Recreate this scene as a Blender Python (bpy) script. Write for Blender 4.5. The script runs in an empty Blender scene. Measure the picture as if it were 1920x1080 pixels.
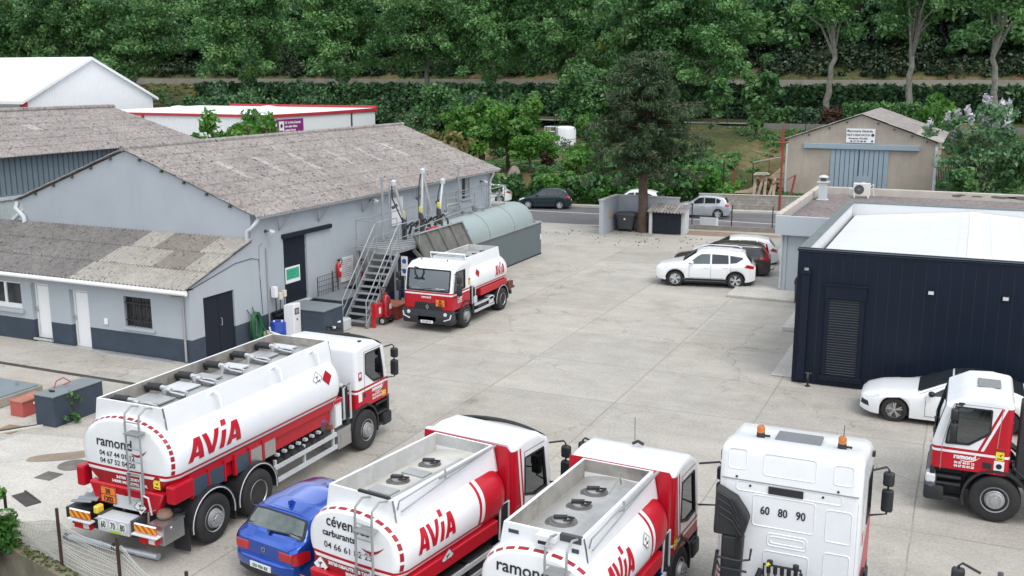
import bpy,bmesh,math,random
import numpy as np
from mathutils import Vector,Matrix
sc=bpy.context.scene
PI=math.pi
# ------------------------------------------------------------------ camera, world, sun, exposure
CAMH,YAW,PITCH,FPX=9.5,0.423,0.2067,1911.0
cam=bpy.data.objects.new('camera',bpy.data.cameras.new('camera'))
sc.collection.objects.link(cam)
cam.location=(0,0,CAMH)
cam.rotation_euler=(PI/2-PITCH,0.0,YAW)
cam.data.sensor_width=36.0
cam.data.lens=FPX/1920.0*36.0
cam.data.clip_end=3000
sc.camera=cam
SUN_EL,SUN_AZ=math.radians(56),math.radians(126)  # azimuth: direction the light comes from, clockwise from +Y
world=bpy.data.worlds.new("World")
sc.world=world
world.use_nodes=True
wn=world.node_tree
bg=wn.nodes['Background']
sky=wn.nodes.new('ShaderNodeTexSky')
sky.sky_type='NISHITA'
sky.sun_disc=False
sky.sun_elevation=SUN_EL
sky.sun_rotation=SUN_AZ
sky.air_density=1.0
sky.dust_density=3.0
# a bright broken cloud cover over the sky (procedural, on the sphere of directions)
tc=wn.nodes.new('ShaderNodeTexCoord')
mp=wn.nodes.new('ShaderNodeMapping'); mp.inputs['Scale'].default_value=(1.0,1.0,2.2)
nz=wn.nodes.new('ShaderNodeTexNoise'); nz.inputs['Scale'].default_value=2.6; nz.inputs['Detail'].default_value=6
rp=wn.nodes.new('ShaderNodeValToRGB')
rp.color_ramp.elements[0].position=0.36; rp.color_ramp.elements[1].position=0.60
mx=wn.nodes.new('ShaderNodeMixRGB'); mx.inputs['Color2'].default_value=(12.0,12.6,13.2,1)
wn.links.new(tc.outputs['Generated'],mp.inputs['Vector'])
wn.links.new(mp.outputs['Vector'],nz.inputs['Vector'])
wn.links.new(nz.outputs['Fac'],rp.inputs['Fac'])
wn.links.new(rp.outputs['Color'],mx.inputs['Fac'])
wn.links.new(sky.outputs['Color'],mx.inputs['Color1'])
wn.links.new(mx.outputs['Color'],bg.inputs['Color'])
bg.inputs['Strength'].default_value=0.122
sl=bpy.data.lights.new('sun','SUN'); sl.energy=1.0; sl.angle=math.radians(28); sl.color=(1.0,0.965,0.91)
sun=bpy.data.objects.new('sun',sl); sc.collection.objects.link(sun)
sun.rotation_euler=(PI/2-SUN_EL,0,PI-SUN_AZ)
sc.view_settings.view_transform='Standard'
sc.view_settings.look='None'
sc.view_settings.exposure=0.36
sc.view_settings.gamma=1.0
sc.cycles.max_bounces=6
sc.cycles.transparent_max_bounces=12
# ------------------------------------------------------------------ helpers
C=sc.collection
random.seed(7)
rng=np.random.default_rng(11)
def lin(c):
    """sRGB 0-255 -> linear"""
    out=[]
    for v in c:
        v=v/255.0
        out.append(v/12.92 if v <= 0.04045 else((v+0.055)/1.055)**2.4)
    return tuple(out)
_R=None
def _ray(px,py):
    global _R
    if _R is None:
        cy,sy=math.cos(YAW),math.sin(YAW); cp,sp=math.cos(PITCH),math.sin(PITCH)
        f=Vector((-sy*cp,cy*cp,-sp)); r=Vector((cy,sy,0)); _R=(r,f.cross(r),f)
    r,d,f=_R
    return r*((px-960)/FPX)+d*((py-540)/FPX)+f
def at(px,py,z=0.0):  # measured point of the photograph on the level z
    v=_ray(px,py); t=(z-CAMH)/v.z
    return Vector((v.x*t,v.y*t,z))
def at_depth(px,py,dist):  # measured point at a horizontal distance
    v=_ray(px,py); t=dist/math.hypot(v.x,v.y)
    return Vector((v.x*t,v.y*t,CAMH+v.z*t))
def at_y(px,py,Y):
    v=_ray(px,py); t=Y/v.y
    return Vector((v.x*t,Y,CAMH+v.z*t))
def link(o,parent=None):
    C.objects.link(o)
    if parent is not None:o.parent=parent
    return o
def tag(o,label,cat,group=None,kind=None):
    if label:o['label']=label
    if cat:o['category']=cat
    if group:o['group']=group
    if kind:o['kind']=kind
    return o
def thing(name,label,cat,loc=(0,0,0),rz=0.0,group=None):
    o=bpy.data.objects.new(name,None); C.objects.link(o)
    o.empty_display_size=0.2
    o.location=loc; o.rotation_euler=(0,0,rz)
    return tag(o,label,cat,group)
def children_of(o):return[c for c in C.objects if c.parent==o]
def copy_tree(o,parent=None,kids=None):
    if kids is None:
        kids={}
        for c in C.objects:
            if c.parent is not None:kids.setdefault(c.parent.name,[]).append(c)
    c=o.copy(); C.objects.link(c)
    if parent is not None:c.parent=parent
    for ch in kids.get(o.name,[]):copy_tree(ch,c,kids)
    return c
class MB:
    """collects faces for ONE mesh object"""
    def __init__(s,M=None):
        s.v=[]; s.f=[]; s.m=[]; s.M=M
    def add(s,vs,fs,m=0):
        b=len(s.v)
        if s.M is not None:vs=[s.M @ Vector(v) for v in vs]
        s.v +=[tuple(v) for v in vs]
        for f in fs:
            s.f.append([b+i for i in f]); s.m.append(m)
        return s
    def box(s,x0,x1,y0,y1,z0,z1,m=0):
        vs=[(x,y,z) for z in(z0,z1) for y in(y0,y1) for x in(x0,x1)]
        fs=[(0,2,3,1),(4,5,7,6),(0,1,5,4),(2,6,7,3),(0,4,6,2),(1,3,7,5)]
        return s.add(vs,fs,m)
    def obox(s,a,b,w,h,m=0,up=(0,0,1)):
        """bar from a to b with width w (across) and height h"""
        a=Vector(a); b=Vector(b); d=(b-a).normalized(); u=Vector(up)
        if abs(d.dot(u))>.98:u=Vector((0,1,0))
        r=d.cross(u).normalized(); u=r.cross(d)
        vs=[]
        for p in(a,b):
            for i,j in((-1,-1),(1,-1),(1,1),(-1,1)):
                vs.append(p+r*(i*w/2)+u*(j*h/2))
        return s.add(vs,[(3,2,1,0),(4,5,6,7),(0,1,5,4),(1,2,6,5),(2,3,7,6),(3,0,4,7)],m)
    def cyl(s,a,b,r0,r1=None,n=12,m=0,caps=True):
        if r1 is None:r1=r0
        a=Vector(a); b=Vector(b); d=(b-a).normalized()
        u=Vector((0,0,1)) if abs(d.z)<.9 else Vector((1,0,0))
        x=d.cross(u).normalized(); y=d.cross(x)
        vs=[]
        for p,r in((a,r0),(b,r1)):
            for i in range(n):
                t=2*PI*i/n; vs.append(p+x*(r*math.cos(t))+y*(r*math.sin(t)))
        fs=[(i,(i+1)%n,n+(i+1)%n,n+i) for i in range(n)]
        if caps:fs +=[tuple(reversed(range(n))),tuple(range(n,2*n))]
        return s.add(vs,fs,m)
    def tube(s,pts,r,n=8,m=0,closed=False):
        pts=[Vector(p) for p in pts]; k=len(pts); vs=[]; x=None
        for i,p in enumerate(pts):
            if closed:d=(pts[(i+1)%k]-pts[i-1])
            else:d=pts[min(i+1,k-1)]-pts[max(i-1,0)]
            d.normalize()
            if x is None:
                u=Vector((0,0,1)) if abs(d.z)<.9 else Vector((1,0,0)); x=d.cross(u).normalized()
            else:
                x=(x-d*x.dot(d)); x=x.normalized() if x.length>1e-6 else d.orthogonal().normalized()
            y=d.cross(x)
            rr=r[i] if isinstance(r,(list,tuple)) else r
            for j in range(n):
                t=2*PI*j/n; vs.append(p+x*(rr*math.cos(t))+y*(rr*math.sin(t)))
        fs=[]
        for i in range(k if closed else k-1):
            a=i*n; b=((i+1)%k)*n
            fs +=[(a+j,a+(j+1)%n,b+(j+1)%n,b+j) for j in range(n)]
        if not closed:fs +=[tuple(reversed(range(n))),tuple(range((k-1)*n,k*n))]
        return s.add(vs,fs,m)
    def lathe(s,prof,M=None,n=24,m=0,ms=None):
        """profile [(r,z)] round local z, placed by matrix M"""
        M=M or Matrix.Identity(4); vs=[]; fs=[]; mm=[]
        k=len(prof)
        for(r,z) in prof:
            for j in range(n):
                t=2*PI*j/n; vs.append(M @ Vector((r*math.cos(t),r*math.sin(t),z)))
        for i in range(k-1):
            for j in range(n):
                fs.append((i*n+j,i*n+(j+1)%n,(i+1)*n+(j+1)%n,(i+1)*n+j)); mm.append(ms[i] if ms else m)
        b=len(s.v); s.add(vs,fs,m); s.m[-len(fs):]=mm
        if prof[0][0]>1e-4:s.f.append([b+j for j in reversed(range(n))]); s.m.append(ms[0] if ms else m)
        if prof[-1][0]>1e-4:s.f.append([b+(k-1)*n+j for j in range(n)]); s.m.append(ms[-1] if ms else m)
        return s
    def prism(s,poly,axis,a,b,m=0):
        """polygon in the two other axes (in order x,y,z) extruded along axis from a to b"""
        n=len(poly)
        def mk(p,t):
            if axis==0:return(t,p[0],p[1])
            if axis==1:return(p[0],t,p[1])
            return(p[0],p[1],t)
        vs=[mk(p,a) for p in poly]+[mk(p,b) for p in poly]
        fs=[tuple(reversed(range(n))),tuple(range(n,2*n))]+[(i,(i+1)%n,n+(i+1)%n,n+i) for i in range(n)]
        return s.add(vs,fs,m)
    def loft(s,rings,m=0,cap0=True,cap1=True):
        n=len(rings[0]); vs=[p for r in rings for p in r]; fs=[]
        for i in range(len(rings)-1):
            fs +=[(i*n+j,i*n+(j+1)%n,(i+1)*n+(j+1)%n,(i+1)*n+j) for j in range(n)]
        if cap0:fs.append(tuple(reversed(range(n))))
        if cap1:fs.append(tuple(range((len(rings)-1)*n,len(rings)*n)))
        return s.add(vs,fs,m)
    def bm(s):
        bm=bmesh.new(); vs=[bm.verts.new(v) for v in s.v]
        for f,m in zip(s.f,s.m):
            try:
                fc=bm.faces.new([vs[i] for i in f]); fc.material_index=m
            except ValueError:pass
        return bm
    def build(s,name,mats,parent=None,smooth=None,bevel=0.0,seg=1,weld=False):
        return finish(s.bm(),name,mats,parent,smooth,bevel,seg,weld)
def finish(bm,name,mats,parent=None,smooth=None,bevel=0.0,seg=1,weld=False):
    if weld:bmesh.ops.remove_doubles(bm,verts=bm.verts,dist=1e-4)
    bmesh.ops.recalc_face_normals(bm,faces=bm.faces)
    if bevel>0:
        ed=[e for e in bm.edges if len(e.link_faces)==2 and e.calc_face_angle(0)>0.6]
        bmesh.ops.bevel(bm,geom=ed,offset=bevel,segments=seg,affect='EDGES',clamp_overlap=True,profile=.5)
    me=bpy.data.meshes.new(name); bm.to_mesh(me); bm.free()
    if not isinstance(mats,(list,tuple)):mats=[mats]
    for m in mats:me.materials.append(m)
    if smooth:
        me.polygons.foreach_set('use_smooth',[True]*len(me.polygons))
        me.set_sharp_from_angle(angle=math.radians(smooth if smooth>1 else 40))
    o=bpy.data.objects.new(name,me)
    return link(o,parent)
def cut(bm,co,no):
    bmesh.ops.bisect_plane(bm,geom=bm.verts[:]+bm.edges[:]+bm.faces[:],dist=1e-5,plane_co=co,plane_no=no)
def text_bm(body,size,bold=0.0,align='CENTER',sx=1.0,shear=0.0,extrude=0.0):
    """lettering laid in the local xy plane, origin at the middle of the line (x) and the baseline (y)"""
    cu=bpy.data.curves.new('lettering','FONT'); cu.body=body; cu.size=size; cu.align_x=align
    cu.offset=bold; cu.shear=shear; cu.resolution_u=3; cu.extrude=extrude
    ob=bpy.data.objects.new('lettering',cu); C.objects.link(ob)
    dg=bpy.context.evaluated_depsgraph_get(); dg.update()
    me=bpy.data.meshes.new_from_object(ob.evaluated_get(dg))
    bm=bmesh.new(); bm.from_mesh(me)
    bpy.data.objects.remove(ob); bpy.data.curves.remove(cu); bpy.data.meshes.remove(me)
    for v in bm.verts:v.co.x *= sx
    return bm
def text(body,size,M,m,parent,bold=0.0,sx=1.0,name='lettering',shear=0.0,fn=None,cuts=0,align='CENTER'):
    bm=text_bm(body,size,bold,align,sx,shear)
    if cuts:
        xs=[v.co.x for v in bm.verts]; ys=[v.co.y for v in bm.verts]
        for i in range(1,cuts):cut(bm,(0,min(ys)+(max(ys)-min(ys))*i/cuts,0),(0,1,0))
        for i in range(1,cuts*2):cut(bm,(min(xs)+(max(xs)-min(xs))*i/(cuts*2),0,0),(1,0,0))
    for v in bm.verts:
        v.co=fn(v.co) if fn else M @ v.co
    return finish(bm,name,m,parent)
def face_M(origin,xdir,zdir=(0,0,1)):
    """matrix that lays lettering: local x -> xdir, local y -> zdir"""
    x=Vector(xdir).normalized(); y=Vector(zdir).normalized(); z=x.cross(y)
    M=Matrix.Identity(4)
    for i in range(3):
        M[i][0],M[i][1],M[i][2],M[i][3]=x[i],y[i],z[i],origin[i]
    return M
# ------------------------------------------------------------------ materials
def nodes_of(name):
    m=bpy.data.materials.new(name); m.use_nodes=True
    nt=m.node_tree; return m,nt,nt.nodes['Principled BSDF']
def N(nt,t,**k):
    n=nt.nodes.new(t)
    for a,b in k.items():
        if a in n.inputs:n.inputs[a].default_value=b
        else:setattr(n,a,b)
    return n
def mat(name,col,rough=.5,metal=0.0,var=.12,scale=2.0,bump=0.0,bscale=60.0,coat=0.0,dirt=0.0,spec=None,streak=0.0,dirtcol=(.16,.14,.11)):
    """painted / bare material with a little wear: colour noise, dirt blotches, optional rain streaks, fine bump"""
    m,nt,b=nodes_of(name)
    tc=N(nt,'ShaderNodeTexCoord')
    nz=N(nt,'ShaderNodeTexNoise',Scale=scale,Detail=5.0,Roughness=.6)
    nt.links.new(tc.outputs['Object'],nz.inputs['Vector'])
    mr=N(nt,'ShaderNodeMapRange'); mr.inputs[1].default_value=.25; mr.inputs[2].default_value=.75
    mr.inputs[3].default_value=1-var; mr.inputs[4].default_value=1+var*.6
    nt.links.new(nz.outputs['Fac'],mr.inputs[0])
    mul=N(nt,'ShaderNodeVectorMath',operation='SCALE'); mul.inputs[0].default_value=col
    nt.links.new(mr.outputs[0],mul.inputs['Scale'])
    out=mul.outputs[0]
    if dirt>0 or streak>0:
        n2=N(nt,'ShaderNodeTexNoise',Scale=1.3 if not streak else 4.0,Detail=7.0,Roughness=.7)
        if streak:
            mpn=N(nt,'ShaderNodeMapping'); mpn.inputs['Scale'].default_value=(1.5,1.5,.12)
            nt.links.new(tc.outputs['Object'],mpn.inputs['Vector']); nt.links.new(mpn.outputs[0],n2.inputs['Vector'])
        else:nt.links.new(tc.outputs['Object'],n2.inputs['Vector'])
        r2=N(nt,'ShaderNodeMapRange'); r2.inputs[1].default_value=.48; r2.inputs[2].default_value=.8
        r2.inputs[4].default_value=max(dirt,streak)
        nt.links.new(n2.outputs['Fac'],r2.inputs[0])
        mxn=N(nt,'ShaderNodeMixRGB'); mxn.inputs['Color2'].default_value=(*dirtcol,1)
        nt.links.new(r2.outputs[0],mxn.inputs['Fac']); nt.links.new(out,mxn.inputs['Color1']); out=mxn.outputs[0]
    nt.links.new(out,b.inputs['Base Color'])
    b.inputs['Roughness'].default_value=rough; b.inputs['Metallic'].default_value=metal
    if coat:b.inputs['Coat Weight'].default_value=coat; b.inputs['Coat Roughness'].default_value=.06
    if spec is not None:b.inputs['Specular IOR Level'].default_value=spec
    if bump:
        n3=N(nt,'ShaderNodeTexNoise',Scale=bscale,Detail=3.0)
        nt.links.new(tc.outputs['Object'],n3.inputs['Vector'])
        bp=N(nt,'ShaderNodeBump',Strength=bump,Distance=.02)
        nt.links.new(n3.outputs['Fac'],bp.inputs['Height']); nt.links.new(bp.outputs[0],b.inputs['Normal'])
    return m
def glass_mat(name,tint,amount=.5,rough=.03):
    """window glass: part tinted see-through, part mirror of the sky"""
    m=bpy.data.materials.new(name); m.use_nodes=True; nt=m.node_tree; nt.nodes.clear()
    o=N(nt,'ShaderNodeOutputMaterial'); t=N(nt,'ShaderNodeBsdfTransparent',Color=(*tint,1))
    g=N(nt,'ShaderNodeBsdfGlossy',Roughness=rough); g.inputs['Color'].default_value=(.9,.95,1,1)
    f=N(nt,'ShaderNodeFresnel',IOR=1.6)
    mr=N(nt,'ShaderNodeMapRange'); mr.inputs[3].default_value=amount*.35; mr.inputs[4].default_value=1.0
    nt.links.new(f.outputs[0],mr.inputs[0])
    x=N(nt,'ShaderNodeMixShader'); nt.links.new(mr.outputs[0],x.inputs[0])
    nt.links.new(t.outputs[0],x.inputs[1]); nt.links.new(g.outputs[0],x.inputs[2]); nt.links.new(x.outputs[0],o.inputs[0])
    return m
WHITE=mat('white_truck_paint',(.80,.82,.84),.32,var=.04,coat=.4,dirt=.16,dirtcol=(.46,.44,.41))
WHITECAR=mat('white_car_paint',(.82,.84,.85),.25,var=.02,coat=.6)
RED=mat('red_truck_paint',(.46,.006,.020),.38,var=.06,coat=.15,dirt=.10,spec=.35)
REDD=mat('dark_red_paint',(.33,.012,.02),.4,var=.08,dirt=.15)
BLACK=mat('black_plastic',(.018,.02,.023),.55,var=.25,dirt=.2,dirtcol=(.12,.11,.10))
RUBBER=mat('tyre_rubber',(.022,.022,.023),.8,var=.25,dirt=.35,dirtcol=(.10,.095,.085),bump=.2)
STEEL=mat('stainless_steel',(.55,.56,.57),.3,.9,var=.12,dirt=.25)
ALU=mat('aluminium',(.62,.63,.64),.42,.7,var=.12,dirt=.2)
RIM=mat('wheel_silver',(.42,.43,.44),.4,.5,var=.1,dirt=.25)
GALV=mat('galvanised_steel',(.36,.38,.39),.55,.4,var=.18,dirt=.25)
DGREY=mat('dark_grey_plastic',(.06,.065,.07),.6,var=.2)
GREY=mat('grey_plastic',(.30,.31,.32),.55,var=.1,dirt=.15)
ORANGE=mat('orange_plate',(.80,.20,.03),.5,var=.05)
YELLOW=mat('yellow_sticker',(.80,.68,.05),.5,var=.05)
INK=mat('black_lettering',(.012,.015,.02),.5,var=.05)
WINK=mat('white_lettering',(.82,.82,.82),.5,var=.03)
AMBER=mat('amber_lens',(.50,.14,.012),.2,var=.1,coat=.5)
REDLENS=mat('red_lamp_lens',(.45,.01,.015),.15,var=.1,coat=.6)
CLEAR=mat('clear_lamp_lens',(.72,.75,.78),.12,.2,var=.1,coat=.6)
GLASS=glass_mat('window_glass',(.50,.58,.56),.35)
CARGLASS=mat('dark_car_glass',(.022,.028,.030),.04,var=.2,spec=.9)
HOUSEGLASS=mat('dark_house_glass',(.03,.035,.04),.06,var=.3,spec=.7)
SEATM=mat('seat_cloth',(.05,.05,.055),.8)
DASH=mat('cab_trim',(.07,.075,.07),.7)
# ------------------------------------------------------------------ ground materials
def concrete_mat(name,base,joints_x=(),joints_y=(),dark=.55):
    m,nt,b=nodes_of(name); L=nt.links
    tc=N(nt,'ShaderNodeTexCoord'); pos=tc.outputs['Object']
    big=N(nt,'ShaderNodeTexNoise',Scale=.16,Detail=4.0,Roughness=.6); L.new(pos,big.inputs['Vector'])
    mid=N(nt,'ShaderNodeTexNoise',Scale=.9,Detail=8.0,Roughness=.72); L.new(pos,mid.inputs['Vector'])
    fin=N(nt,'ShaderNodeTexNoise',Scale=14.0,Detail=6.0,Roughness=.8); L.new(pos,fin.inputs['Vector'])
    mps=N(nt,'ShaderNodeMapping'); mps.inputs['Scale'].default_value=(.12,1.6,1); mps.inputs['Rotation'].default_value=(0,0,.25)
    L.new(pos,mps.inputs['Vector'])
    stk=N(nt,'ShaderNodeTexNoise',Scale=1.0,Detail=6.0,Roughness=.65); L.new(mps.outputs[0],stk.inputs['Vector'])
    def mr(src,a,c,lo,hi):
        n=N(nt,'ShaderNodeMapRange'); n.inputs[1].default_value=a; n.inputs[2].default_value=c
        n.inputs[3].default_value=lo; n.inputs[4].default_value=hi; L.new(src,n.inputs[0]); return n.outputs[0]
    def mm(op,a,c):
        n=N(nt,'ShaderNodeMath',operation=op)
        for i,s in enumerate((a,c)):
            if isinstance(s,(int,float)):n.inputs[i].default_value=s
            else:L.new(s,n.inputs[i])
        return n.outputs[0]
    f=mm('MULTIPLY',mr(big.outputs['Fac'],.3,.7,.92,1.05),mr(mid.outputs['Fac'],.30,.70,.84,1.08))
    f=mm('MULTIPLY',f,mr(fin.outputs['Fac'],.34,.66,.76,1.16))
    f=mm('MULTIPLY',f,mr(stk.outputs['Fac'],.35,.62,.94,1.02))
    sep=N(nt,'ShaderNodeSeparateXYZ'); L.new(pos,sep.inputs[0])
    wob=mm('MULTIPLY',mm('SUBTRACT',mid.outputs['Fac'],.5),.10)
    px=mm('ADD',sep.outputs[0],wob); py=mm('ADD',sep.outputs[1],wob)
    # slabs between the joints differ a little
    vx=mm('FLOOR',mm('DIVIDE',mm('ADD',sep.outputs[0],.53),4.17),0); vy=mm('FLOOR',mm('DIVIDE',mm('SUBTRACT',sep.outputs[1],27.5),3.7),0)
    cmb=N(nt,'ShaderNodeCombineXYZ'); L.new(vx,cmb.inputs[0]); L.new(vy,cmb.inputs[1])
    wn_=N(nt,'ShaderNodeTexWhiteNoise'); L.new(cmb.outputs[0],wn_.inputs['Vector'])
    if joints_x or joints_y:f=mm('MULTIPLY',f,mr(wn_.outputs['Value'],0,1,.90,1.05))
    dmin=None
    for js,s in((joints_x,px),(joints_y,py)):
        for j in js:
            d=mm('ABSOLUTE',mm('SUBTRACT',s,j),0)
            dmin=d if dmin is None else mm('MINIMUM',dmin,d)
    col=N(nt,'ShaderNodeMixRGB'); col.inputs['Color1'].default_value=(*base,1)
    col.inputs['Color2'].default_value=(base[0]*.72,base[1]*.63,base[2]*.52,1)
    L.new(mr(big.outputs['Fac'],.52,.75,0,.45),col.inputs['Fac'])
    # brown and dark stains
    st=N(nt,'ShaderNodeTexNoise',Scale=.33,Detail=6.0,Roughness=.7); L.new(pos,st.inputs['Vector'])
    c2=N(nt,'ShaderNodeMixRGB'); c2.inputs['Color2'].default_value=(.17,.15,.125,1)
    L.new(mr(st.outputs['Fac'],.56,.76,0,.42),c2.inputs['Fac']); L.new(col.outputs[0],c2.inputs['Color1'])
    sc_=N(nt,'ShaderNodeVectorMath',operation='SCALE'); L.new(c2.outputs[0],sc_.inputs[0]); L.new(f,sc_.inputs['Scale'])
    out=sc_.outputs[0]
    so=N(nt,'ShaderNodeTexVoronoi',Scale=.55); L.new(pos,so.inputs['Vector'])
    rnd=N(nt,'ShaderNodeSeparateXYZ'); L.new(so.outputs['Color'],rnd.inputs[0])
    spot=mm('MULTIPLY',mr(mm('ADD',so.outputs['Distance'],mm('MULTIPLY',mid.outputs['Fac'],.22)),.13,.26,.5,0),mr(rnd.outputs[0],.45,.75,0,1))
    c4=N(nt,'ShaderNodeMixRGB'); c4.inputs['Color2'].default_value=(.15,.14,.125,1); L.new(spot,c4.inputs['Fac']); L.new(out,c4.inputs['Color1']); out=c4.outputs[0]
    # hairline cracks
    vo=N(nt,'ShaderNodeTexVoronoi',feature='DISTANCE_TO_EDGE',Scale=.16)
    wv=N(nt,'ShaderNodeVectorMath',operation='ADD'); wsc=N(nt,'ShaderNodeVectorMath',operation='SCALE'); wsc.inputs['Scale'].default_value=1.6
    L.new(mid.outputs['Color'],wsc.inputs[0]); L.new(pos,wv.inputs[0]); L.new(wsc.outputs[0],wv.inputs[1]); L.new(wv.outputs[0],vo.inputs['Vector'])
    ck=mm('MULTIPLY',mr(vo.outputs['Distance'],0.0,.004,.7,0),mr(big.outputs['Fac'],.42,.5,0,1))
    jt=ck if dmin is None else mm('MAXIMUM',ck,mm('MULTIPLY',mr(dmin,.008,.026,.62,0),mr(mid.outputs['Fac'],.35,.6,.25,1)))
    c3=N(nt,'ShaderNodeMixRGB'); c3.inputs['Color2'].default_value=(.10,.095,.08,1)
    L.new(jt,c3.inputs['Fac']); L.new(out,c3.inputs['Color1'])
    L.new(c3.outputs[0],b.inputs['Base Color']); b.inputs['Roughness'].default_value=.85; b.inputs['Specular IOR Level'].default_value=.25
    bp=N(nt,'ShaderNodeBump',Strength=.25,Distance=.01); L.new(fin.outputs['Fac'],bp.inputs['Height']); L.new(bp.outputs[0],b.inputs['Normal'])
    return m
YARD=concrete_mat('yard_concrete',(.44,.415,.37),(-17.2,-13.1,-9.05,-4.95,-.53,3.6),(17.9,21.85,27.5,31.2,39.3,47.5))
PALECON=concrete_mat('pale_concrete',(.53,.51,.465),(),(),.3)
LIGHTCON=concrete_mat('pavement_concrete',(.55,.53,.48))
STAIN=mat('earthy_stain',(.25,.205,.15),.9,var=.35,scale=1.6,bump=.3)
ASPHALT=mat('asphalt',(.125,.12,.125),.9,var=.2,scale=1.2,bump=.25,bscale=120,dirt=.25,dirtcol=(.20,.19,.18))
ROADPAINT=mat('road_paint',(.62,.62,.60),.7,var=.2,scale=8,dirt=.4,dirtcol=(.2,.2,.19))
def terrain_mat():
    m,nt,b=nodes_of('field_and_hillside'); L=nt.links
    tc=N(nt,'ShaderNodeTexCoord'); pos=tc.outputs['Object']
    n1=N(nt,'ShaderNodeTexNoise',Scale=.09,Detail=6.0,Roughness=.65); n2=N(nt,'ShaderNodeTexNoise',Scale=1.6,Detail=8.0,Roughness=.75)
    n3=N(nt,'ShaderNodeTexNoise',Scale=.22,Detail=6.0,Roughness=.7)
    for n in(n1,n2,n3):L.new(pos,n.inputs['Vector'])
    r=N(nt,'ShaderNodeValToRGB'); e=r.color_ramp.elements
    e[0].position=.36; e[0].color=(.075,.085,.036,1)
    e[1].position=.70; e[1].color=(.25,.20,.11,1)
    x=e.new(.47); x.color=(.09,.105,.042,1); x=e.new(.56); x.color=(.16,.145,.07,1)
    L.new(n1.outputs['Fac'],r.inputs['Fac'])
    # bare reddish soil patches
    mr=N(nt,'ShaderNodeMapRange'); mr.inputs[1].default_value=.56; mr.inputs[2].default_value=.64; L.new(n3.outputs['Fac'],mr.inputs[0])
    mixs=N(nt,'ShaderNodeMixRGB'); mixs.inputs['Color2'].default_value=(.23,.14,.085,1)
    L.new(mr.outputs[0],mixs.inputs['Fac']); L.new(r.outputs['Color'],mixs.inputs['Color1'])
    # wooded hillside floor above the railway wall
    sep=N(nt,'ShaderNodeSeparateXYZ'); L.new(pos,sep.inputs[0])
    h=N(nt,'ShaderNodeMapRange'); h.inputs[1].default_value=130; h.inputs[2].default_value=134; L.new(sep.outputs[1],h.inputs[0])
    mixh=N(nt,'ShaderNodeMixRGB'); mixh.inputs['Color2'].default_value=(.045,.042,.026,1)
    L.new(h.outputs[0],mixh.inputs['Fac']); L.new(mixs.outputs[0],mixh.inputs['Color1'])
    s=N(nt,'ShaderNodeMapRange'); s.inputs[1].default_value=.3; s.inputs[2].default_value=.7; s.inputs[3].default_value=.55; s.inputs[4].default_value=1.3
    L.new(n2.outputs['Fac'],s.inputs[0])
    v=N(nt,'ShaderNodeVectorMath',operation='SCALE'); L.new(mixh.outputs[0],v.inputs[0]); L.new(s.outputs[0],v.inputs['Scale'])
    L.new(v.outputs[0],b.inputs['Base Color']); b.inputs['Roughness'].default_value=.95; b.inputs['Specular IOR Level'].default_value=.1
    bp=N(nt,'ShaderNodeBump',Strength=.9,Distance=.25); L.new(n2.outputs['Fac'],bp.inputs['Height']); L.new(bp.outputs[0],b.inputs['Normal'])
    return m
def road_near(x):return 62.9+.115*(x+10.8)
def road_far(x):return 71.6+.15*(x+12)
def tz(x,y):
    u=y-(road_far(x)+1.55)
    if u <= 0:z=-.02
    else:
        k=min(1,max(0,(x+50)/16)) ; k=k*k*(3-2*k)  # flat industrial land to the left
        z=min(.9,u*3.0) if x>-17.5 else min(1.9,u*.6)
        top=4.6
        z +=(top-z)*min(1,max(0,(y-79)/21))**1.15
        z=z*k+(-.02)*(1-k) if y<96 else z*k+(top*min(1,(y-96)/8) if y<104 else top)*(1-k)
    if y>107:z=4.6+(7.9-4.6)*min(1,(y-107)/21)
    if y>130:z=9.0+.62*(y-130)
    # the yard ends at a low edge in the left foreground
    return z
def fence_y(x):return 13.28-.24*(x+15.7)
def build_terrain():
    xs=np.unique(np.concatenate([np.linspace(-420,-60,25),np.linspace(-60,40,68),np.linspace(40,300,18)]))
    ys=np.unique(np.concatenate([np.array([-40,-10,5.0,9.0]),np.linspace(10,66,30),np.linspace(66,84,55),np.linspace(84,129.5,40),np.array([129.9,130.05]),np.linspace(132,330,40)]))
    vs=[]; fs=[]
    r=random.Random(3)
    for y in ys:
        for x in xs:
            z=tz(x,y)
            if y>133:z += r.uniform(-.8,.8)
            elif y>80 and z>.5:z += r.uniform(-.12,.12)
            if y<fence_y(x)+1.4 and x<-8:z=-1.7
            vs.append((x,y,z))
    n=len(xs)
    for j in range(len(ys)-1):
        for i in range(n-1):fs.append((j*n+i,j*n+i+1,(j+1)*n+i+1,(j+1)*n+i))
    mb=MB(); mb.add(vs,fs)
    o=mb.build('terrain',terrain_mat(),smooth=60); o['kind']='structure'
    return o
build_terrain()
def sheet(name,poly,z,m):
    mb=MB(); mb.add([(p[0],p[1],z) for p in poly],[tuple(range(len(poly)))])
    o=mb.build(name,m); o['kind']='structure'; return o
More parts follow.
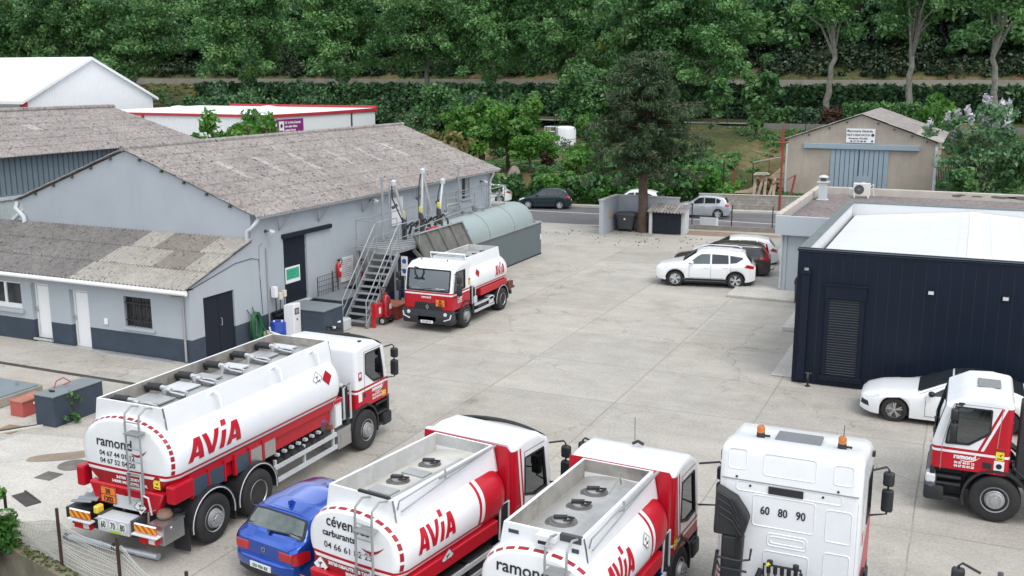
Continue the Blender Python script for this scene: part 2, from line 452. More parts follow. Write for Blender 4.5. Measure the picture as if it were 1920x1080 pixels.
# yard
yp=[(-60,fence_y(-60)),(-8,fence_y(-8)),(-8,4),(30,4),(30,road_near(30)),(-60,road_near(-60))]
sheet('concrete_yard',yp,0.0,YARD)
sheet('pale_concrete_apron',[(-23.0,15.1),(-17.4,14.2),(-16.4,15.0),(-17.0,18.6),(-20.4,18.9),(-22.8,18.4)],.004,PALECON)
def blob(cx,cy,rx,ry,rot,n=26,seed=1,amp=.25):
    r=random.Random(seed); ph=[r.uniform(0,6.3) for _ in range(4)]
    out=[]
    for i in range(n):
        t=2*PI*i/n; k=1+amp*(math.sin(2*t+ph[0])*.5+math.sin(3*t+ph[1])*.35+math.sin(5*t+ph[2])*.2)
        x=rx*k*math.cos(t); y=ry*k*math.sin(t)
        out.append((cx+x*math.cos(rot)-y*math.sin(rot),cy+x*math.sin(rot)+y*math.cos(rot)))
    return out
sheet('earth_patch',blob(-20.3,17.75,1.0,.33,.75,seed=4),.008,STAIN)
sheet('road',[(-70,road_near(-70)),(30,road_near(30)),(30,road_far(30)),(-70,road_far(-70))],.004,ASPHALT)
mb=MB(); mb.obox((-62,64.2,.004),(-22,66.75,.004),.16,.008); mb.obox((-22,66.75,.004),(20,66.5,.004),.16,.008)
o=mb.build('road_marking',ROADPAINT); o['kind']='structure'
mb=MB(); mb.obox((-62,road_far(-62)+.25,.05),(20,road_far(20)+.25,.05),.5,.24)
o=mb.build('kerb',LIGHTCON,bevel=.02); o['kind']='structure'
# upper road behind the field
mb=MB(); mb.add([(-130,101.6,4.72),(60,101.6,4.72),(60,104,4.73),(-130,104,4.73)],[(0,1,2,3)])
o=mb.build('upper_road',mat('pale_upper_road',(.20,.22,.22),.9,var=.15)); o['kind']='structure'
# pavements by the offices
mb=MB(); mb.box(-9.3,-6.4,43.4,45.39,0,.12); mb.box(-9.3,-7.31,45.39,62.0,0,.12)
o=mb.build('pavement',LIGHTCON,bevel=.02); o['kind']='structure'
mb=MB(); mb.box(-6.05,-4.66,38.3,43.2,0,.17); mb.box(-5.35,-4.66,32.2,38.29,0,.05)
o=mb.build('step',LIGHTCON,bevel=.02); o['kind']='structure'
# sloping drain channel and kerb lines in the left foreground
DARKGAP=mat('dark_drain_steel',(.07,.065,.06),.8,.3,var=.4,dirt=.4)  # even dark metallic colour of the drain slots and channel edge
mb=MB(); mb.box(-34,-23.3,22.97,23.03,.003,.012); mb.box(-34,-23.3,23.12,23.17,.003,.012); mb.box(-34,-23.3,23.03,23.12,.002,.006)
tag(mb.build('drain_channel',DARKGAP),'long dark slotted drain channel in the concrete before the annex','drain')
# ------------------------------------------------------------------ building materials
WALL=mat('blue_grey_render',(.385,.42,.455),.9,var=.07,scale=.8,bump=.12,bscale=40,streak=.16,dirtcol=(.27,.295,.32))
BAND=mat('dark_slate_render',(.038,.056,.08),.85,var=.16,bump=.1,dirt=.30,dirtcol=(.10,.12,.13))
NAVY=mat('dark_navy_metal',(.006,.0115,.025),.42,.0,var=.2,scale=.5,spec=.25)
DOORNAVY=mat('dark_navy_door',(.012,.016,.026),.6,var=.15,spec=.3)
WHITEPVC=mat('white_pvc',(.78,.79,.80),.45,var=.03)
GUTTER=mat('pale_zinc',(.56,.59,.61),.55,.1,var=.1,dirt=.2)
def roof_mat(name,a,bcol,spots,bump=.4,k=1.0):
    m,nt,b=nodes_of(name); L=nt.links
    tc=N(nt,'ShaderNodeTexCoord'); pos=tc.outputs['Object']
    n1=N(nt,'ShaderNodeTexNoise',Scale=.5,Detail=6.0,Roughness=.7); n2=N(nt,'ShaderNodeTexNoise',Scale=4.5*k,Detail=6.0,Roughness=.8)
    n3=N(nt,'ShaderNodeTexNoise',Scale=6.5*k,Detail=3.0,Roughness=.65)
    for n in(n1,n2,n3):L.new(pos,n.inputs['Vector'])
    c=N(nt,'ShaderNodeMixRGB'); c.inputs['Color1'].default_value=(*a,1); c.inputs['Color2'].default_value=(*bcol,1)
    mr=N(nt,'ShaderNodeMapRange'); mr.inputs[1].default_value=.35; mr.inputs[2].default_value=.65; L.new(n2.outputs['Fac'],mr.inputs[0]); L.new(mr.outputs[0],c.inputs['Fac'])
    c2=N(nt,'ShaderNodeMixRGB'); c2.inputs['Color2'].default_value=(*spots,1); L.new(c.outputs[0],c2.inputs['Color1'])
    m2=N(nt,'ShaderNodeMapRange'); m2.inputs[1].default_value=.58; m2.inputs[2].default_value=.66; m2.inputs[4].default_value=.8; L.new(n3.outputs['Fac'],m2.inputs[0]); L.new(m2.outputs[0],c2.inputs['Fac'])
    m3=N(nt,'ShaderNodeMapRange'); m3.inputs[1].default_value=.3; m3.inputs[2].default_value=.7; m3.inputs[3].default_value=.8; m3.inputs[4].default_value=1.15; L.new(n1.outputs['Fac'],m3.inputs[0])
    v=N(nt,'ShaderNodeVectorMath',operation='SCALE'); L.new(c2.outputs[0],v.inputs[0]); L.new(m3.outputs[0],v.inputs['Scale'])
    L.new(v.outputs[0],b.inputs['Base Color']); b.inputs['Roughness'].default_value=.95; b.inputs['Specular IOR Level'].default_value=.15
    bp=N(nt,'ShaderNodeBump',Strength=bump,Distance=.02); L.new(n3.outputs['Fac'],bp.inputs['Height']); L.new(bp.outputs[0],b.inputs['Normal'])
    return m
ROOF=roof_mat('lichened_fibre_cement',(.375,.345,.33),(.20,.18,.17),(.05,.046,.042))
ROOFD=roof_mat('dark_fibre_cement',(.235,.222,.215),(.15,.142,.138),(.07,.065,.06))
ROOFL=roof_mat('pale_fibre_cement',(.40,.38,.345),(.30,.285,.255),(.15,.14,.12))
ROOFB=roof_mat('brown_fibre_cement',(.275,.25,.22),(.20,.18,.16),(.09,.08,.07))
SKYL=roof_mat('weathered_skylight_sheet',(.50,.48,.46),(.24,.22,.21),(.10,.09,.085))
PURLIN=mat('dark_timber',(.10,.09,.08),.8,var=.3)
def corrugated(name,a0,rv,sv,period,amp,rows,mats,pick,parent,thick=.012,ppw=6,step=.026):
    """wavy sheets: a0 low corner, rv along the eave, sv up the slope; pick(u,v row)->material"""
    a0=Vector(a0); rv=Vector(rv); sv=Vector(sv); L=rv.length; rn=rv.normalized(); nrm=rn.cross(sv).normalized()
    if nrm.z<0:nrm=-nrm
    n=int(L/period*ppw); mb=MB()
    for r in range(rows):
        lo,hi=r/rows,(r+1)/rows+(.02 if r<rows-1 else 0)
        vs=[]
        for t,off in((lo,step),(hi,0.0)):
            for k in(0,1):
                for i in range(n+1):
                    u=i/n*L; w=amp*math.sin(2*PI*u/period)+off-k*thick
                    vs.append(a0+rn*u+sv*t+nrm*w)
        q=n+1; fs=[]; ms=[]
        for i in range(n):
            mi=pick((i+.5)/n,r)
            fs +=[(i,i+1,2*q+i+1,2*q+i),(q+i,3*q+i,3*q+i+1,q+i+1),(i,q+i,q+i+1,i+1),(2*q+i,2*q+i+1,3*q+i+1,3*q+i)]
            ms +=[mi]*4
        fs +=[(0,2*q,3*q,q),(n,q+n,3*q+n,2*q+n)]; ms +=[ms[0],ms[-1]]
        b=len(mb.v); mb.add(vs,fs); mb.m[-len(fs):]=ms
    return mb.build(name,mats,parent,smooth=50)
def wall_cells(mb,origin,ax,x0,x1,z0,z1,holes,t,zsplit=None,m_hi=0,m_lo=1):
    """wall in the plane spanned by ax (0: along x, 1: along y) and z; outside face at origin, thickness t signed inward"""
    xs=sorted({x0,x1,*[h[0] for h in holes],*[h[1] for h in holes]}); zs=sorted({z0,z1,*([zsplit] if zsplit else[]),*[h[2] for h in holes],*[h[3] for h in holes]})
    for i in range(len(xs)-1):
        for j in range(len(zs)-1):
            cx=(xs[i]+xs[i+1])/2; cz=(zs[j]+zs[j+1])/2
            if any(h[0]<cx<h[1] and h[2]<cz<h[3] for h in holes):continue
            m=m_lo if(zsplit and cz<zsplit) else m_hi
            a,b=sorted((origin,origin+t))
            if ax==0:mb.box(xs[i],xs[i+1],a,b,zs[j],zs[j+1],m)
            else:mb.box(a,b,xs[i],xs[i+1],zs[j],zs[j+1],m)
# ------------------------------------------------------------------ warehouse
XW=-23.24
wh=thing('warehouse','long blue-grey warehouse with a low lichened corrugated roof and dark sliding door','warehouse',(-28.87,38.8,0))
class World:
    """parts built in world coordinates and re-based to the thing's own origin"""
    def __init__(s,root):s.root=root; s.M=(Matrix.Translation(root.location) @ Matrix.Rotation(root.rotation_euler[2],4,'Z')).inverted()
    def __call__(s,o):
        o.data.transform(s.M); o.parent=s.root; return o
W=World(wh)
YG,YF=28.95,48.72
mb=MB()
wall_cells(mb,XW,1,YG+.25,YF-.25,0,4.62,[(30.78,32.25,.95,3.55),(45.5,46.38,3.35,4.5)],-.25,.85)
gp=[(-34.5,0),(XW,0),(XW,4.62),(-28.87,6.70),(-34.5,4.62)]
mb.prism(gp,1,YG,YG+.25,0); mb.prism(gp,1,YF-.25,YF,0)
mb.box(-34.5,-34.25,YG+.25,YF-.25,0,4.62,0)
W(mb.build('wall',[WALL,BAND]))
SL=.37
def whz(x):return 4.70+SL*(XW-x) if x>-28.87 else 4.70+SL*(x+34.5)
skyl=[(8,1),(14,2),(20,1),(27,2),(33,2),(40,1),(47,2),(54,1)]
def whpick(u,r):
    i=int(u*62)
    return 1 if(r in(3,4) and i in(9,16,23,31,38,46)) else 0
W(corrugated('roof',(-22.82,YG-.12,whz(-22.82)),(0,20.5,0),(-28.87+22.82,0,whz(-28.87)-whz(-22.82)),.177,.033,7,[ROOF,SKYL],whpick,None))
W(corrugated('roof',(-34.9,YG-.12,whz(-34.9)),(0,20.5,0),(6.03,0,whz(-28.87)-whz(-34.9)),.177,.028,7,[ROOF,SKYL],lambda u,r:0,None))
mb=MB(); mb.tube([(-28.87,YG-.16,whz(-28.87)+.02),(-28.87,YF+.7,whz(-28.87)+.02)],.11,10); W(mb.build('ridge_cap',ROOF,smooth=40))
mb=MB()
for i in range(1,6):
    for sx in(-1,1):
        x=-28.87+sx*(i*1.02-.3); z=whz(x)-.13
        mb.box(x-.04,x+.04,YG-.1,YG,z-.05,z+.05)
W(mb.build('purlin_end',PURLIN))
mb=MB()  # soffit board and gutter along the yard side
mb.box(-22.98,-22.90,YG,YF+.6,4.46,4.56)
W(mb.build('gutter',GUTTER,bevel=.015))
mb=MB(); mb.tube([(-22.95,48.55,4.5),(-22.95,48.6,4.36),(-23.12,48.63,4.1),(-23.17,48.63,3.9),(-23.17,48.63,.1)],.065,8); W(mb.build('downpipe',GUTTER,smooth=50))
mb=MB(); mb.tube([(-22.95,YG+.1,4.48),(-23.0,YG+.02,4.35),(-23.12,YG-.1,4.15),(-23.3,YG-.12,4.05),(-23.34,YG-.12,3.7)],.07,8); W(mb.build('downpipe',GUTTER,smooth=50))
mb=MB(); mb.tube([(-34.75,YG,4.5),(-34.78,YG-.1,4.25),(-34.5,YG-.12,4.05),(-34.35,YG-.12,3.95),(-34.3,YG-.12,3.3)],.10,8); W(mb.build('downpipe',GUTTER,smooth=50))
for y in(30.6,33.1,36.3,40.9):
    mb=MB(); mb.obox((-23.22,y,3.85),(-22.93,y-.55,4.5),.035,.035); mb.obox((-23.22,y,3.85),(-22.93,y+.55,4.5),.035,.035)
    W(mb.build('eave_bracket',GREY))
# sliding door, its rail, the pale step under it
d=MB(); d.box(XW-.14,XW-.09,30.78,32.25,.95,3.55)
for k in(.33,.66):y=30.78+1.47*k; d.box(XW-.09,XW-.083,y-.012,y+.012,.95,3.55,1)
d.box(XW-.09,XW-.075,30.78,32.25,2.95,3.03,0); d.box(XW-.09,XW-.075,30.78,32.25,1.12,1.2,0)
sd=W(d.build('sliding_door',[DOORNAVY,INK]))
mb=MB(); mb.box(XW+.002,XW+.13,30.68,33.85,3.5,3.66); W(mb.build('door_rail',DOORNAVY,bevel=.01))
mb=MB(); mb.box(XW+.002,XW+.10,30.78,32.3,.88,.945); W(mb.build('door_sill',GUTTER))
mb=MB(); mb.box(XW+.002,XW+.16,29.9,44,.80,.87); W(mb.build('ledge',DOORNAVY,bevel=.01))
mb=MB(); mb.box(XW-.14,XW-.09,45.5,46.38,3.35,4.5,0); mb.box(XW-.09,XW-.06,45.92,45.97,3.35,4.5,1); mb.box(XW-.09,XW-.07,46.0,46.36,3.37,4.48,2)
w_=W(mb.build('window',[HOUSEGLASS,DGREY,GREY]))
mb=MB(); mb.box(XW+.002,XW+.08,45.4,46.5,3.27,3.345); W(mb.build('window_sill',WALL))
mb=MB(); mb.tube([(XW+.035,29.72,3.3),(XW+.035,29.72,.2)],.035,6); mb.tube([(XW+.02,29.55,3.5),(XW+.02,29.35,3.45),(XW+.02,29.3,2.2)],.012,6)
W(mb.build('conduit',GREY,smooth=50))
def wall_lamp(y,z,label):
    t=thing('flood_lamp',label,'lamp',(XW,y,z))
    mb=MB(); mb.box(0.003,.05,-.04,.04,-.05,.05); mb.obox((.05,0,0),(.25,0,.02),.03,.03); mb.build('bracket',DGREY,t)
    mb=MB(); mb.lathe([(.04,-.1),(.09,-.07),(.12,.03),(.11,.06),(0,.07)],Matrix.Translation((.3,0,-.02)) @ Matrix.Rotation(.5,4,'Y'),14); mb.build('lamp_head',GUTTER,t,smooth=40)
wall_lamp(29.75,3.92,'small grey flood lamp at the near end of the warehouse wall')
wall_lamp(36.9,4.25,'grey flood lamp on the warehouse wall behind the loading arms')
wall_lamp(47.6,4.05,'dark flood lamp high on the warehouse wall beside its window')
# ------------------------------------------------------------------ annex (lean-to)
an=thing('annex','low lean-to annex with patchy corrugated roof, white doors and dark skirting','outbuilding',(-29,27.2,0)); W=World(an)
YA=25.64
mb=MB()
holes=[(-32.95,-31.07,1.12,2.12),(-30.55,-29.68,.12,2.17),(-28.68,-27.8,0.0,2.08),(-26.15,-24.94,1.0,2.07)]
wall_cells(mb,YA,0,-38,XW,0,2.5,holes,.25,.8)
y1=YG
# side wall with the double door opening
hs=[(26.28,27.86,.02,2.12)]
wall_cells(mb,XW,1,YA+.25,y1,0,2.5,hs,-.25,.8)
mb.prism([(YA,2.5),(y1,2.5),(y1,3.62),(YA,2.55)],0,XW-.25,XW,0)
W(mb.build('wall',[WALL,BAND]))
mb=MB(); mb.box(-38,XW,YA,YA+.2,2.5,2.56,0); W(mb.build('wall_plate',WALL))
rz0,rz1=2.64,3.74
def anpick(u,r):
    x=-38+14.9*u
    r_=random.Random(int(u*15)*7+r*31)
    if x<-28.3+.25*r:return 1
    if x>-26.6 and x<-24.5 and r==2:return 2
    if x>-25.6 and x<-24.2 and r==1:return 2
    return 0 if r_.random()>.12 else 3
W(corrugated('roof',(-38,YA-.33,rz0-.09),(14.9,0,0),(0,y1-YA+.30,rz1-rz0+.10),.177,.040,3,[ROOFL,ROOFD,ROOFB,ROOFL],anpick,None,step=.03))
mb=MB(); mb.tube([(-38,YA-.36,2.50),(-23.05,YA-.36,2.47)],.075,10); mb.box(-38,-23.1,YA-.31,YA-.27,2.44,2.56); W(mb.build('gutter',WHITEPVC,smooth=40))
mb=MB(); mb.tube([(-23.75,YA-.36,2.42),(-23.75,YA-.3,2.3),(-23.52,YA-.06,2.26),(-23.50,YA-.05,2.15),(-23.50,YA-.05,.05)],.042,8); W(mb.build('downpipe',GREY,smooth=50))
for(a,b,z0,z1) in holes[1:3]:
    mb=MB(); mb.box(a,b,YA+.17,YA+.22,z0,z1)
    mb.box(a+.10,a+.115,YA+.162,YA+.17,z0+.1,z1-.1,1); mb.box(b-.115,b-.10,YA+.162,YA+.17,z0+.1,z1-.1,1); mb.box(a+.115,b-.115,YA+.162,YA+.17,z1-.115,z1-.1,1)
    dd=W(mb.build('door',[WHITEPVC,GREY]))
    mb=MB(); mb.box(a+.05,a+.075,YA+.10,YA+.17,z0+.95,z0+1.15); mb.box(a+.05,a+.17,YA+.10,YA+.12,z0+1.04,z0+1.06); h=mb.build('handle',ALU); h.data.transform(W.M); h.parent=dd
    mb=MB(); mb.box(a-.03,b+.03,YA-.06,YA-.003,z0-.05 if z0>.05 else 0,z0+.02); W(mb.build('door_sill',LIGHTCON))
a,b,z0,z1=holes[3]
mb=MB(); mb.box(a,b,YA+.17,YA+.20,z0,z1,0)
for k in range(3):x=a+(b-a)*k/2; mb.box(max(a,x-.03),min(b,x+.03),YA+.15,YA+.17,z0,z1,1)
wdw=W(mb.build('window',[HOUSEGLASS,DGREY]))
mb=MB()
for z in(z0+.22,z1-.25):mb.box(a-.02,b+.001,YA+.04,YA+.07,z,z+.035)
for k in range(8):x=a+.08+(b-a-.16)*k/7; mb.box(x-.01,x+.01,YA+.045,YA+.065,z0+.02,z1-.02)
for k in(1,3,5):
    x=a+.08+(b-a-.16)*(k+.5)/7; mb.box(x-.05,x+.05,YA+.05,YA+.06,z0+.3,z0+.34); mb.box(x-.05,x+.05,YA+.05,YA+.06,z1-.4,z1-.36)
g=mb.build('window_bars',BLACK); g.data.transform(W.M); g.parent=wdw
mb=MB(); mb.box(a-.02,b+.14,YA-.09,YA-.003,z0-.10,z0-.005); W(mb.build('window_sill',WALL,bevel=.01))
a,b,z0,z1=holes[0]
mb=MB(); mb.box(a,b,YA+.17,YA+.20,z0,z1,1)
for x0,x1 in((a,a+.07),(a+.88,a+1.0),(b-.1,b),(a+.42,a+.5)):mb.box(x0,x1,YA+.13,YA+.17,z0,z1,0)
mb.box(a,b,YA+.125,YA+.17,z0,z0+.17,0); mb.box(a,b,YA+.125,YA+.17,z1-.07,z1,0)
W(mb.build('window',[WHITEPVC,HOUSEGLASS]))
mb=MB(); mb.box(a-.1,b+.12,YA-.10,YA-.003,z0-.12,z0-.005); W(mb.build('window_sill',WALL,bevel=.01))
mb=MB(); mb.box(XW-.12,XW-.06,26.28,27.06,.02,2.12); mb.box(XW-.12,XW-.06,27.075,27.86,.02,2.12); mb.box(XW-.16,XW-.12,26.28,27.86,.02,2.12)
dd=W(mb.build('double_door',DOORNAVY,bevel=.006))
mb=MB(); mb.tube([(XW-.06,27.16,1.0),(XW+.01,27.16,1.0),(XW+.01,27.16,1.25),(XW-.06,27.16,1.25)],.012,6); h=mb.build('handle',ALU); h.data.transform(W.M); h.parent=dd
mb=MB(); mb.box(-27.08,-26.93,YA-.05,YA-.002,.98,1.2); W(mb.build('intercom',WHITEPVC,bevel=.01))
mb=MB(); mb.tube([(XW+.012,YA+.05,2.52),(XW+.012,28.0,3.02),(XW+.012,28.9,3.05),(XW+.012,29.3,2.95),(XW+.012,29.38,.9)],.013,6); W(mb.build('conduit',DGREY))
# long pale profile left on the ground before the annex
mb=MB(); mb.box(-30.3,-24.1,YA-.22,YA-.10,.002,.06); mb.box(-27,-23.85,YA-.32,YA-.25,.002,.05)
tag(mb.build('metal_profile',ALU),'long thin white metal profiles lying along the foot of the annex wall','profile')
# ------------------------------------------------------------------ dark clad building on the right
db=thing('dark_building','dark navy metal clad building with a louvre and a white sunken roof','building',(0,38,0)); W=World(db)
X0,X1,Y0,Y1,ZT=-4.65,5.6,31.80,44.9,4.27
mb=MB()
mb.box(X0,X1,Y0,Y0+.25,0.02,ZT-.06,0); mb.box(X0,X0+.22,Y0+.25,Y1,.02,ZT-.06,0); mb.box(X0+.22,X1,Y1-.22,Y1,.02,ZT-.06,0); mb.box(X1-.22,X1,Y0+.25,Y1-.22,.02,ZT-.06,0)
for i in range(1,30):
    x=X0+i*.335
    if x<X1-.1:mb.box(x-.007,x+.007,Y0-.004,Y0,.06,ZT-.2,1)
W(mb.build('wall',[NAVY,INK]))
ROOFW=mat('white_roof_sheet',(.64,.655,.665),.5,var=.03,scale=.3,dirt=.08,dirtcol=(.6,.6,.58))
mb=MB()
xr=.1
for xa,za,xb,zb in((X0+.36,3.72,xr,4.10),(xr,4.10,X1-.36,3.70)):
    mb.add([(xa,Y0+.25,za),(xb,Y0+.25,zb),(xb,Y1-.25,zb),(xa,Y1-.25,za)],[(0,1,2,3)])
for k in range(1,46):
    x=X0+.45+k*.2
    if x>X1-.4:break
    z=3.72+(x-X0-.36)*(.38/(xr-X0-.36)) if x<xr else 4.10-(x-xr)*(.40/(X1-.36-xr))
    if k%5==0:mb.box(x-.012,x+.012,Y0+.26,Y1-.26,z-.01,z+.012)
for y in(34.4,37.0,39.6,42.2):
    for xa,za,xb,zb in((X0+.37,3.724,xr,4.104),(xr,4.104,X1-.37,3.704)):mb.obox((xa,y,za),(xb,y,zb),.012,.01)
W(mb.build('roof',ROOFW))
mb=MB(); mb.box(X0+.22,X0+.37,Y0+.25,Y1-.22,3.60,3.66); W(mb.build('valley_gutter',DGREY))
mb=MB(); mb.add([(xr-.02,Y0+.3,4.118),(xr+.42,Y0+.3,4.085),(xr+.42,Y1-.3,4.085),(xr-.02,Y1-.3,4.118)],[(0,1,2,3)]); W(mb.build('skylight_strip',mat('cream_skylight',(.70,.68,.60),.5,var=.05)))
mb=MB()  # pale inner lining of the parapets, ribbed
mb.box(X0+.222,X0+.235,Y0+.26,Y1-.24,3.62,ZT-.06); mb.box(X0+.24,X1-.24,Y1-.235,Y1-.222,3.62,ZT-.06)
for k in range(60):
    x=X0+.4+k*.165
    if x<X1-.3:mb.box(x-.02,x+.02,Y1-.243,Y1-.235,3.7,ZT-.07)
W(mb.build('parapet_lining',ROOFW))
mb=MB(); COPING=mat('grey_green_coping',(.17,.20,.205),.5,.2,var=.2,dirt=.25,dirtcol=(.26,.28,.27))
mb.box(X0-.03,X0+.27,Y0+.28,Y1+.03,ZT-.06,ZT,0); mb.box(X0+.27,X1,Y1-.25,Y1+.03,ZT-.06,ZT,0); mb.box(X0-.03,X1+.03,Y0-.04,Y0+.28,ZT-.07,ZT+.003,1)
W(mb.build('coping',[COPING,NAVY],bevel=.008))
mb=MB(); mb.box(-4.48,-4.25,Y0-.16,Y0-.005,.12,3.5); mb.box(-4.51,-4.22,Y0-.19,Y0-.005,3.5,3.62); W(mb.build('downpipe',NAVY,bevel=.012))
mb=MB(); mb.cyl((-4.365,Y0-.12,3.63),(-4.365,Y0-.12,3.69),.07,n=12); W(mb.build('camera',GREY))
mb=MB()
mb.box(-3.78,-2.57,Y0-.10,Y0-.006,2.80,3.20); mb.box(-3.84,-2.50,Y0-.13,Y0-.006,3.20,3.24); mb.box(-3.76,-3.64,Y0-.08,Y0-.006,.34,2.80); mb.box(-2.74,-2.60,Y0-.08,Y0-.006,.34,2.80); mb.box(-3.84,-2.54,Y0-.12,Y0-.006,.20,.34)
lf=W(mb.build('louvre_frame',NAVY,bevel=.008))
mb=MB(); mb.box(-3.64,-2.74,Y0-.02,Y0-.01,.34,2.80,1)
for k in range(30):
    z=.38+k*.0805; mb.obox((-3.64,Y0-.045,z+.02),(-2.74,Y0-.045,z+.02),.055,.012,0,up=(0,.75,.66))
l2=mb.build('louvre_slats',[mat('louvre_metal',(.075,.09,.11),.4,.3,var=.1),INK]); l2.data.transform(W.M); l2.parent=lf
for x in(-.80,1.18):
    t=thing('flood_light','small square flood light on the navy wall, '+('nearest the louvre' if x<0 else 'further from the louvre, by the frame edge'),'lamp',(x,Y0,3.22))
    mb=MB(); mb.box(-.03,.03,-.06,-.003,-.03,.03); mb.obox((-.10,-.05,0),(-.05,-.05,0),.02,.02); mb.build('bracket',NAVY,t)
    mb=MB(); mb.box(-.08,.10,-.13,-.05,-.06,.07,0); mb.box(-.065,.085,-.134,-.13,-.045,.055,1); mb.build('lamp_head',[BLACK,CLEAR],t,bevel=.008)
t=thing('standpipe','dark standpipe tap at the foot of the navy wall','tap',(-4.10,31.5,0))
mb=MB(); mb.cyl((0,0,0),(0,0,.34),.03,n=8); mb.cyl((0,0,0),(0,0,.03),.08,n=10); mb.build('pipe',BLACK,t,smooth=40)
mb=MB(); mb.tube([(0,0,.34),(0,-.06,.42),(0,-.12,.38),(0,-.12,.30)],.03,8); mb.tube([(-.1,.02,.42),(.1,.02,.42)],.018,6); mb.cyl((0,0,.34),(0,0,.45),.035,n=8); mb.build('tap_head',DGREY,t,smooth=40)
# ------------------------------------------------------------------ grey flat-roofed offices
gb=thing('office_block','pale grey flat-roofed office with a gravel roof and weathered parapet','building',(0,50,0)); W=World(gb)
mb=MB(); mb.box(-7.3,12,45.40,57.7,.0,2.62,0); mb.box(-7.34,-7.15,45.34,45.40,0,2.62,0)
W(mb.build('wall',mat('pale_grey_render',(.42,.46,.50),.85,var=.05,streak=.15,dirtcol=(.30,.33,.36))))
mb=MB(); mb.box(-7.65,12,45.1,45.32,2.62,3.45); mb.box(-7.65,-7.45,45.32,58.0,2.62,3.20); mb.box(-7.45,12,45.32,57.95,2.63,3.0)
W(mb.build('fascia',mat('fascia_paint',(.45,.50,.54),.8,var=.04,streak=.12,dirtcol=(.33,.36,.38))))
PARA=mat('stained_parapet',(.50,.46,.41),.9,var=.15,scale=1.5,dirt=.55,dirtcol=(.30,.27,.24),bump=.2)
mb=MB(); mb.box(-7.70,-7.42,45.34,57.9,3.20,3.52); mb.box(-7.42,12,57.62,57.9,3.0,3.50); W(mb.build('parapet',PARA,bevel=.02))
GRAVEL=roof_mat('roof_gravel',(.30,.26,.25),(.13,.11,.11),(.05,.045,.045),bump=1.0)
mb=MB(); mb.box(-7.42,12,45.32,57.62,3.0,3.12); W(mb.build('gravel_roof',GRAVEL))
PATCH=mat('broken_render',(.16,.145,.135),.95,var=.3)
mb=MB()
for(x,w,h,sd) in((-.55,.32,.07,2),(.35,.22,.05,3),(1.55,.5,.08,4),(2.35,.55,.08,5)):
    mb.add([(p[0],57.615,3.33+p[1]) for p in blob(x,0,w,h,0,14,sd,.5)],[tuple(range(14))])
W(mb.build('render_scar',PATCH))
mb=MB(); mb.tube([(-7.36,45.30,2.6),(-7.36,45.30,.2)],.05,8); W(mb.build('downpipe',GUTTER,smooth=40))
vt=thing('vent_stack','pale square vent stack with a round cowl on the gravel roof','vent',(-6.95,54.7,3.12)); vt.scale=(.85,.85,.9)
mb=MB(); mb.box(-.24,.24,-.24,.24,0,1.0); mb.box(-.34,.34,-.34,.34,0,.04); mb.build('shaft',GUTTER,vt,bevel=.02)
mb=MB(); mb.box(-.34,.34,-.34,.34,1.0,1.08,0); mb.cyl((0,0,1.08),(0,0,1.28),.17,n=14,m=1); mb.lathe([(.30,1.28),(.30,1.33),(.2,1.40),(.0,1.44)],None,16,0); mb.build('cowl',[GUTTER,DGREY],vt,smooth=35)
ac=thing('air_conditioner','white air conditioner outdoor unit standing on the gravel roof','air conditioner',(-5.2,56.4,3.12))
mb=MB(); mb.box(-.42,.42,-.16,.16,.12,.78); mb.box(-.38,-.3,-.2,.2,0,.12); mb.box(.3,.38,-.2,.2,0,.12); mb.build('casing',mat('cream_casing',(.68,.67,.62),.5,var=.05,dirt=.2),ac,bevel=.02)
mb=MB(); Mx=Matrix.Translation((-.12,-.163,.45)) @ Matrix.Rotation(PI/2,4,'X'); mb.lathe([(.0,0),(.25,0),(.25,.012),(.23,.014),(0.0,.006)],Mx,20)
for k in range(6):
    t_=k*PI/6; mb.obox((-.12-.22*math.cos(t_),-.178,.45-.22*math.sin(t_)),(-.12+.22*math.cos(t_),-.178,.45+.22*math.sin(t_)),.008,.008,1)
mb.build('fan_grille',[DGREY,GREY],ac)
mb=MB(); mb.tube([(.42,0,.6),(.58,0,.75),(.56,.1,.4),(.62,.2,.1)],.03,6); mb.tube([(-.42,0,.4),(-.6,0,.5),(-.62,.1,.2),(-.55,.2,.05)],.03,6); mb.build('pipe',WHITEPVC,ac,smooth=40)
bn=thing('waste_bin','dark cylindrical waste bin at the corner of the navy building','bin',(-6.12,43.3,.12))
mb=MB(); mb.lathe([(.24,0),(.27,.05),(.29,.72),(.29,.95),(.25,1.02),(.0,1.05)],None,20); mb.build('body',BLACK,bn,smooth=40)
mb=MB(); mb.box(-.294,-.24,-.14,.14,.74,.9); mb.box(-.14,.14,-.294,-.24,.74,.9); mb.build('opening',INK,bn)
# ------------------------------------------------------------------ buildings further away
hb=thing('hangar','grey-blue clad hangar with a big lichened corrugated roof behind the warehouse','hangar',(-44,36,0)); W=World(hb)
CLAD=mat('blue_grey_cladding',(.16,.21,.245),.6,var=.08,streak=.15,dirtcol=(.10,.13,.15))
XH,ZH=-38.4,6.0
mb=MB(); mb.box(XH-12,XH-.3,20,43.6,0,ZH-.1,0)
for k in range(80):y=20.2+k*.295; mb.box(XH-.3,XH-.27,y-.02,y+.02,4.3,ZH-.1,1)
mb.prism([(XH-12,ZH-.1),(XH-.3,ZH-.1),(XH-6.1,7.6)],1,43.3,43.6,0)
W(mb.build('wall',[CLAD,mat('cladding_seam',(.08,.11,.135),.7)]))
W(corrugated('roof',(XH+.15,19,ZH-.05),(0,25.0,0),(-6.3,0,1.72),.177,.03,6,[ROOF,SKYL],lambda u,r:1 if(r==3 and int(u*40) in(17,22,27)) else 0,None))
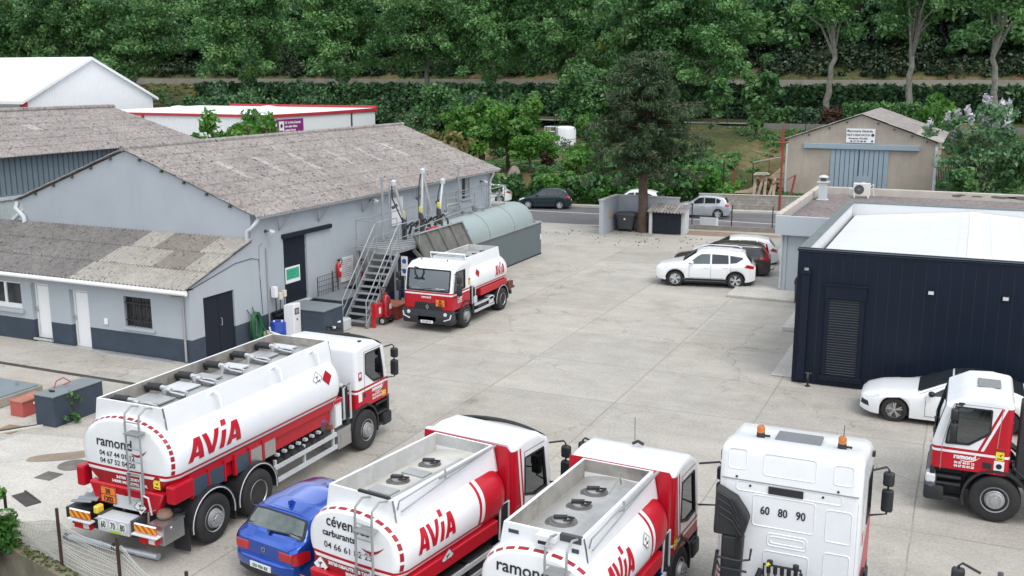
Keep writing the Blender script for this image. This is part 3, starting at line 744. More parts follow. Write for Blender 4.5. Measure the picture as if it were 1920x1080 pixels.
mb=MB(); mb.add([(XH-6.15,19,7.66),(XH-6.15,44,7.66),(XH-12.2,44,5.95),(XH-12.2,19,5.95)],[(0,1,2,3)]); W(mb.build('back_roof',ROOF))
mb=MB(); mb.tube([(XH-6.15,18.9,7.72),(XH-6.15,44.1,7.72)],.13,8); W(mb.build('ridge_cap',ROOF))
mb=MB(); mb.obox((XH-.2,20,4.15),(XH-.2,43,4.15),.12,.14); W(mb.build('steel_beam',GUTTER))
lean=mat('frosted_panel',(.45,.52,.50),.5,var=.08)
mb=MB(); mb.box(XH-.28,XH-.22,20,43,3.0,4.1,0)
for k in range(70):y=20.1+k*.33; mb.box(XH-.22,XH-.21,y-.015,y+.015,3.0,4.1,1)
for y in(29.2,31.5,34):mb.obox((XH-.18,y,3.0),(XH-.18,y+1.6,4.05),.08,.06,1); mb.box(XH-.2,XH-.12,y+1.8,y+1.9,3,4.1,1)
W(mb.build('frosted_panel',[lean,GUTTER]))
mb=MB(); mb.box(XH-.28,XH-.2,20,43,1.0,2.98,0)
for k in range(90):y=20.1+k*.25; mb.box(XH-.2,XH-.17,y-.05,y+.05,1.0,2.98,0)
W(mb.build('dark_shutter',DOORNAVY))
mb=MB(); mb.box(-37.6,-37.5,22,29.5,0,1.3)
for k in range(24):mb.box(-37.49,-37.47,22+k*.31,22+k*.31+.29,0,1.3)
tag(mb.build('board_fence',mat('pale_boards',(.42,.34,.25),.85,var=.25)),'pale wooden board fence in the gap between annex and hangar','fence')
rk=thing('steel_rack','green-grey steel rack with leaning beams behind the annex roof','rack',(-36.4,24.2,0))
mb=MB()
for i in range(7):mb.obox((-.8,-2+i*.6,.9+.1*(i%3)),(.6,-1.6+i*.6,1.15+.08*(i%2)),.08,.08)
mb.build('beams',mat('rack_green',(.09,.14,.13),.6,.3,var=.3),rk)
mb=MB()
for x in(-.7,.5):
    for y in(-1.9,2.0):mb.box(x-.04,x+.04,y-.04,y+.04,0,1.1)
mb.build('posts',GALV,rk)
WCL=mat('white_cladding',(.74,.76,.78),.55,var=.03,scale=.3)
REDTRIM=mat('red_trim',(.45,.03,.04),.5,var=.08)
wg=thing('white_hangar','big white gabled industrial hangar with a red corner post','hangar',(-84,75,0)); W=World(wg)
pA=at_y(45,190,68.5); XG=pA.x; zE=pA.z
def gx(px,py):v=_ray(px,py); t=XG/v.x; return(v.y*t,CAMH+v.z*t)
yB,zB=gx(286,184); yR,zR=gx(160,112)
zE=(zE+zB)/2; yM=(pA.y+yB)/2
mb=MB(); mb.prism([(pA.y,0),(yB,0),(yB,zE),(yM,zR),(pA.y,zE)],0,XG-34,XG,0)
for k in range(1,60):
    y=pA.y+k*.3
    if y<yB-.1:
        zt=zE+(zR-zE)*(1-abs(y-yM)/(yB-yM)); mb.box(XG,XG+.02,y-.02,y+.02,2,zt-.1,0)
W(mb.build('wall',WCL))
mb=MB()
for s in(-1,1):
    ya=pA.y-.5 if s<0 else yB+.5; k=(zR-zE)/(yB-yM); za=zE-.5*k
    mb.add([(XG+.35,ya,za),(XG+.35,yM,zR+.0),(XG-34,yM,zR),(XG-34,ya,za),(XG+.35,ya,za+.28),(XG+.35,yM,zR+.28),(XG-34,yM,zR+.28),(XG-34,ya,za+.28)],
           [(0,1,5,4),(4,5,6,7),(0,4,7,3),(0,3,2,1),(2,3,7,6)])
W(mb.build('roof',WCL))
mb=MB(); mb.box(XG-.5,XG+.03,pA.y-.04,pA.y+.35,0,zE-.05); W(mb.build('corner_post',REDTRIM))
mb=MB(); mb.box(XG-34,XG-.5,pA.y-.06,pA.y,0,zE-.4)
for k in range(14):mb.box(XG-34,XG-.5,pA.y-.09,pA.y-.06,.3+k*.35,.36+k*.35)
W(mb.build('side_cladding',mat('grey_side_cladding',(.38,.42,.44),.6,var=.05)))
rw=thing('factory_unit','low white industrial unit with red roof edging and corner trim','building',(-60,84,0)); W=World(rw)
cN=at(508,214,6.2); cF=at(700,203,6.2); cL=at(222,211,6.2)
xa,ya=cN.x,cN.y
mb=MB(); mb.box(xa-22,xa-.02,ya+.02,cF.y,0,5.9)
for k in range(68):x=xa-.4-k*.32; mb.box(x-.05,x+.05,ya-.02,ya+.02,3.6,5.8,0)
W(mb.build('wall',WCL))
mb=MB(); mb.box(xa-22,xa-.4,ya-.05,ya-.025,0,3.6)
for k in range(68):x=xa-.5-k*.32; mb.box(x-.06,x+.06,ya-.075,ya-.05,0,3.6)
W(mb.build('beige_cladding',mat('beige_cladding',(.47,.43,.31),.6,var=.06)))
mb=MB(); mb.box(xa-22.1,xa+.1,ya-.12,ya+.06,5.90,6.12); mb.box(xa-.02,xa+.12,ya+.06,cF.y+.2,5.90,6.15); mb.box(xa-.35,xa+.08,ya-.09,ya+.16,0,5.9); mb.box(xa-18,xa+.1,cF.y,cF.y+.2,5.9,6.45)
mb.box(xa-14.3,xa-14.05,ya-.12,ya+.02,0,5.9)
W(mb.build('red_trim',REDTRIM))
mb=MB(); mb.add([(xa-22,ya+.06,6.08),(xa-.05,ya+.06,6.08),(xa-.05,cF.y,6.22),(xa-22,cF.y,6.22)],[(0,1,2,3)])
for k in range(5):mb.lathe([(.9,0),(.7,.2),(0,.28)],Matrix.Translation((xa-3-k*4,ya+6+(k%3)*4,6.15)),12)
W(mb.build('roof',WCL))
mb=MB(); mb.box(xa+.01,xa+.06,ya+12.2,ya+12.4,2,5.85); W(mb.build('downpipe',DGREY))
PURPLE=mat('purple_sign',(.22,.02,.17),.5,var=.05)
sgn=thing('company_sign','purple sign with white lines of lettering on the white unit','sign',(xa+.03,ya+.75,4.2))
mb=MB(); mb.box(0,.05,0,3.7,0,1.5,0); mb.box(.05,.054,.18,.88,.16,1.34,1); mb.build('board',[PURPLE,WHITEPVC],sgn)
for i,(t_,s_) in enumerate((('Cité du Maire Dumoulin',.27),('votre atelier Habitat',.25),('création Verrerie',.25),('rénovation',.25))):
    text(t_,s_,face_M((.058,1.0,1.12-i*.32),(0,1,0)),WINK,sgn,bold=.012,align='LEFT',sx=.86)
mb=MB(); mb.lathe([(0,0),(.17,0),(.0,.005)],Matrix.Translation((.056,.53,.95)) @ Matrix.Rotation(PI/2,4,'Y'),12); mb.box(.055,.058,.3,.75,.45,.55); mb.build('emblem',INK,sgn)
sgn2=thing('company_sign','end of a purple sign on the beige part of the white unit','sign',(xa-18.6,ya-.13,4.2))
mb=MB(); mb.box(-2.2,0,0,.05,0,1.2); mb.build('board',PURPLE,sgn2)
mb=MB(); mb.box(-1.6,-.3,-.004,0,.75,.95); mb.box(-1.6,-.6,-.004,0,.35,.5); mb.build('lettering',WINK,sgn2)
# masonry workshop
mz=thing('masonry_workshop','beige rendered gabled workshop with a grey-blue sliding gate and a white sign','workshop',(-7.4,84,0)); W=World(mz)
MR=mat('stained_beige_render',(.40,.355,.30),.95,var=.18,scale=.8,bump=.15,streak=.45,dirtcol=(.24,.21,.18))
ym=77.0; zl=4.86; za=6.66
mb=MB(); mb.prism([(-12.45,.3),(-2.42,.3),(-2.42,zl),(-7.43,za),(-12.45,zl)],1,ym,ym+14.5,0); W(mb.build('wall',MR))
sl=(za-zl)/5.0
for s in(-1,1):
    xe=-7.43+s*5.45; ze=za+.10-sl*5.45
    W(corrugated('roof',(xe,ym-.2,ze),(0,15.2,0),(-s*5.45,0,sl*5.45),.3,.03,3,[ROOF,ROOFL],lambda u,r,s=s:1 if(s>0 and r==0 and u<.45) else 0,None,ppw=4))
mb=MB(); mb.box(-12.9,-12.45,ym+.5,ym+.56,4.5,4.6)
for x in(-9.6,-8.4,-6.3,-5.2,-4.0,-3.0,-11):mb.box(x-.06,x+.06,ym-.1,ym,za-sl*abs(x+7.43)-.22,za-sl*abs(x+7.43)-.1)
W(mb.build('purlin_end',PURLIN))
GATE=mat('grey_blue_gate',(.28,.36,.42),.6,var=.06,dirt=.15,dirtcol=(.2,.25,.28))
mb=MB(); mb.box(-9.38,-5.45,ym-.08,ym-.01,.3,4.24,0)
for k in range(1,12):
    x=-9.38+k*3.93/12; mb.box(x-.02,x+.02,ym-.09,ym-.08,.3,4.2,1)
mb.box(-7.48,-7.42,ym-.095,ym-.08,.3,4.2,1)
gt=W(mb.build('sliding_gate',[GATE,BAND]))
mb=MB(); mb.box(-7.5,-6.55,ym-.13,ym-.09,.35,2.35,0); mb.box(-7.12,-6.86,ym-.135,ym-.13,1.6,1.95,1); o=mb.build('wicket_door',[GATE,WHITEPVC]); o.data.transform(W.M); o.parent=gt
mb=MB(); mb.box(-11.32,-3.45,ym-.24,ym-.01,4.25,4.62); W(mb.build('gate_rail',GATE,bevel=.02))
mb=MB(); mb.tube([(-12.5,ym+.1,4.7),(-12.52,ym-.02,4.5),(-12.52,ym-.02,.5)],.07,6); W(mb.build('downpipe',GUTTER)); mb=MB(); mb.tube([(-2.35,ym+.1,4.7),(-2.36,ym-.05,4.3),(-2.36,ym-.05,.5)],.10,6); W(mb.build('downpipe',GUTTER))
sg=thing('workshop_sign','white sign with dark lettering high on the beige workshop gable','sign',(-7.43,ym-.04,4.72))
mb=MB(); mb.box(-.98,.98,-.03,0,0,1.0); mb.build('board',WHITEPVC,sg)
for t_,s_,z_,sx_ in(('Maçonnerie Générale',.26,.74,.76),('NEUF & RENOVATION',.22,.47,.72),('Entreprise LEGUIRIL',.17,.25,.9),('06 27 03 08 40',.19,.04,.95)):
    text(t_,s_,face_M((-.06 if z_>.7 else-.15,-.034,z_),(1,0,0)),INK,sg,bold=.006,sx=sx_)
mb=MB(); mb.lathe([(.06,0),(.11,0),(.11,.004),(.06,.004)],Matrix.Translation((.82,-.032,.55)) @ Matrix.Rotation(PI/2,4,'X'),14); mb.lathe([(0,0),(.08,0),(.0,.004)],Matrix.Translation((.80,-.032,.12)) @ Matrix.Rotation(PI/2,4,'X'),10); mb.build('emblem',BAND,sg)
wl=thing('lamp','small white lamp on the right-hand eave of the beige workshop','lamp',(-2.3,ym+1.2,4.4))
mb=MB(); mb.obox((0,0,-.1),(.35,0,0),.05,.05); mb.build('arm',GALV,wl); mb=MB(); mb.obox((.2,0,.02),(.8,0,.1),.22,.14); mb.build('lamp_head',WHITEPVC,wl,bevel=.03)
br=thing('steel_beam_stack','dark steel beams leaning beside the beige workshop','beams',(-1.7,ym+.8,.9))
mb=MB()
for k in range(9):mb.obox((k*.17-.5,-.3+.05*k,0),(k*.17-.85,.5,2.3-.05*(k%3)),.09,.07)
mb.box(-.5,1.3,-.6,0,0,.25); mb.build('beams',mat('dark_beams',(.05,.065,.075),.6,.3,var=.3),br)
wp=thing('wood_pile','pile of planks and logs leaning by the beige workshop corner','wood pile',(-13.6,75.2,.9))
WOOD=mat('weathered_wood',(.36,.30,.22),.85,var=.35); WOODD=mat('cut_logs',(.25,.17,.10),.85,var=.4)
mb=MB(); r=random.Random(5)
for k in range(26):mb.cyl((r.uniform(-.9,1.0),r.uniform(-.2,.9),r.uniform(.05,1.25)),(r.uniform(-.9,1.0),r.uniform(.6,1.4),r.uniform(.05,1.2)),r.uniform(.07,.15),n=7)
mb.build('logs',WOODD,wp)
for k,x in enumerate((-.75,-.45,.0,.35,.65)):
    mb=MB(); mb.obox((x,-.35,0),(x+.12*((k%2)*2-1)+.1,.15,1.15+.1*(k%3)),.2,.05); mb.build('plank',WOOD,wp)
mb=MB(); mb.obox((-.9,.1,1.45),(.2,.2,1.5),.5,.06); mb.obox((-.8,.1,1.55),(.1,.1,1.6),.3,.05); mb.build('board',mat('pale_board',(.5,.46,.38),.8,var=.2),wp)
mb=MB(); mb.obox((-15.0,78.5,3.0),(-12.6,77.6,3.55),1.0,.06); mb.cyl((-13.0,78.2,.9),(-13.0,78.2,3.35),.05); tag(mb.build('awning',mat('awning_sheet',(.55,.55,.52),.7,var=.1)),'pale tilted awning sheet on the left flank of the beige workshop','awning')
# block wall, red pole
BLOCK=None
def block_mat():
    m,nt,b=nodes_of('concrete_blocks'); L=nt.links
    tc=N(nt,'ShaderNodeTexCoord'); mp_=N(nt,'ShaderNodeMapping'); mp_.inputs['Rotation'].default_value=(-PI/2,0,0)
    bk=N(nt,'ShaderNodeTexBrick',Scale=1.0); bk.inputs['Color1'].default_value=(.36,.335,.30,1); bk.inputs['Color2'].default_value=(.30,.28,.25,1); bk.inputs['Mortar'].default_value=(.22,.205,.18,1)
    bk.inputs['Brick Width'].default_value=.5; bk.inputs['Row Height'].default_value=.2; bk.inputs['Mortar Size'].default_value=.014
    L.new(tc.outputs['Object'],mp_.inputs['Vector']); L.new(mp_.outputs[0],bk.inputs['Vector'])
    n=N(nt,'ShaderNodeTexNoise',Scale=3.0,Detail=6.0); L.new(tc.outputs['Object'],n.inputs['Vector'])
    mr=N(nt,'ShaderNodeMapRange'); mr.inputs[1].default_value=.3; mr.inputs[2].default_value=.7; mr.inputs[3].default_value=.75; mr.inputs[4].default_value=1.15; L.new(n.outputs['Fac'],mr.inputs[0])
    v=N(nt,'ShaderNodeVectorMath',operation='SCALE'); L.new(bk.outputs['Color'],v.inputs[0]); L.new(mr.outputs[0],v.inputs['Scale']); L.new(v.outputs[0],b.inputs['Base Color']); b.inputs['Roughness'].default_value=.95
    return m
bw=thing('block_wall','low concrete block wall along the far side of the road','wall',(-17.6,road_far(-17.6)+.8,0),math.atan(.15))
mb=MB(); mb.box(0,24,0,.2,0,1.15); mb.build('wall',block_mat(),bw); mb=MB(); mb.box(-.02,24,-.03,.23,1.15,1.2); mb.build('coping',PARA,bw)
rp_=thing('red_mast','tall rusty red steel mast with a crosspiece standing at the block wall','mast',(-12.05,72.35,0))
RUST=mat('rusty_red_paint',(.30,.045,.035),.6,var=.2)
mb=MB(); mb.cyl((0,0,0),(0,0,5.9),.075,.06,n=8); mb.cyl((0,0,5.9),(0,0,6.3),.03,.02,n=6); mb.build('pole',RUST,rp_,smooth=40)
mb=MB(); mb.cyl((-.3,0,4.85),(.35,0,4.9),.07,n=8); mb.cyl((-.14,0,4.3),(-.14,0,5.6),.05,n=6); mb.build('crosspiece',RUST,rp_)
pt=thing('steel_prop','short rusty red prop leaning on the block wall beside the mast','prop',(-11.6,73.0,0))
mb=MB(); mb.obox((0,0,.2),(.35,.4,2.6),.1,.1); mb.obox((.35,.4,2.6),(-.2,.4,2.2),.06,.06); mb.build('prop',RUST,pt)
# ------------------------------------------------------------------ enclosure with the bins, shed, roadside fence
EW=mat('enclosure_render',(.40,.43,.47),.9,var=.06,streak=.12,dirtcol=(.28,.30,.32))
en=thing('bin_enclosure','pale grey L-shaped screen wall round the bins','wall',(-20.2,60.2,0)); W=World(en)
mb=MB(); mb.box(-20.32,-20.06,57.95,61.0,0,2.06); mb.box(-20.06,-16.2,60.85,61.05,0,2.06); W(mb.build('wall',EW))
mb=MB(); mb.box(-20.37,-20.01,57.9,61.1,2.06,2.12); mb.box(-20.01,-16.15,60.8,61.1,2.06,2.12); W(mb.build('coping',LIGHTCON))
mb=MB(); mb.box(-20.06,-20.0,59.0,59.25,.95,1.35); tag(mb.build('notice',mat('ochre_notice',(.5,.36,.16),.6)),'small ochre notice inside the bin enclosure','notice')
def wheelie(name,loc,rz,label,col,k=1.0):
    t=thing(name,label,'bin',loc,rz)
    mb=MB(); rings=[]
    for z,w,d in((.16*k,.44*k,.40*k),(.95*k,.60*k,.52*k),(1.02*k,.63*k,.55*k)):
        ring=[]
        for i in range(24):
            a=2*PI*i/24; c,s=math.cos(a),math.sin(a); e=.35
            ring.append((math.copysign(abs(c)**e,c)*w,math.copysign(abs(s)**e,s)*d,z))
        rings.append(ring)
    mb.loft(rings); mb.build('body',col,t,smooth=40)
    mb=MB(); rings=[]
    for z,s_ in((1.03*k,1.0),(1.09*k,.98),(1.16*k,.8),(1.19*k,.3)):
        ring=[]
        for i in range(24):
            a=2*PI*i/24; c,s=math.cos(a),math.sin(a); e=.4
            ring.append((math.copysign(abs(c)**e,c)*.66*k*s_,math.copysign(abs(s)**e,s)*.58*k*s_,z))
        rings.append(ring)
    mb.loft(rings); mb.build('lid',col,t,smooth=50)
    for x in(-.38*k,.38*k):
        for y in(-.3*k,.3*k):
            mb=MB(); mb.cyl((x-.03,y,.09*k),(x+.03,y,.09*k),.09*k,n=12); mb.build('wheel',RUBBER,t)
    mb=MB(); mb.box(-.05,.05,-.545*k,-.535*k,.75*k,.85*k); mb.build('sticker',WHITEPVC,t)
    return t
wheelie('waste_container',(-19.25,60.0,0),.1,'dark grey wheeled waste container in the open corner of the enclosure',DGREY)
wheelie('waste_container',(-17.4,60.25,0),-.1,'dark green wheeled waste container half hidden behind the pine trunk',mat('dark_green_plastic',(.02,.045,.03),.6,var=.2),.92)
sh=thing('bin_shed','small shed with a corrugated roof and a dark door beside the pine trunk','shed',(-16.5,60.2,0)); W=World(sh)
mb=MB(); mb.box(-17.62,-17.45,59.4,60.75,0,1.35); mb.box(-15.72,-15.5,59.75,60.75,0,1.35); mb.box(-17.45,-15.72,60.55,60.75,0,1.5)
mb.prism([(59.75,1.35),(60.75,1.35),(60.75,1.62),(59.75,1.40)],0,-15.72,-15.5)
W(mb.build('wall',mat('white_shed_wall',(.55,.57,.58),.85,var=.1,dirt=.2)))
W(corrugated('roof',(-17.75,59.25,1.34),(2.35,0,0),(0,1.6,.38),.2,.035,2,[ROOF,ROOFL],lambda u,r:int(u*9)%3==0,None))
mb=MB(); mb.box(-17.45,-15.72,59.55,59.6,.06,1.28,0); mb.box(-16.60,-16.585,59.54,59.55,.06,1.28,1); W(mb.build('door',[DOORNAVY,INK]))
# roadside fence
rf=thing('roadside_fence','low wire fence with dark posts on a plinth along the road','fence',(-13,62.7,0)); W=World(rf)
mb=MB(); mb.obox((-15.6,62.5,.14),(-7.6,63.1,.14),.22,.28); W(mb.build('plinth',mat('dirty_concrete',(.26,.24,.21),.95,var=.3,dirt=.3)))
for x in(-15.75,-13.3,-10.85,-8.4):
    mb=MB(); mb.cyl((x,62.5+(x+15.6)*.075,.28),(x,62.5+(x+15.6)*.075,1.62),.035,n=6); W(mb.build('post',BLACK))
mb=MB()
for z in(.5,.8,1.1,1.4):mb.tube([(-15.75,62.49,z),(-8.4,63.04,z)],.006,4)
W(mb.build('wire',GALV))
ps=thing('panel_board','pale grey board fixed to the roadside fence next to the shed','board',(-14.7,62.48,.28))
mb=MB(); mb.box(-.55,.5,-.02,.02,0,.5); mb.build('board',GUTTER,ps); mb=MB(); mb.box(.5,.6,-.03,.03,0,.5); mb.build('edge',WHITEPVC,ps)
# field fence posts and the mesh gate
for i,(x,y) in enumerate([(-17.2,75.0),(-16.4,77.6),(-15.6,80.5),(-15.0,84),(-14.6,88),(-14.3,92.5),(-14.2,97)]):
    t=thing('fence_post','rusty thin fence post along the edge of the field track','fence post',(x,y,tz(x,y)),0,'posts along the field track')
    mb=MB(); mb.cyl((0,0,-.1),(0,0,1.6),.04,n=6); mb.build('post',RUST if i%2 else BLACK,t)
gm=thing('mesh_gate','dark green mesh gate panel by the hedge at the field corner','gate',(-18.4,74.9,tz(-18.4,74.9)),.5)
mb=MB()
for x in(0,.9,1.8):mb.cyl((x,0,-.2),(x,0,1.5),.05,n=6)
mb.build('post',mat('green_steel',(.012,.06,.03),.5,.3),gm)
mb=MB()
for k in range(30):mb.cyl((k*.06,0,0),(k*.06,0,1.4),.008,n=4)
for z in(.1,.5,.9,1.35):mb.cyl((0,0,z),(1.8,0,z),.012,n=4)
mb.build('mesh',bpy.data.materials['green_steel'],gm)
# white silo in the field
si=thing('silo','white cylindrical storage tank with a caged ladder standing in the field','silo',(at_depth(1060,265,96).x,at_depth(1060,265,96).y,tz(at_depth(1060,265,96).x,at_depth(1060,265,96).y)-.1))
zt_=at_depth(1060,236,96).z-si.location.z
SILO=mat('white_silo',(.72,.74,.76),.5,var=.05,streak=.2,dirtcol=(.45,.45,.43))
mb=MB(); mb.lathe([(1.0,.05),(1.0,zt_-.35),(.93,zt_-.15),(.6,zt_-.03),(0,zt_)],None,24)
for a in range(4):mb.cyl((math.cos(a*PI/2+.7)*.9,math.sin(a*PI/2+.7)*.9,0),(math.cos(a*PI/2+.7)*.9,math.sin(a*PI/2+.7)*.9,.7),.08,n=6)
mb.build('vessel',SILO,si,smooth=40)
mb=MB(); mb.box(-.72,-.66,-.82,-.76,.5,zt_-.1); mb.build('pipe',DGREY,si); mb=MB(); mb.box(-.5,-.44,-.96,-.9,.5,zt_-.1)
mb.build('pipe',DGREY,si)
mb=MB()
for z in(zt_-.1,zt_-.55,zt_-1.0):mb.tube([(-1.0,-.3,z),(-1.9,-.4,z),(-1.9,.3,z),(-1.0,.3,z)],.04,4)
for x,y in((-1.9,-.4),(-1.9,.3),(-1.4,-.35)):mb.cyl((x,y,zt_-1.0),(x,y,zt_-.1),.035,n=4)
mb.build('ladder_cage',GUTTER,si)
# boulders
ROCK=mat('pale_boulder',(.33,.29,.245),.95,var=.35,scale=1.4,bump=.6,bscale=6,dirt=.35,dirtcol=(.12,.11,.08))
def boulder(loc,sx,sy,sz,seed,label):
    bm=bmesh.new(); bmesh.ops.create_icosphere(bm,subdivisions=3,radius=1)
    r=random.Random(seed); off=[Vector((r.uniform(-1,1),r.uniform(-1,1),r.uniform(-1,1))).normalized() for _ in range(11)]; dd_=[r.uniform(.55,.85) for _ in off]
    for v in bm.verts:
        for n_,d_ in zip(off,dd_):
            k=v.co.dot(n_)
            if k>d_:v.co -= n_*(k-d_)*.9
        v.co=Vector((v.co.x*sx,v.co.y*sy,v.co.z*sz))+Vector((r.uniform(-1,1),r.uniform(-1,1),r.uniform(-1,1)))*.03
    o=finish(bm,'boulder',ROCK,None,30); o.location=loc; tag(o,label,'boulder','boulders along the road bank'); return o
for(px,py,d,sx,sy,sz,lab) in((940,350,79,.75,.6,1.25,'tall pale boulder left of its neighbour behind the dark car'),(964,346,79.3,.66,.6,1.5,'tallest pale boulder, upright just behind the nose of the dark car'),(988,354,79.5,.75,.6,.95,'squat pale boulder behind the roof of the dark car'),(1075,378,76,.8,.6,.75,'low mossy boulder to the right of the dark car')):
    p=at_depth(px,py,d); boulder((p.x,p.y,p.z),sx,sy,sz,int(px),lab)
# ------------------------------------------------------------------ fuel loading area
TANKP=mat('pale_green_grey_tank',(.30,.36,.36),.6,var=.06,streak=.18,dirtcol=(.20,.24,.24))
BUNDP=mat('grey_green_bund',(.125,.155,.165),.7,var=.08,streak=.2,dirtcol=(.08,.10,.10))
bd=thing('bund_wall','dark grey-green steel containment wall in front of the storage tank','wall',(-22,44,0)); W=World(bd)
mb=MB(); mb.box(-20.98,-20.88,37.8,50.2,.06,1.72,0); mb.box(-23.1,-20.98,50.08,50.2,.06,1.72,0); mb.box(-21.03,-20.83,37.8,50.25,1.72,1.78,1); mb.box(-23.1,-21.03,50.03,50.25,1.72,1.78,1)
mb.box(-20.98,-20.85,37.8,50.2,0,.06,2)
W(mb.build('wall',[BUNDP,GALV,BLACK]))
mb=MB(); mb.box(-20.878,-20.872,42.9,43.15,1.25,1.5); W(mb.build('notice',mat('pink_notice',(.7,.25,.2),.6)))
mb=MB(); mb.box(-20.878,-20.872,50.05,50.19,.8,1.1); W(mb.build('white_notice',WHITEPVC))
st=thing('storage_tank','long pale green-grey horizontal storage tank behind the bund','tank',(-22.05,43,0)); W=World(st)
RT=1.13; zc=1.78
rings=[]
for y,k in((38.7,.02),(38.7,.8),(38.8,.95),(39.05,1.0),(40.0,1),(42.1,1),(45.6,1),(49.0,1.0),(49.35,.96),(49.6,.8),(49.68,.02)):
    rings.append([(-22.05+RT*k*math.cos(2*PI*i/40),y,zc+RT*k*math.sin(2*PI*i/40)) for i in range(40)])
mb=MB(); mb.loft(rings); W(mb.build('shell',TANKP,smooth=35))
mb=MB()
for y in(41.2,43.9,46.8):mb.tube([(-22.05+(RT+.004)*math.cos(2*PI*i/40),y,zc+(RT+.004)*math.sin(2*PI*i/40)) for i in range(40)],.016,4,closed=True)
W(mb.build('weld_seam',mat('weld_seam',(.16,.19,.19),.6)))
mb=MB()
for y in(43.6,45.0):mb.cyl((-22.1,y,zc+RT-.1),(-22.1,y,zc+RT+.14),.28,n=16); mb.cyl((-22.1,y,zc+RT+.14),(-22.1,y,zc+RT+.18),.34,n=16)
mb.tube([(-22.1,43.0,zc+RT-.05),(-22.1,43.0,zc+RT+.5),(-22.1,42.7,zc+RT+.62),(-22.1,41.8,zc+RT+.62),(-22.1,41.5,zc+RT+.4)],.06,8)
mb.tube([(-22.1,45.0,zc+RT+.2),(-22.1,44.2,zc+RT+.3),(-22.1,42.5,zc+RT+.3)],.05,8)
mb.cyl((-22.75,44.2,zc+RT-.4),(-22.75,44.2,5.05),.045,n=8); mb.cyl((-22.75,44.2,5.05),(-22.75,44.2,5.2),.09,n=8)
W(mb.build('pipework',GALV,smooth=40))
mb=MB()
for y in(41.5,42.7,44.4,45.8,47.9):mb.box(-22.02,-21.98,y-.02,y+.02,zc+RT-.06,3.85)
for z in(3.85,3.4,2.95):mb.box(-22.02,-21.98,41.5,47.9,z-.02,z+.02)
for y in(44.4,47.9):mb.obox((-22,y,3.85),(-23.0,y,3.85),.035,.035); mb.obox((-22,y,3.4),(-23.0,y,3.4),.035,.035)
for y in(41.5,44.4,47.9):mb.box(-23.02,-22.98,y-.02,y+.02,2.3,3.85)
mb.box(-23.02,-22.98,41.5,47.9,3.83,3.87)
W(mb.build('guard_rail',GALV))
# loading platform with the stairs
pf=thing('loading_platform','steel loading platform with stairs, railings and a tilted drop plate','platform',(-22,37,0)); W=World(pf)
zp=2.62
mb=MB(); mb.box(-22.6,-20.6,34.6,40.9,zp-.12,zp,0)
for k in range(16):mb.box(-22.6,-20.6,34.65+k*.4,34.68+k*.4,zp,zp+.012,1)
W(mb.build('deck',[GALV,DGREY]))
for x in(-22.5,-20.75):
    for y in(34.75,37.4,40.7):W(MB().box(x-.06,x+.06,y-.06,y+.06,0,zp-.12).build('support_post',GALV))
y0s,y1s=32.2,34.6; n=11
for k in range(n):
    t_=(k+.5)/n; y=y0s+(y1s-y0s)*t_; z=.12+(zp-.12)*k/n+.1
    mb=MB(); mb.box(-21.55,-20.55,y-.13,y+.13,z-.03,z)
    for j in range(4):mb.box(-21.55,-20.55,y-.12+j*.07,y-.10+j*.07,z,z+.008)
    W(mb.build('tread',GALV))
for x in(-21.58,-20.52):
    mb=MB(); mb.obox((x,y0s-.1,.05),(x,y1s,zp-.1),.05,.2); W(mb.build('stringer',GALV))
    mb=MB(); mb.tube([(x,y0s-.1,.1),(x,y0s-.1,1.05),(x,y1s-.1,zp+.95),(x,y1s+.15,zp+1.05),(x,36.3,zp+1.05)],.022,6)
    mb.tube([(x,y0s-.1,.6),(x,y1s-.1,zp+.5),(x,36.3,zp+.55)],.016,6)
    for t_ in(.38,.75):mb.cyl((x,y0s+(y1s-y0s)*t_,zp*t_),(x,y0s+(y1s-y0s)*t_,zp*t_+1.0),.02,n=6)
    for y in(34.7,36.3):mb.cyl((x,y,zp),(x,y,zp+1.05),.02,n=6)
    W(mb.build('handrail',GALV,smooth=50))
mb=MB()
mb.tube([(-22.55,34.7,zp),(-22.55,34.7,zp+1.1),(-22.55,40.8,zp+1.1),(-22.55,40.8,zp)],.022,6); mb.tube([(-22.55,34.7,zp+.55),(-22.55,40.8,zp+.55)],.018,6); mb.tube([(-22.55,34.7,zp+1.1),(-21.58,34.7,zp+1.1)],.02,6)
mb.tube([(-20.8,36.3,zp+.62),(-20.8,41.5,zp+.9)],.02,6); mb.tube([(-21.9,38,zp+.5),(-21.9,41.5,zp+.6)],.04,6)
W(mb.build('guard_rail',GALV,smooth=50))
GRIME=mat('grimy_steel_plate',(.17,.17,.155),.6,.4,var=.3,scale=3,dirt=.5,dirtcol=(.30,.29,.26))
mb=MB(); PM=Matrix.Translation((-20.45,38.25,2.52)) @ Matrix.Rotation(math.radians(62),4,'Y')
q=MB(PM)
q.box(-.55,.62,-2.15,2.15,-.02,.02,0)
for y in(-2.12,-1.1,-.05,1.0,2.12):q.box(-.55,.70,y-.06,y+.06,.02,.09,0)
q.box(.50,.64,-2.15,2.15,.02,.07,0)
q.box(-.60,-.53,-2.2,2.2,-.05,.10,1)
W(q.build('drop_plate',[GRIME,GALV]))
for y in(36.0,37.0,38.0,39.2,40.4):W(MB().obox((-20.65,y,2.45),(-20.1,y,1.95),.08,.14).build('plate_bracket',GRIME))
mb=MB(); mb.box(-22.4,-20.75,36.5,38.4,.1,2.0); mb.box(-22.2,-20.8,38.8,40.6,.1,2.2); W(mb.build('pump_cabinet',DGREY))
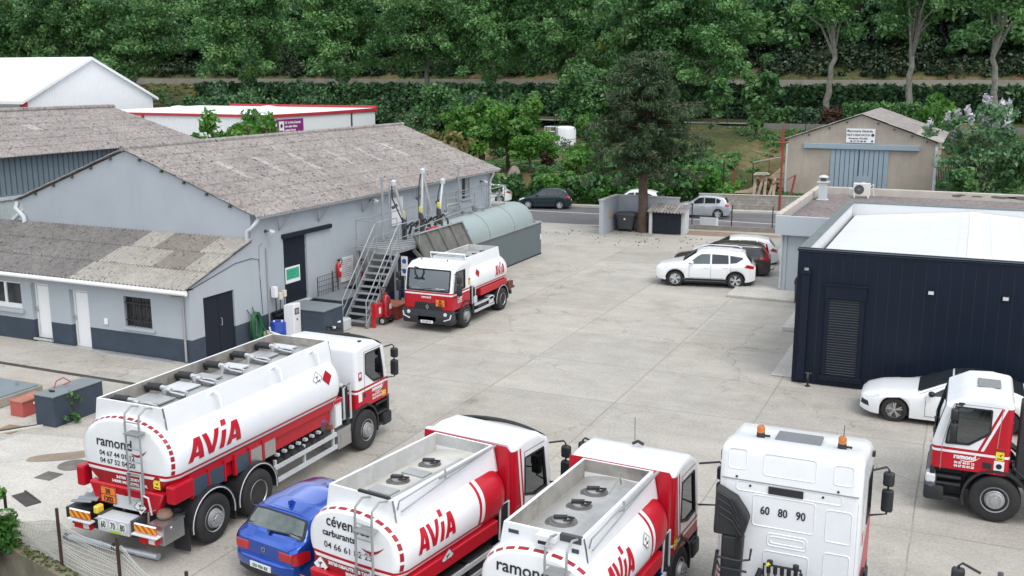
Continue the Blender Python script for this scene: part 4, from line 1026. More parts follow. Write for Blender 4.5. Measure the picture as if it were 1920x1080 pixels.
# loading arms
def arm(y,x,zt,lean,label,fold):
    t=thing('loading_gantry',label,'loading arm',(x,y,zp),0,'loading arms on the platform')
    CH=mat('bright_arm_tube',(.62,.63,.63),.3,.5,var=.08) if 'bright_arm_tube' not in bpy.data.materials else bpy.data.materials['bright_arm_tube']
    mb=MB(); mb.cyl((0,0,0),(0,0,.55),.07,n=10); mb.cyl((0,0,.55),(-.03,.0,.95),.10,n=10); mb.box(-.12,.12,-.1,.1,.45,.6); mb.build('base',DGREY,t,smooth=40)
    mb=MB(); mb.cyl((0,0,.85),(lean[0],lean[1],zt),.075,.06,n=10); mb.build('riser_tube',CH,t,smooth=40)
    if fold is not None:
        mb=MB(); mb.cyl((lean[0],lean[1],zt-.05),(fold[0],fold[1],fold[2]),.07,.06,n=10); mb.build('hanging_tube',CH,t,smooth=40)
    mb=MB(); mb.lathe([(.0,-.12),(.11,-.1),(.12,.08),(.05,.14),(0,.15)],Matrix.Translation((lean[0],lean[1],zt)),10); mb.build('swivel',GUTTER,t,smooth=40)
    mb=MB(); mb.box(-.06+lean[0]*.2,.07+lean[0]*.2,-.16,-.03,1.0,1.25); mb.build('valve',mat('yellow_valve',(.62,.60,.08),.5) if 'yellow_valve' not in bpy.data.materials else bpy.data.materials['yellow_valve'],t,bevel=.02)
    mb=MB(); mb.tube([(-.14,.05,0),(-.16,.05,.8),(-.2+lean[0],lean[1]*.7,zt*.72),(-.1+lean[0],lean[1],zt-.1)],.03,6); mb.obox((-.05+lean[0]*.6,lean[1]*.6,zt*.62),(-.25+lean[0]*.6,lean[1]*.6-.1,zt*.62-.15),.12,.12); mb.build('spring_cylinder',DGREY,t,smooth=40)
arm(37.25,-21.75,2.45,(-.12,-.65),'leftmost bright loading arm, leaning back over the stairs',None)
arm(38.7,-21.75,2.75,(.02,.12),'tallest bright loading arm, folded like a steep inverted V',(.05,.75,.95))
arm(40.35,-21.75,2.15,(.02,.3),'rightmost and shortest bright loading arm above the tank end',None)
mb=MB(); mb.cyl((-22.3,36.35,0),(-22.25,36.3,5.2),.05,n=8); mb.cyl((-22.1,36.6,1.5),(-22.1,36.6,4.9),.03,n=6); mb.cyl((-22.25,36.3,5.2),(-22.25,36.3,5.35),.08,n=8)
tag(mb.build('vent_pipe',GALV,smooth=40),'tall thin grey vent pipe at the head of the platform stairs','pipe')
hs_=thing('hose_bundle','dark hoses with a red coupling lying on the loading platform','hoses',(-21.5,38.6,zp))
mb=MB(); r=random.Random(9)
for k in range(6):
    y=-1.5+k*.55; mb.tube([(-.3,y,.1),(-.2+r.uniform(-.1,.1),y+.1,.5),(.1,y+.2,.75),(.35,y+.15,.5),(.45,y,.12)],.05,8)
mb.build('hose',BLACK,hs_,smooth=50)
mb=MB(); mb.cyl((.35,-.5,.32),(.42,.25,.34),.09,n=10); mb.build('coupling',RED,hs_,smooth=40)
mb=MB(); mb.box(-23.22,-23.20,38.6,39.6,2.9,4.15); tag(mb.build('notice_board',WHITEPVC),'white notice board on the warehouse wall behind the tall loading arm','notice')
# signs, extinguishers on the warehouse wall
nb=thing('notice_board','white printed notice board between the two red extinguishers','notice',(XW+.01,34.48,1.13))
mb=MB(); mb.box(0,.03,0,.92,0,1.0); mb.build('board',WHITEPVC,nb)
mb=MB()
r=random.Random(2)
for k in range(9):mb.box(.03,.033,.08,.08+r.uniform(.4,.76),.88-k*.085,.905-k*.085)
mb.build('lettering',GREY,nb)
FIRE=mat('extinguisher_red',(.50,.012,.02),.3,var=.05,coat=.5)
def extinguisher(loc,label):
    t=thing('fire_extinguisher',label,'extinguisher',loc)
    mb=MB(); mb.lathe([(.0,0),(.10,0),(.105,.04),(.105,.5),(.08,.58),(.03,.63),(.03,.68)],None,14); mb.build('cylinder',FIRE,t,smooth=40)
    mb=MB(); mb.tube([(.0,.0,.7),(.05,.1,.78),(.05,.17,.72),(.05,.15,.5)],.018,6); mb.box(-.03,.08,-.04,.04,.68,.74); mb.build('hose',BLACK,t)
    mb=MB(); mb.box(.09,.108,-.06,.04,.25,.4); mb.build('sticker',WHITEPVC,t)
extinguisher((XW+.13,34.2,1.42),'red fire extinguisher left of the white notice board')
extinguisher((XW+.13,35.8,1.15),'red fire extinguisher right of the white notice board')
extinguisher((-7.95,49.8,.3),'red fire extinguisher at the office wall behind the white hatchback')
ds=thing('door_sign','green and white sign fixed on the dark sliding door','sign',(XW-.08,30.93,1.72))
mb=MB(); mb.box(0,.015,0,.92,0,.62,0); mb.box(.015,.019,.06,.86,.14,.55,1); mb.build('board',[WHITEPVC,mat('sign_green',(.05,.38,.22),.5,var=.08)],ds)
mb=MB()
for k in range(3):mb.box(.019,.021,.2,.72-.1*k,.42-k*.1,.445-k*.1)
mb.build('lettering',mat('sign_dark_green',(.02,.22,.13),.5),ds)
# small landing railing by the sliding door
lr=thing('landing_railing','small dark wire railing on the landing right of the sliding door','railing',(-22.9,32.4,0))
mb=MB(); 
for x,y in((0,0),(0,1.4),(-.25,1.4)):mb.cyl((x,y,0),(x,y,1.75),.02,n=6)
for z in(1.75,1.55,1.35,1.15,.9):mb.cyl((0,0,z),(0,1.4,z),.010,n=4)
for k in range(12):mb.cyl((0,k*.12,.9),(0,k*.12,1.75),.007,n=4)
mb.obox((0,-.2,.82),(0,1.9,.95),.08,.06); mb.build('rail',BLACK,lr)
# boxes, dispenser, drum by the annex corner
def bunker(loc,sx,sy,sz,label,top=None,body=None):
    t=thing('storage_box',label,'box',loc)
    mb=MB(); mb.box(0,sx,0,sy,0,sz); mb.build('body',body or BAND,t,bevel=.015)
    mb=MB(); mb.box(-.03,sx+.03,-.03,sy+.03,sz,sz+.05); mb.build('lid',top or mat('grey_lid',(.17,.20,.21),.6,var=.12,dirt=.3) if 'grey_lid' not in bpy.data.materials else bpy.data.materials['grey_lid'],t,bevel=.01)
    return t
bunker((-22.75,30.0,0),1.75,1.25,1.05,'dark box with a grey lid behind the white fuel dispenser')
bunker((-22.85,32.2,0),1.15,1.9,.95,'dark box with a grey lid between the dispenser box and the stairs')
fd=thing('fuel_dispenser','white fuel dispenser cabinet with a dark display beside the blue drum','dispenser',(-22.2,29.85,0),0)
mb=MB(); mb.prism([(-.22,0),(.22,0),(.22,1.35),(-.22,1.28)],1,-.3,.12); mb.build('cabinet',WHITEPVC,fd,bevel=.012)
mb=MB(); mb.box(.222,.228,-.24,.02,.95,1.18,0); mb.box(.228,.231,-.2,-.02,.99,1.14,1); mb.box(.222,.228,-.14,-.08,.72,.80,0); mb.build('display',[INK,GREY],fd)
bdm=thing('oil_drum','bright blue plastic drum beside the white dispenser','drum',(-22.62,29.45,0))
BLUEP=mat('blue_plastic',(.02,.06,.34),.35,var=.1)
mb=MB(); mb.lathe([(0,0),(.27,0),(.29,.05),(.29,.28),(.30,.30),(.30,.34),(.29,.36),(.29,.62),(.27,.68),(.25,.69),(.24,.66),(0,.66)],None,24); mb.build('barrel',BLUEP,bdm,smooth=40)
mb=MB(); mb.cyl((.12,.08,.66),(.12,.08,.72),.045,n=10); mb.cyl((-.14,-.05,.66),(-.14,-.05,.71),.035,n=10); mb.tube([(-.2,-.25,.5),(-.1,-.32,.35),(.2,-.33,.3),(.4,-.2,.2)],.03,6); mb.build('cap',WHITEPVC,bdm,smooth=40)
HOSEG=mat('green_hose',(.015,.12,.045),.5,var=.25)
gh=thing('garden_hose','coiled green hose hanging on the annex wall','hose',(XW+.1,28.75,.95))
mb=MB(); r=random.Random(8)
for k in range(14):
    w=.22+r.uniform(-.05,.08); h=.42+r.uniform(-.08,.12); ox=r.uniform(-.02,.16); oy=r.uniform(-.06,.06)
    mb.tube([(ox,oy+w*math.cos(2*PI*i/20),-.35-.1*abs(ox)+h*math.sin(2*PI*i/20)+.1*r.uniform(-.2,.2)) for i in range(20)],.020,6,closed=True)
mb.tube([(.05,.25,-.2),(.25,.35,-.6),(.35,.3,-.93),(.5,-.2,-.93),(.8,.1,-.93)],.02,6)
mb.build('hose',HOSEG,gh,smooth=50)
mb=MB(); mb.tube([(-.08,-.25,.3),(.0,-.15,.05),(.05,.05,0),(.05,.3,.05),(0,.3,.12),(-.05,.0,.1)],.014,6); mb.tube([(-.08,.05,.35),(-.02,.05,.1)],.012,6); mb.build('bracket',BLACK,gh)
mt=thing('meter_box','white meter box with small junction cans on a dark stand by the sliding door','meter',(-23.05,29.95,0))
mb=MB(); mb.box(-.1,.1,-.14,.02,1.45,1.85); mb.build('box',WHITEPVC,mt,bevel=.01)
mb=MB(); mb.cyl((.1,.15,1.35),(.1,.15,1.6),.09,n=12); mb.cyl((.12,.36,1.42),(.12,.36,1.65),.09,n=12); mb.build('can',mat('cream_can',(.62,.58,.48),.5),mt,smooth=40)
mb=MB(); mb.cyl((0,0,0),(0,0,1.45),.02,n=6); mb.cyl((.05,.12,0),(.1,.15,1.35),.015,n=6); mb.cyl((.1,.35,.3),(.12,.36,1.42),.012,n=6); mb.box(-.05,.2,-.1,.5,.72,.78); mb.build('stand',BLACK,mt)
mb=MB(); mb.box(-23.05,-22.75,29.1,29.35,0,.34); tag(mb.build('bucket_box',mat('cream_plastic',(.52,.50,.42),.6,var=.15),bevel=.03),'cream plastic canister on the ground between hose and drum','canister')
mb=MB(); mb.box(0,.9,0,.5,0,.42); mb.cyl((.2,.25,.42),(.2,.25,.5),.1); o=mb.build('waste_tank',GUTTER,bevel=.03); o.location=(-22.0,31.45,0); tag(o,'pale grey flat tank on the ground before the platform stairs','tank')
tb=thing('trestle','low trestle with pale pipes and hoses in front of the stairs','trestle',(-21.3,30.5,0))
mb=MB(); mb.obox((-.5,-.3,.45),(.35,.5,.5),.12,.05); mb.obox((-.4,.2,.3),(.5,-.1,.42),.07,.07); mb.build('pipes',WHITEPVC,tb)
mb=MB(); mb.tube([(-.4,0,.05),(0,.2,.35),(.3,-.1,.45),(.5,.3,.3)],.05,6); mb.box(.5,.56,-.4,-.34,0,.5); mb.box(-.1,.56,-.4,-.34,.45,.5); mb.build('frame',BLACK,tb)
# red trolley extinguisher, red cover, red box
tr=thing('trolley_extinguisher','large wheeled red extinguisher at the foot of the stairs','extinguisher',(-20.3,33.2,0))
mb=MB(); mb.lathe([(0,.25),(.17,.26),(.18,.32),(.18,.95),(.13,1.08),(.05,1.15),(.05,1.22)],None,16); mb.build('cylinder',FIRE,tr,smooth=40)
mb=MB(); mb.tube([(-.05,-.24,.2),(-.05,-.24,1.2),(-.12,-.16,1.42),(-.12,.16,1.42),(-.05,.24,1.2),(-.05,.24,.2)],.022,6); mb.box(-.05,.2,-.24,.24,.18,.22); mb.tube([(.1,-.1,1.1),(.25,-.25,.9),(.2,-.22,.4),(.22,.0,.3)],.025,6); mb.build('frame',BLACK,tr,smooth=50)
for y in(-.3,.3):
    mb=MB(); mb.cyl((.0,y-.04,.16),(.0,y+.04,.16),.16,n=18); w_=mb.build('wheel',RUBBER,tr,smooth=40)
    mb=MB(); mb.cyl((0,y-.045,.16),(0,y+.045,.16),.09,n=14); mb.build('rim',GUTTER,w_)
mb=MB(); mb.box(.17,.19,-.05,.08,.6,.8); mb.build('sticker',WHITEPVC,tr)
rb=thing('fire_hose_post','red post with a draped red cover at the bottom stair','post',(-20.35,32.35,0))
mb=MB(); mb.box(-.06,.06,-.05,.05,0,.95); mb.build('post',FIRE,rb)
mb=MB(); mb.prism([(.0,.95),(.55,.9),(.62,.45),(.4,.32),(.05,.38)],0,-.1,.08); mb.build('cover',mat('red_cover',(.52,.03,.045),.6,var=.15),rb,bevel=.04,seg=2)
mb=MB(); mb.box(.081,.084,.25,.4,.5,.75); mb.build('notice',WHITEPVC,rb)
xb=thing('sand_box','brick-red wooden sand box beside the lorry cab','box',(-20.6,33.75,0))
REDBOX=mat('brick_red_box',(.33,.06,.045),.7,var=.2,dirt=.2)
mb=MB(); mb.box(-.45,.42,0,1.0,0,.52); mb.build('body',REDBOX,xb,bevel=.01)
mb=MB(); mb.box(-.48,.45,-.03,1.03,.52,.57); mb.build('lid',mat('worn_red_lid',(.38,.15,.10),.8,var=.3),xb)
pl=thing('pallet','pale wooden pallet with boards standing before the pump cabinets','pallet',(-21.6,35.2,0))
mb=MB()
for k in range(5):mb.box(0,1.0,k*.26,k*.26+.18,.38,.41)
for k in range(3):mb.box(k*.45,k*.45+.1,0,1.2,.28,.38)
mb.box(0,1.0,0,1.2,0,.28); mb.build('boards',WOOD,pl)
for i,(y,z) in enumerate(((35.4,.41),(36.0,.41))):
    t=thing('blue_pump','dark blue motor pump on the pallet, '+('nearer the stairs' if i==0 else 'further under the platform'),'pump',(-21.1,y,z))
    mb=MB(); mb.cyl((-.1,-.18,.22),(-.1,.2,.22),.17,n=16); mb.box(-.25,.1,-.15,.15,0,.08); mb.cyl((-.1,0,.36),(-.1,0,.5),.07,n=10); mb.build('motor',mat('dark_blue_paint',(.012,.03,.12),.4) if 'dark_blue_paint' not in bpy.data.materials else bpy.data.materials['dark_blue_paint'],t,smooth=40)
sn=thing('safety_sign','blue and white safety sign on a thin post beside the lorry cab','sign',(-20.5,35.0,0))
mb=MB(); mb.cyl((0,0,0),(0,0,2.3),.03,n=6); mb.build('post',GALV,sn)
mb=MB(); mb.box(-.13,.17,-.05,-.03,1.55,2.35,0); mb.lathe([(0,0),(.10,0),(0,.004)],Matrix.Translation((.02,-.052,2.15)) @ Matrix.Rotation(PI/2,4,'X'),16,1); mb.lathe([(0,0),(.10,0),(0,.004)],Matrix.Translation((.02,-.052,1.75)) @ Matrix.Rotation(PI/2,4,'X'),16,1); mb.build('plate',[WHITEPVC,mat('sign_blue',(.02,.12,.45),.5)],sn)
# ------------------------------------------------------------------ left foreground
bx=thing('tank_box','large dark slate box with a grey top behind the big tanker','box',(-23.05,19.1,0))
LID=bpy.data.materials['grey_lid']
mb=MB(); mb.box(0,.72,0,1.75,0,.85,0); mb.build('body',BAND,bx,bevel=.012); mb=MB(); mb.box(-.02,.74,-.02,1.77,.85,.885); mb.build('lid',LID,bx,bevel=.008)
mb=MB(); mb.cyl((.3,.35,.885),(.3,.35,.92),.06,n=10); mb.box(.2,.4,.33,.37,.9,.93); mb.build('cap',INK,bx)
mb=MB(); mb.tube([(.1,.6,.885),(.05,.75,1.05),(.1,.95,1.1),(.3,1.0,1.0),(.25,.8,.95)],.018,6); o=mb.build('hose',mat('red_hose',(.35,.05,.05),.5)); o.location=bx.location; tag(o,'looped red hose lying on the dark slate box','hose')
rbx=thing('sand_box','small faded red box between the slate box and a grey plate','box',(-24.35,19.35,0))
mb=MB(); mb.box(0,.5,0,.9,0,.42); mb.build('body',mat('faded_red_box',(.42,.09,.08),.7,var=.15),rbx,bevel=.012); mb=MB(); mb.box(-.02,.52,-.02,.92,.42,.46); mb.build('lid',bpy.data.materials['worn_red_lid'],rbx)
mb=MB(); mb.box(.521,.526,.35,.6,.30,.36); mb.build('lettering',WINK,rbx)
cp=thing('concrete_pit','low concrete pit with a grey steel cover left of the red box','pit',(-25.9,19.9,0))
mb=MB(); mb.box(-2.2,.75,-.35,1.3,0,.28); mb.build('pit',mat('pit_concrete',(.28,.26,.22),.95,var=.3),cp,bevel=.02)
mb=MB(); mb.box(-2.1,.68,-.25,1.2,.28,.31); mb.tube([(.1,.9,.31),(.1,.9,.42),(.2,.9,.42),(.2,.9,.31)],.012,6); mb.build('cover',mat('grey_steel_cover',(.20,.24,.26),.5,.3,var=.1),cp)
CAST=mat('cast_iron',(.17,.155,.14),.75,.3,var=.3,dirt=.4,dirtcol=(.30,.28,.24),bump=.4)
mb=MB(); mb.lathe([(.0,.006),(.30,.012),(.36,.012),(.36,.004)],None,28); o=mb.build('manhole_cover',CAST); o.location=(-19.72,17.28,.006); tag(o,'round iron manhole cover in the pale concrete','manhole')
mb=MB(); mb.box(-.24,.24,-.22,.22,.0,.012,0)
for k in range(7):mb.box(-.2,.2,-.19+k*.06,-.17+k*.06,.012,.018)
o=mb.build('grating',CAST); o.location=(-19.7,16.52,.006); o.rotation_euler=(0,0,.05); tag(o,'square iron grating in the pale concrete near the tanker','grating')
mb=MB(); mb.box(-.32,.3,-.3,.3,0,.012); o=mb.build('access_cover',mat('rusty_cover',(.25,.17,.11),.85,var=.35)); o.location=(-23.35,18.5,.006); o.rotation_euler=(0,0,.1); tag(o,'rusty square access cover beside the slate box','cover')
mb=MB(); mb.obox((-19.45,15.45,.012),(-18.65,15.15,.012),.32,.02); mb.obox((-19.45,15.62,.02),(-18.6,15.3,.02),.04,.03)
tag(mb.build('slot_drain',DARKGAP),'dark slotted drain near the bush at the fence','drain')
mb=MB(); mb.obox((-23.9,17.3,.02),(-22.75,19.05,.02),.14,.04,0); mb.obox((-23.95,17.55,.03),(-22.9,19.0,.03),.05,.05,1)
tag(mb.build('channel',[LIGHTCON,DARKGAP]),'shallow concrete channel running up to the slate box','channel')
mb=MB(); mb.cyl((-16.5,14.15,.10),(-14.2,14.22,.10),.06,n=14,m=0); mb.cyl((-16.55,14.15,.10),(-16.45,14.15,.10),.075,n=14,m=1); mb.cyl((-14.65,14.2,.1),(-14.12,14.22,.1),.07,n=14,m=0); mb.cyl((-15.3,14.19,.1),(-15.2,14.19,.1),.065,n=14,m=1)
tag(mb.build('pipe',[mat('silver_pipe',(.55,.59,.62),.35,.4,var=.1),DGREY],smooth=40),'long silver pipe lying on the ground behind the big tanker','pipe')
# boundary wall and mesh fence
MOSS=mat('mossy_concrete',(.20,.18,.13),.95,var=.45,scale=2.5,bump=.5,dirt=.6,dirtcol=(.06,.085,.02))
a=Vector((-30,fence_y(-30),0)); b=Vector((-8,fence_y(-8),0))
mb=MB(); mb.obox(a+Vector((0,-.12,-.47)),b+Vector((0,-.12,-.47)),.28,1.0); tag(mb.build('boundary_wall',MOSS,bevel=.03),'mossy concrete boundary kerb under the mesh fence','wall')
fc=thing('mesh_fence','sagging wire mesh fence on rusty posts in the left foreground','fence',(-15.7,13.28,0)); W=World(fc)
fx=[-17.78,-15.72,-13.68,-11.62,-9.5]
tops=[]
for i,x in enumerate(fx):
    y=fence_y(x); mb=MB(); mb.box(x-.025,x+.025,y-.02,y+.02,-.4,1.22 if i else 1.1,0); W(mb.build('post',mat('rusty_post',(.06,.028,.02),.8,var=.3) if 'rusty_post' not in bpy.data.materials else bpy.data.materials['rusty_post'])); tops.append(1.15)
mb=MB()
def sag(x):
    if x<-15.72:return .42+.5*((x+17.78)/2.06)**1.2 if x>-17.78 else .42
    if x<-13.68:return .92
    k=(x+13.68)/2.06; return 1.05-.28*math.sin(min(1,max(0,k))*PI)
nx=150
for j in range(13):
    pts=[]
    for i in range(nx//3+1):
        x=-17.78+i*(8.28/(nx//3)); pts.append((x,fence_y(x)+.025+.03*math.sin(x*2.2),sag(x)*(j/12)+.03*math.sin(x*3+j)))
    mb.tube(pts,.007,3)
for i in range(nx+1):
    x=-17.78+i*(8.28/nx); mb.tube([(x,fence_y(x)+.025+.03*math.sin(x*2.2),sag(x)*t+.03*math.sin(x*3+t*12)) for t in(0,.5,1)],.0052,3)
W(mb.build('wire_mesh',mat('pale_wire',(.50,.51,.47),.5,.4)))
# ------------------------------------------------------------------ trucks
WHITEIN=mat('cab_lining',(.13,.135,.13),.8)
def rect(y0,y1,z0,z1):return[(y0,z0),(y1,z0),(y1,z1),(y0,z1)]
def inpoly(p,poly):
    s=0; n=len(poly)
    for i in range(n):
        a=poly[i]; b=poly[(i+1)%n]; c=(b[0]-a[0])*(p[1]-a[1])-(b[1]-a[1])*(p[0]-a[0])
        if c>1e-9:s |= 1
        elif c<-1e-9:s |= 2
    return s != 3
def superpt(a,w,h,zc,n=2.6,s=1.0):
    c,q=math.cos(a),math.sin(a)
    return(math.copysign(abs(c)**(2/n),c)*w/2*s,zc+math.copysign(abs(q)**(2/n),q)*h/2*s)
def wheel(parent,x,y,R,w,side,kind,name='wheel'):
    """kind 'steer': domed hub and bolts facing out; 'drive': deep dish"""
    M=Matrix.Translation((x,y,R)) @ Matrix.Rotation(PI/2*side,4,'Y')  # local z points outwards
    rr=R*.56
    mb=MB(); mb.lathe([(rr,-w/2),(R-.06,-w/2),(R-.015,-w/2+.03),(R,-w/2+.07),(R,w/2-.07),(R-.015,w/2-.03),(R-.06,w/2),(rr+.10*R,w/2+.004),(rr,w/2-.02)],M,40)
    t=mb.build(name,RUBBER,parent,smooth=35)
    mb=MB()
    if kind=='steer':
        mb.lathe([(rr,w/2-.03),(rr*.98,w/2+.0),(rr*.90,w/2-.02),(rr*.86,w/2-.06),(rr*.66,w/2-.01),(rr*.62,w/2+.05),(rr*.56,w/2+.06),(rr*.34,w/2+.062),(rr*.30,w/2+.08),(0,w/2+.085)],M,36)
        nb=10
        for k in range(nb):
            a=2*PI*k/nb; c=M @ Vector((rr*.47*math.cos(a),rr*.47*math.sin(a),w/2+.055)); d=M @ Vector((rr*.47*math.cos(a),rr*.47*math.sin(a),w/2+.095)); mb.cyl(c,d,.018,n=6)
        for k in range(nb):
            a=2*PI*(k+.5)/nb; c=M @ Vector((rr*.77*math.cos(a),rr*.77*math.sin(a),w/2-.036)); d=M @ Vector((rr*.77*math.cos(a),rr*.77*math.sin(a),w/2-.024)); mb.cyl(c,d,.032,n=8,m=1)
    else:
        mb.lathe([(rr,w/2-.03),(rr*.97,w/2+.0),(rr*.90,w/2-.03),(rr*.84,w/2-.14),(rr*.5,w/2-.15),(rr*.46,w/2-.08),(rr*.40,w/2-.04),(0,w/2-.03)],M,36)
        for k in range(10):
            a=2*PI*(k+.5)/10; c=M @ Vector((rr*.68*math.cos(a),rr*.68*math.sin(a),w/2-.16)); d=M @ Vector((rr*.68*math.cos(a),rr*.68*math.sin(a),w/2-.138)); mb.cyl(c,d,.03,n=8,m=1)
    mb.build('rim',[RIM,INK],t,smooth=30)
    return t
def cab(t,w,y0,y1,zb,zr,win,wscr,colors,cuts,rake=.22,nose=.0,back=None,bev=.11):
    """cab shell with real window openings; win: side window polygon (y,z); wscr: (half width, z0, z1)"""
    prof=[(y0,zb),(y1,zb),(y1+nose,zb+.35),(y1,wscr[1]-.05),(y1-rake,zr-.22),(y1-rake-.42,zr),((y0+y1)/2-.3,zr+.03)]+(back if back else[(y0,zr-.03)])
    bm=MB().prism(prof,0,-w/2,w/2).bm()
    bmesh.ops.recalc_face_normals(bm,faces=bm.faces)
    ed=[e for e in bm.edges if len(e.link_faces)==2 and e.calc_face_angle(0)>.9 and not(abs(e.verts[0].co.z-zb)<1e-3 and abs(e.verts[1].co.z-zb)<1e-3)]
    bmesh.ops.bevel(bm,geom=ed,offset=bev,segments=4,affect='EDGES',clamp_overlap=True,profile=.55)
    for co,no in cuts:cut(bm,co,no)
    for poly in win:
        for i in range(len(poly)):
            a,b=poly[i],poly[(i+1)%len(poly)]; cut(bm,(0,a[0],a[1]),(0,b[1]-a[1],a[0]-b[0]))
    z0,z1=wscr[1],wscr[2]; hw=wscr[0]
    yf=lambda z:y1-rake*(z-(wscr[1]-.05))/((zr-.22)-(wscr[1]-.05))
    for z in(z0,z1):cut(bm,(0,0,z),(0,0,1))
    for x in(-hw,hw):cut(bm,(x,0,0),(1,0,0))
    bmesh.ops.recalc_face_normals(bm,faces=bm.faces)
    dead=[]
    for f in bm.faces:
        c=f.calc_center_median(); n=f.normal
        f.material_index=colors(c.x,c.y,c.z)
        if abs(n.x)>.8 and any(inpoly((c.y,c.z),p) for p in win):dead.append(f)
        elif n.y>.55 and z0<c.z<z1 and abs(c.x)<hw:dead.append(f)
    bmesh.ops.delete(bm,geom=dead,context='FACES')
    o=finish_keep(bm,'cab',[WHITE,RED,REDD,BLACK],t,40); o.modifiers.new('normals','WEIGHTED_NORMAL').keep_sharp=True
    # glass
    for s in(-1,1):
        for p in win:
            mb=MB(); mb.prism(p,0,s*(w/2-.03),s*(w/2-.022)); mb.build('side_window',GLASS,t)
            mb=MB(); m_=len(p)
            for i in range(m_):
                a,b=p[i],p[(i+1)%m_]; mb.obox((s*(w/2-.005),*a),(s*(w/2-.005),*b),.035,.035,up=(1,0,0))
            mb.build('window_seal',BLACK,t)
    mb=MB(); mb.add([(-hw,yf(z0)-.03,z0),(hw,yf(z0)-.03,z0),(hw,yf(z1)-.03,z1),(-hw,yf(z1)-.03,z1)],[(0,1,2,3)]); mb.build('windscreen',GLASS,t)
    mb=MB()
    for a,b in(((-hw,z0),(hw,z0)),((hw,z0),(hw,z1)),((hw,z1),(-hw,z1)),((-hw,z1),(-hw,z0))):
        mb.obox((a[0],yf(a[1])-.004,a[1]),(b[0],yf(b[1])-.004,b[1]),.06,.03,up=(0,1,0))
    mb.build('windscreen_seal',BLACK,t)
    mb=MB()
    for x in(-.6,.2):
        mb.obox((x+.2,yf(z0)+.02,z0+.03),(x-.3,yf(z0)+.0,z0+.09),.03,.02)
    mb.build('wiper',BLACK,t)
    # inside: floor, seats, dashboard, wheel
    mb=MB(); mb.box(-w/2+.06,w/2-.06,y0+.06,y1-.12,zb+.02,zb+.1,1); mb.box(-w/2+.08,w/2-.08,y1-.52,y1-.14,zb+.1,z0-.08,0); mb.box(-w/2+.05,w/2-.05,y0+.03,y0+.06,zb+.1,min(zr-.2,2.75),2)
    mb.build('interior',[DASH,SEATM,WHITEIN],t)
    for x in(-w*.27,w*.27):
        mb=MB(); mb.box(x-.26,x+.26,y0+.25,y0+.75,zb+.1,z0-.28); mb.obox((x,y0+.3,z0-.3),(x,y0+.15,z0+.45),.5,.14,up=(0,1,0)); mb.box(x-.14,x+.14,y0+.1,y0+.22,z0+.48,z0+.68); mb.build('seat',SEATM,t,bevel=.04)
    mb=MB(); Mx=Matrix.Translation((-w*.27,y1-.62,z0+.02)) @ Matrix.Rotation(-.6,4,'X'); mb.tube([Mx @ Vector((.23*math.cos(2*PI*i/20),.23*math.sin(2*PI*i/20),0)) for i in range(20)],.018,6,closed=True); mb.obox(Mx @ Vector((-.22,0,0)),Mx @ Vector((.22,0,0)),.04,.03); mb.build('steering_wheel',BLACK,t,smooth=50)
    return o
def finish_keep(bm,name,mats,parent,smooth):
    me=bpy.data.meshes.new(name); bm.to_mesh(me); bm.free()
    for m in mats:me.materials.append(m)
    me.polygons.foreach_set('use_smooth',[True]*len(me.polygons)); me.set_sharp_from_angle(angle=math.radians(smooth))
    return link(bpy.data.objects.new(name,me),parent)
def mirrors(t,w,y,z,sides=(-1,1),out=.32,big=True):
    for s in sides:
        x0=s*w/2; x1=s*(w/2+out)
        mb=MB(); mb.tube([(x0,y-.05,z+.42),(x1-s*.05,y+.08,z+.47),(x1,y+.08,z+.42),(x1,y+.08,z-.40),(x0,y,z-.44)],.02,6)
        a=mb.build('mirror_arm',BLACK,t,smooth=50)
        mb=MB(); mb.box(x1-.10,x1+.10,y+.02,y+.16,z-.36,z+.06); mb.box(x1-.095,x1+.095,y+.02,y+.17,z+.12,z+.38)
        mb.build('mirror',BLACK,t,bevel=.045,seg=2,smooth=50)
        mb=MB(); mb.box(x1-.08,x1+.08,y+.012,y+.02,z-.32,z+.02); mb.box(x1-.07,x1+.07,y+.012,y+.02,z+.16,z+.34); mb.build('mirror_glass',HOUSEGLASS,t)
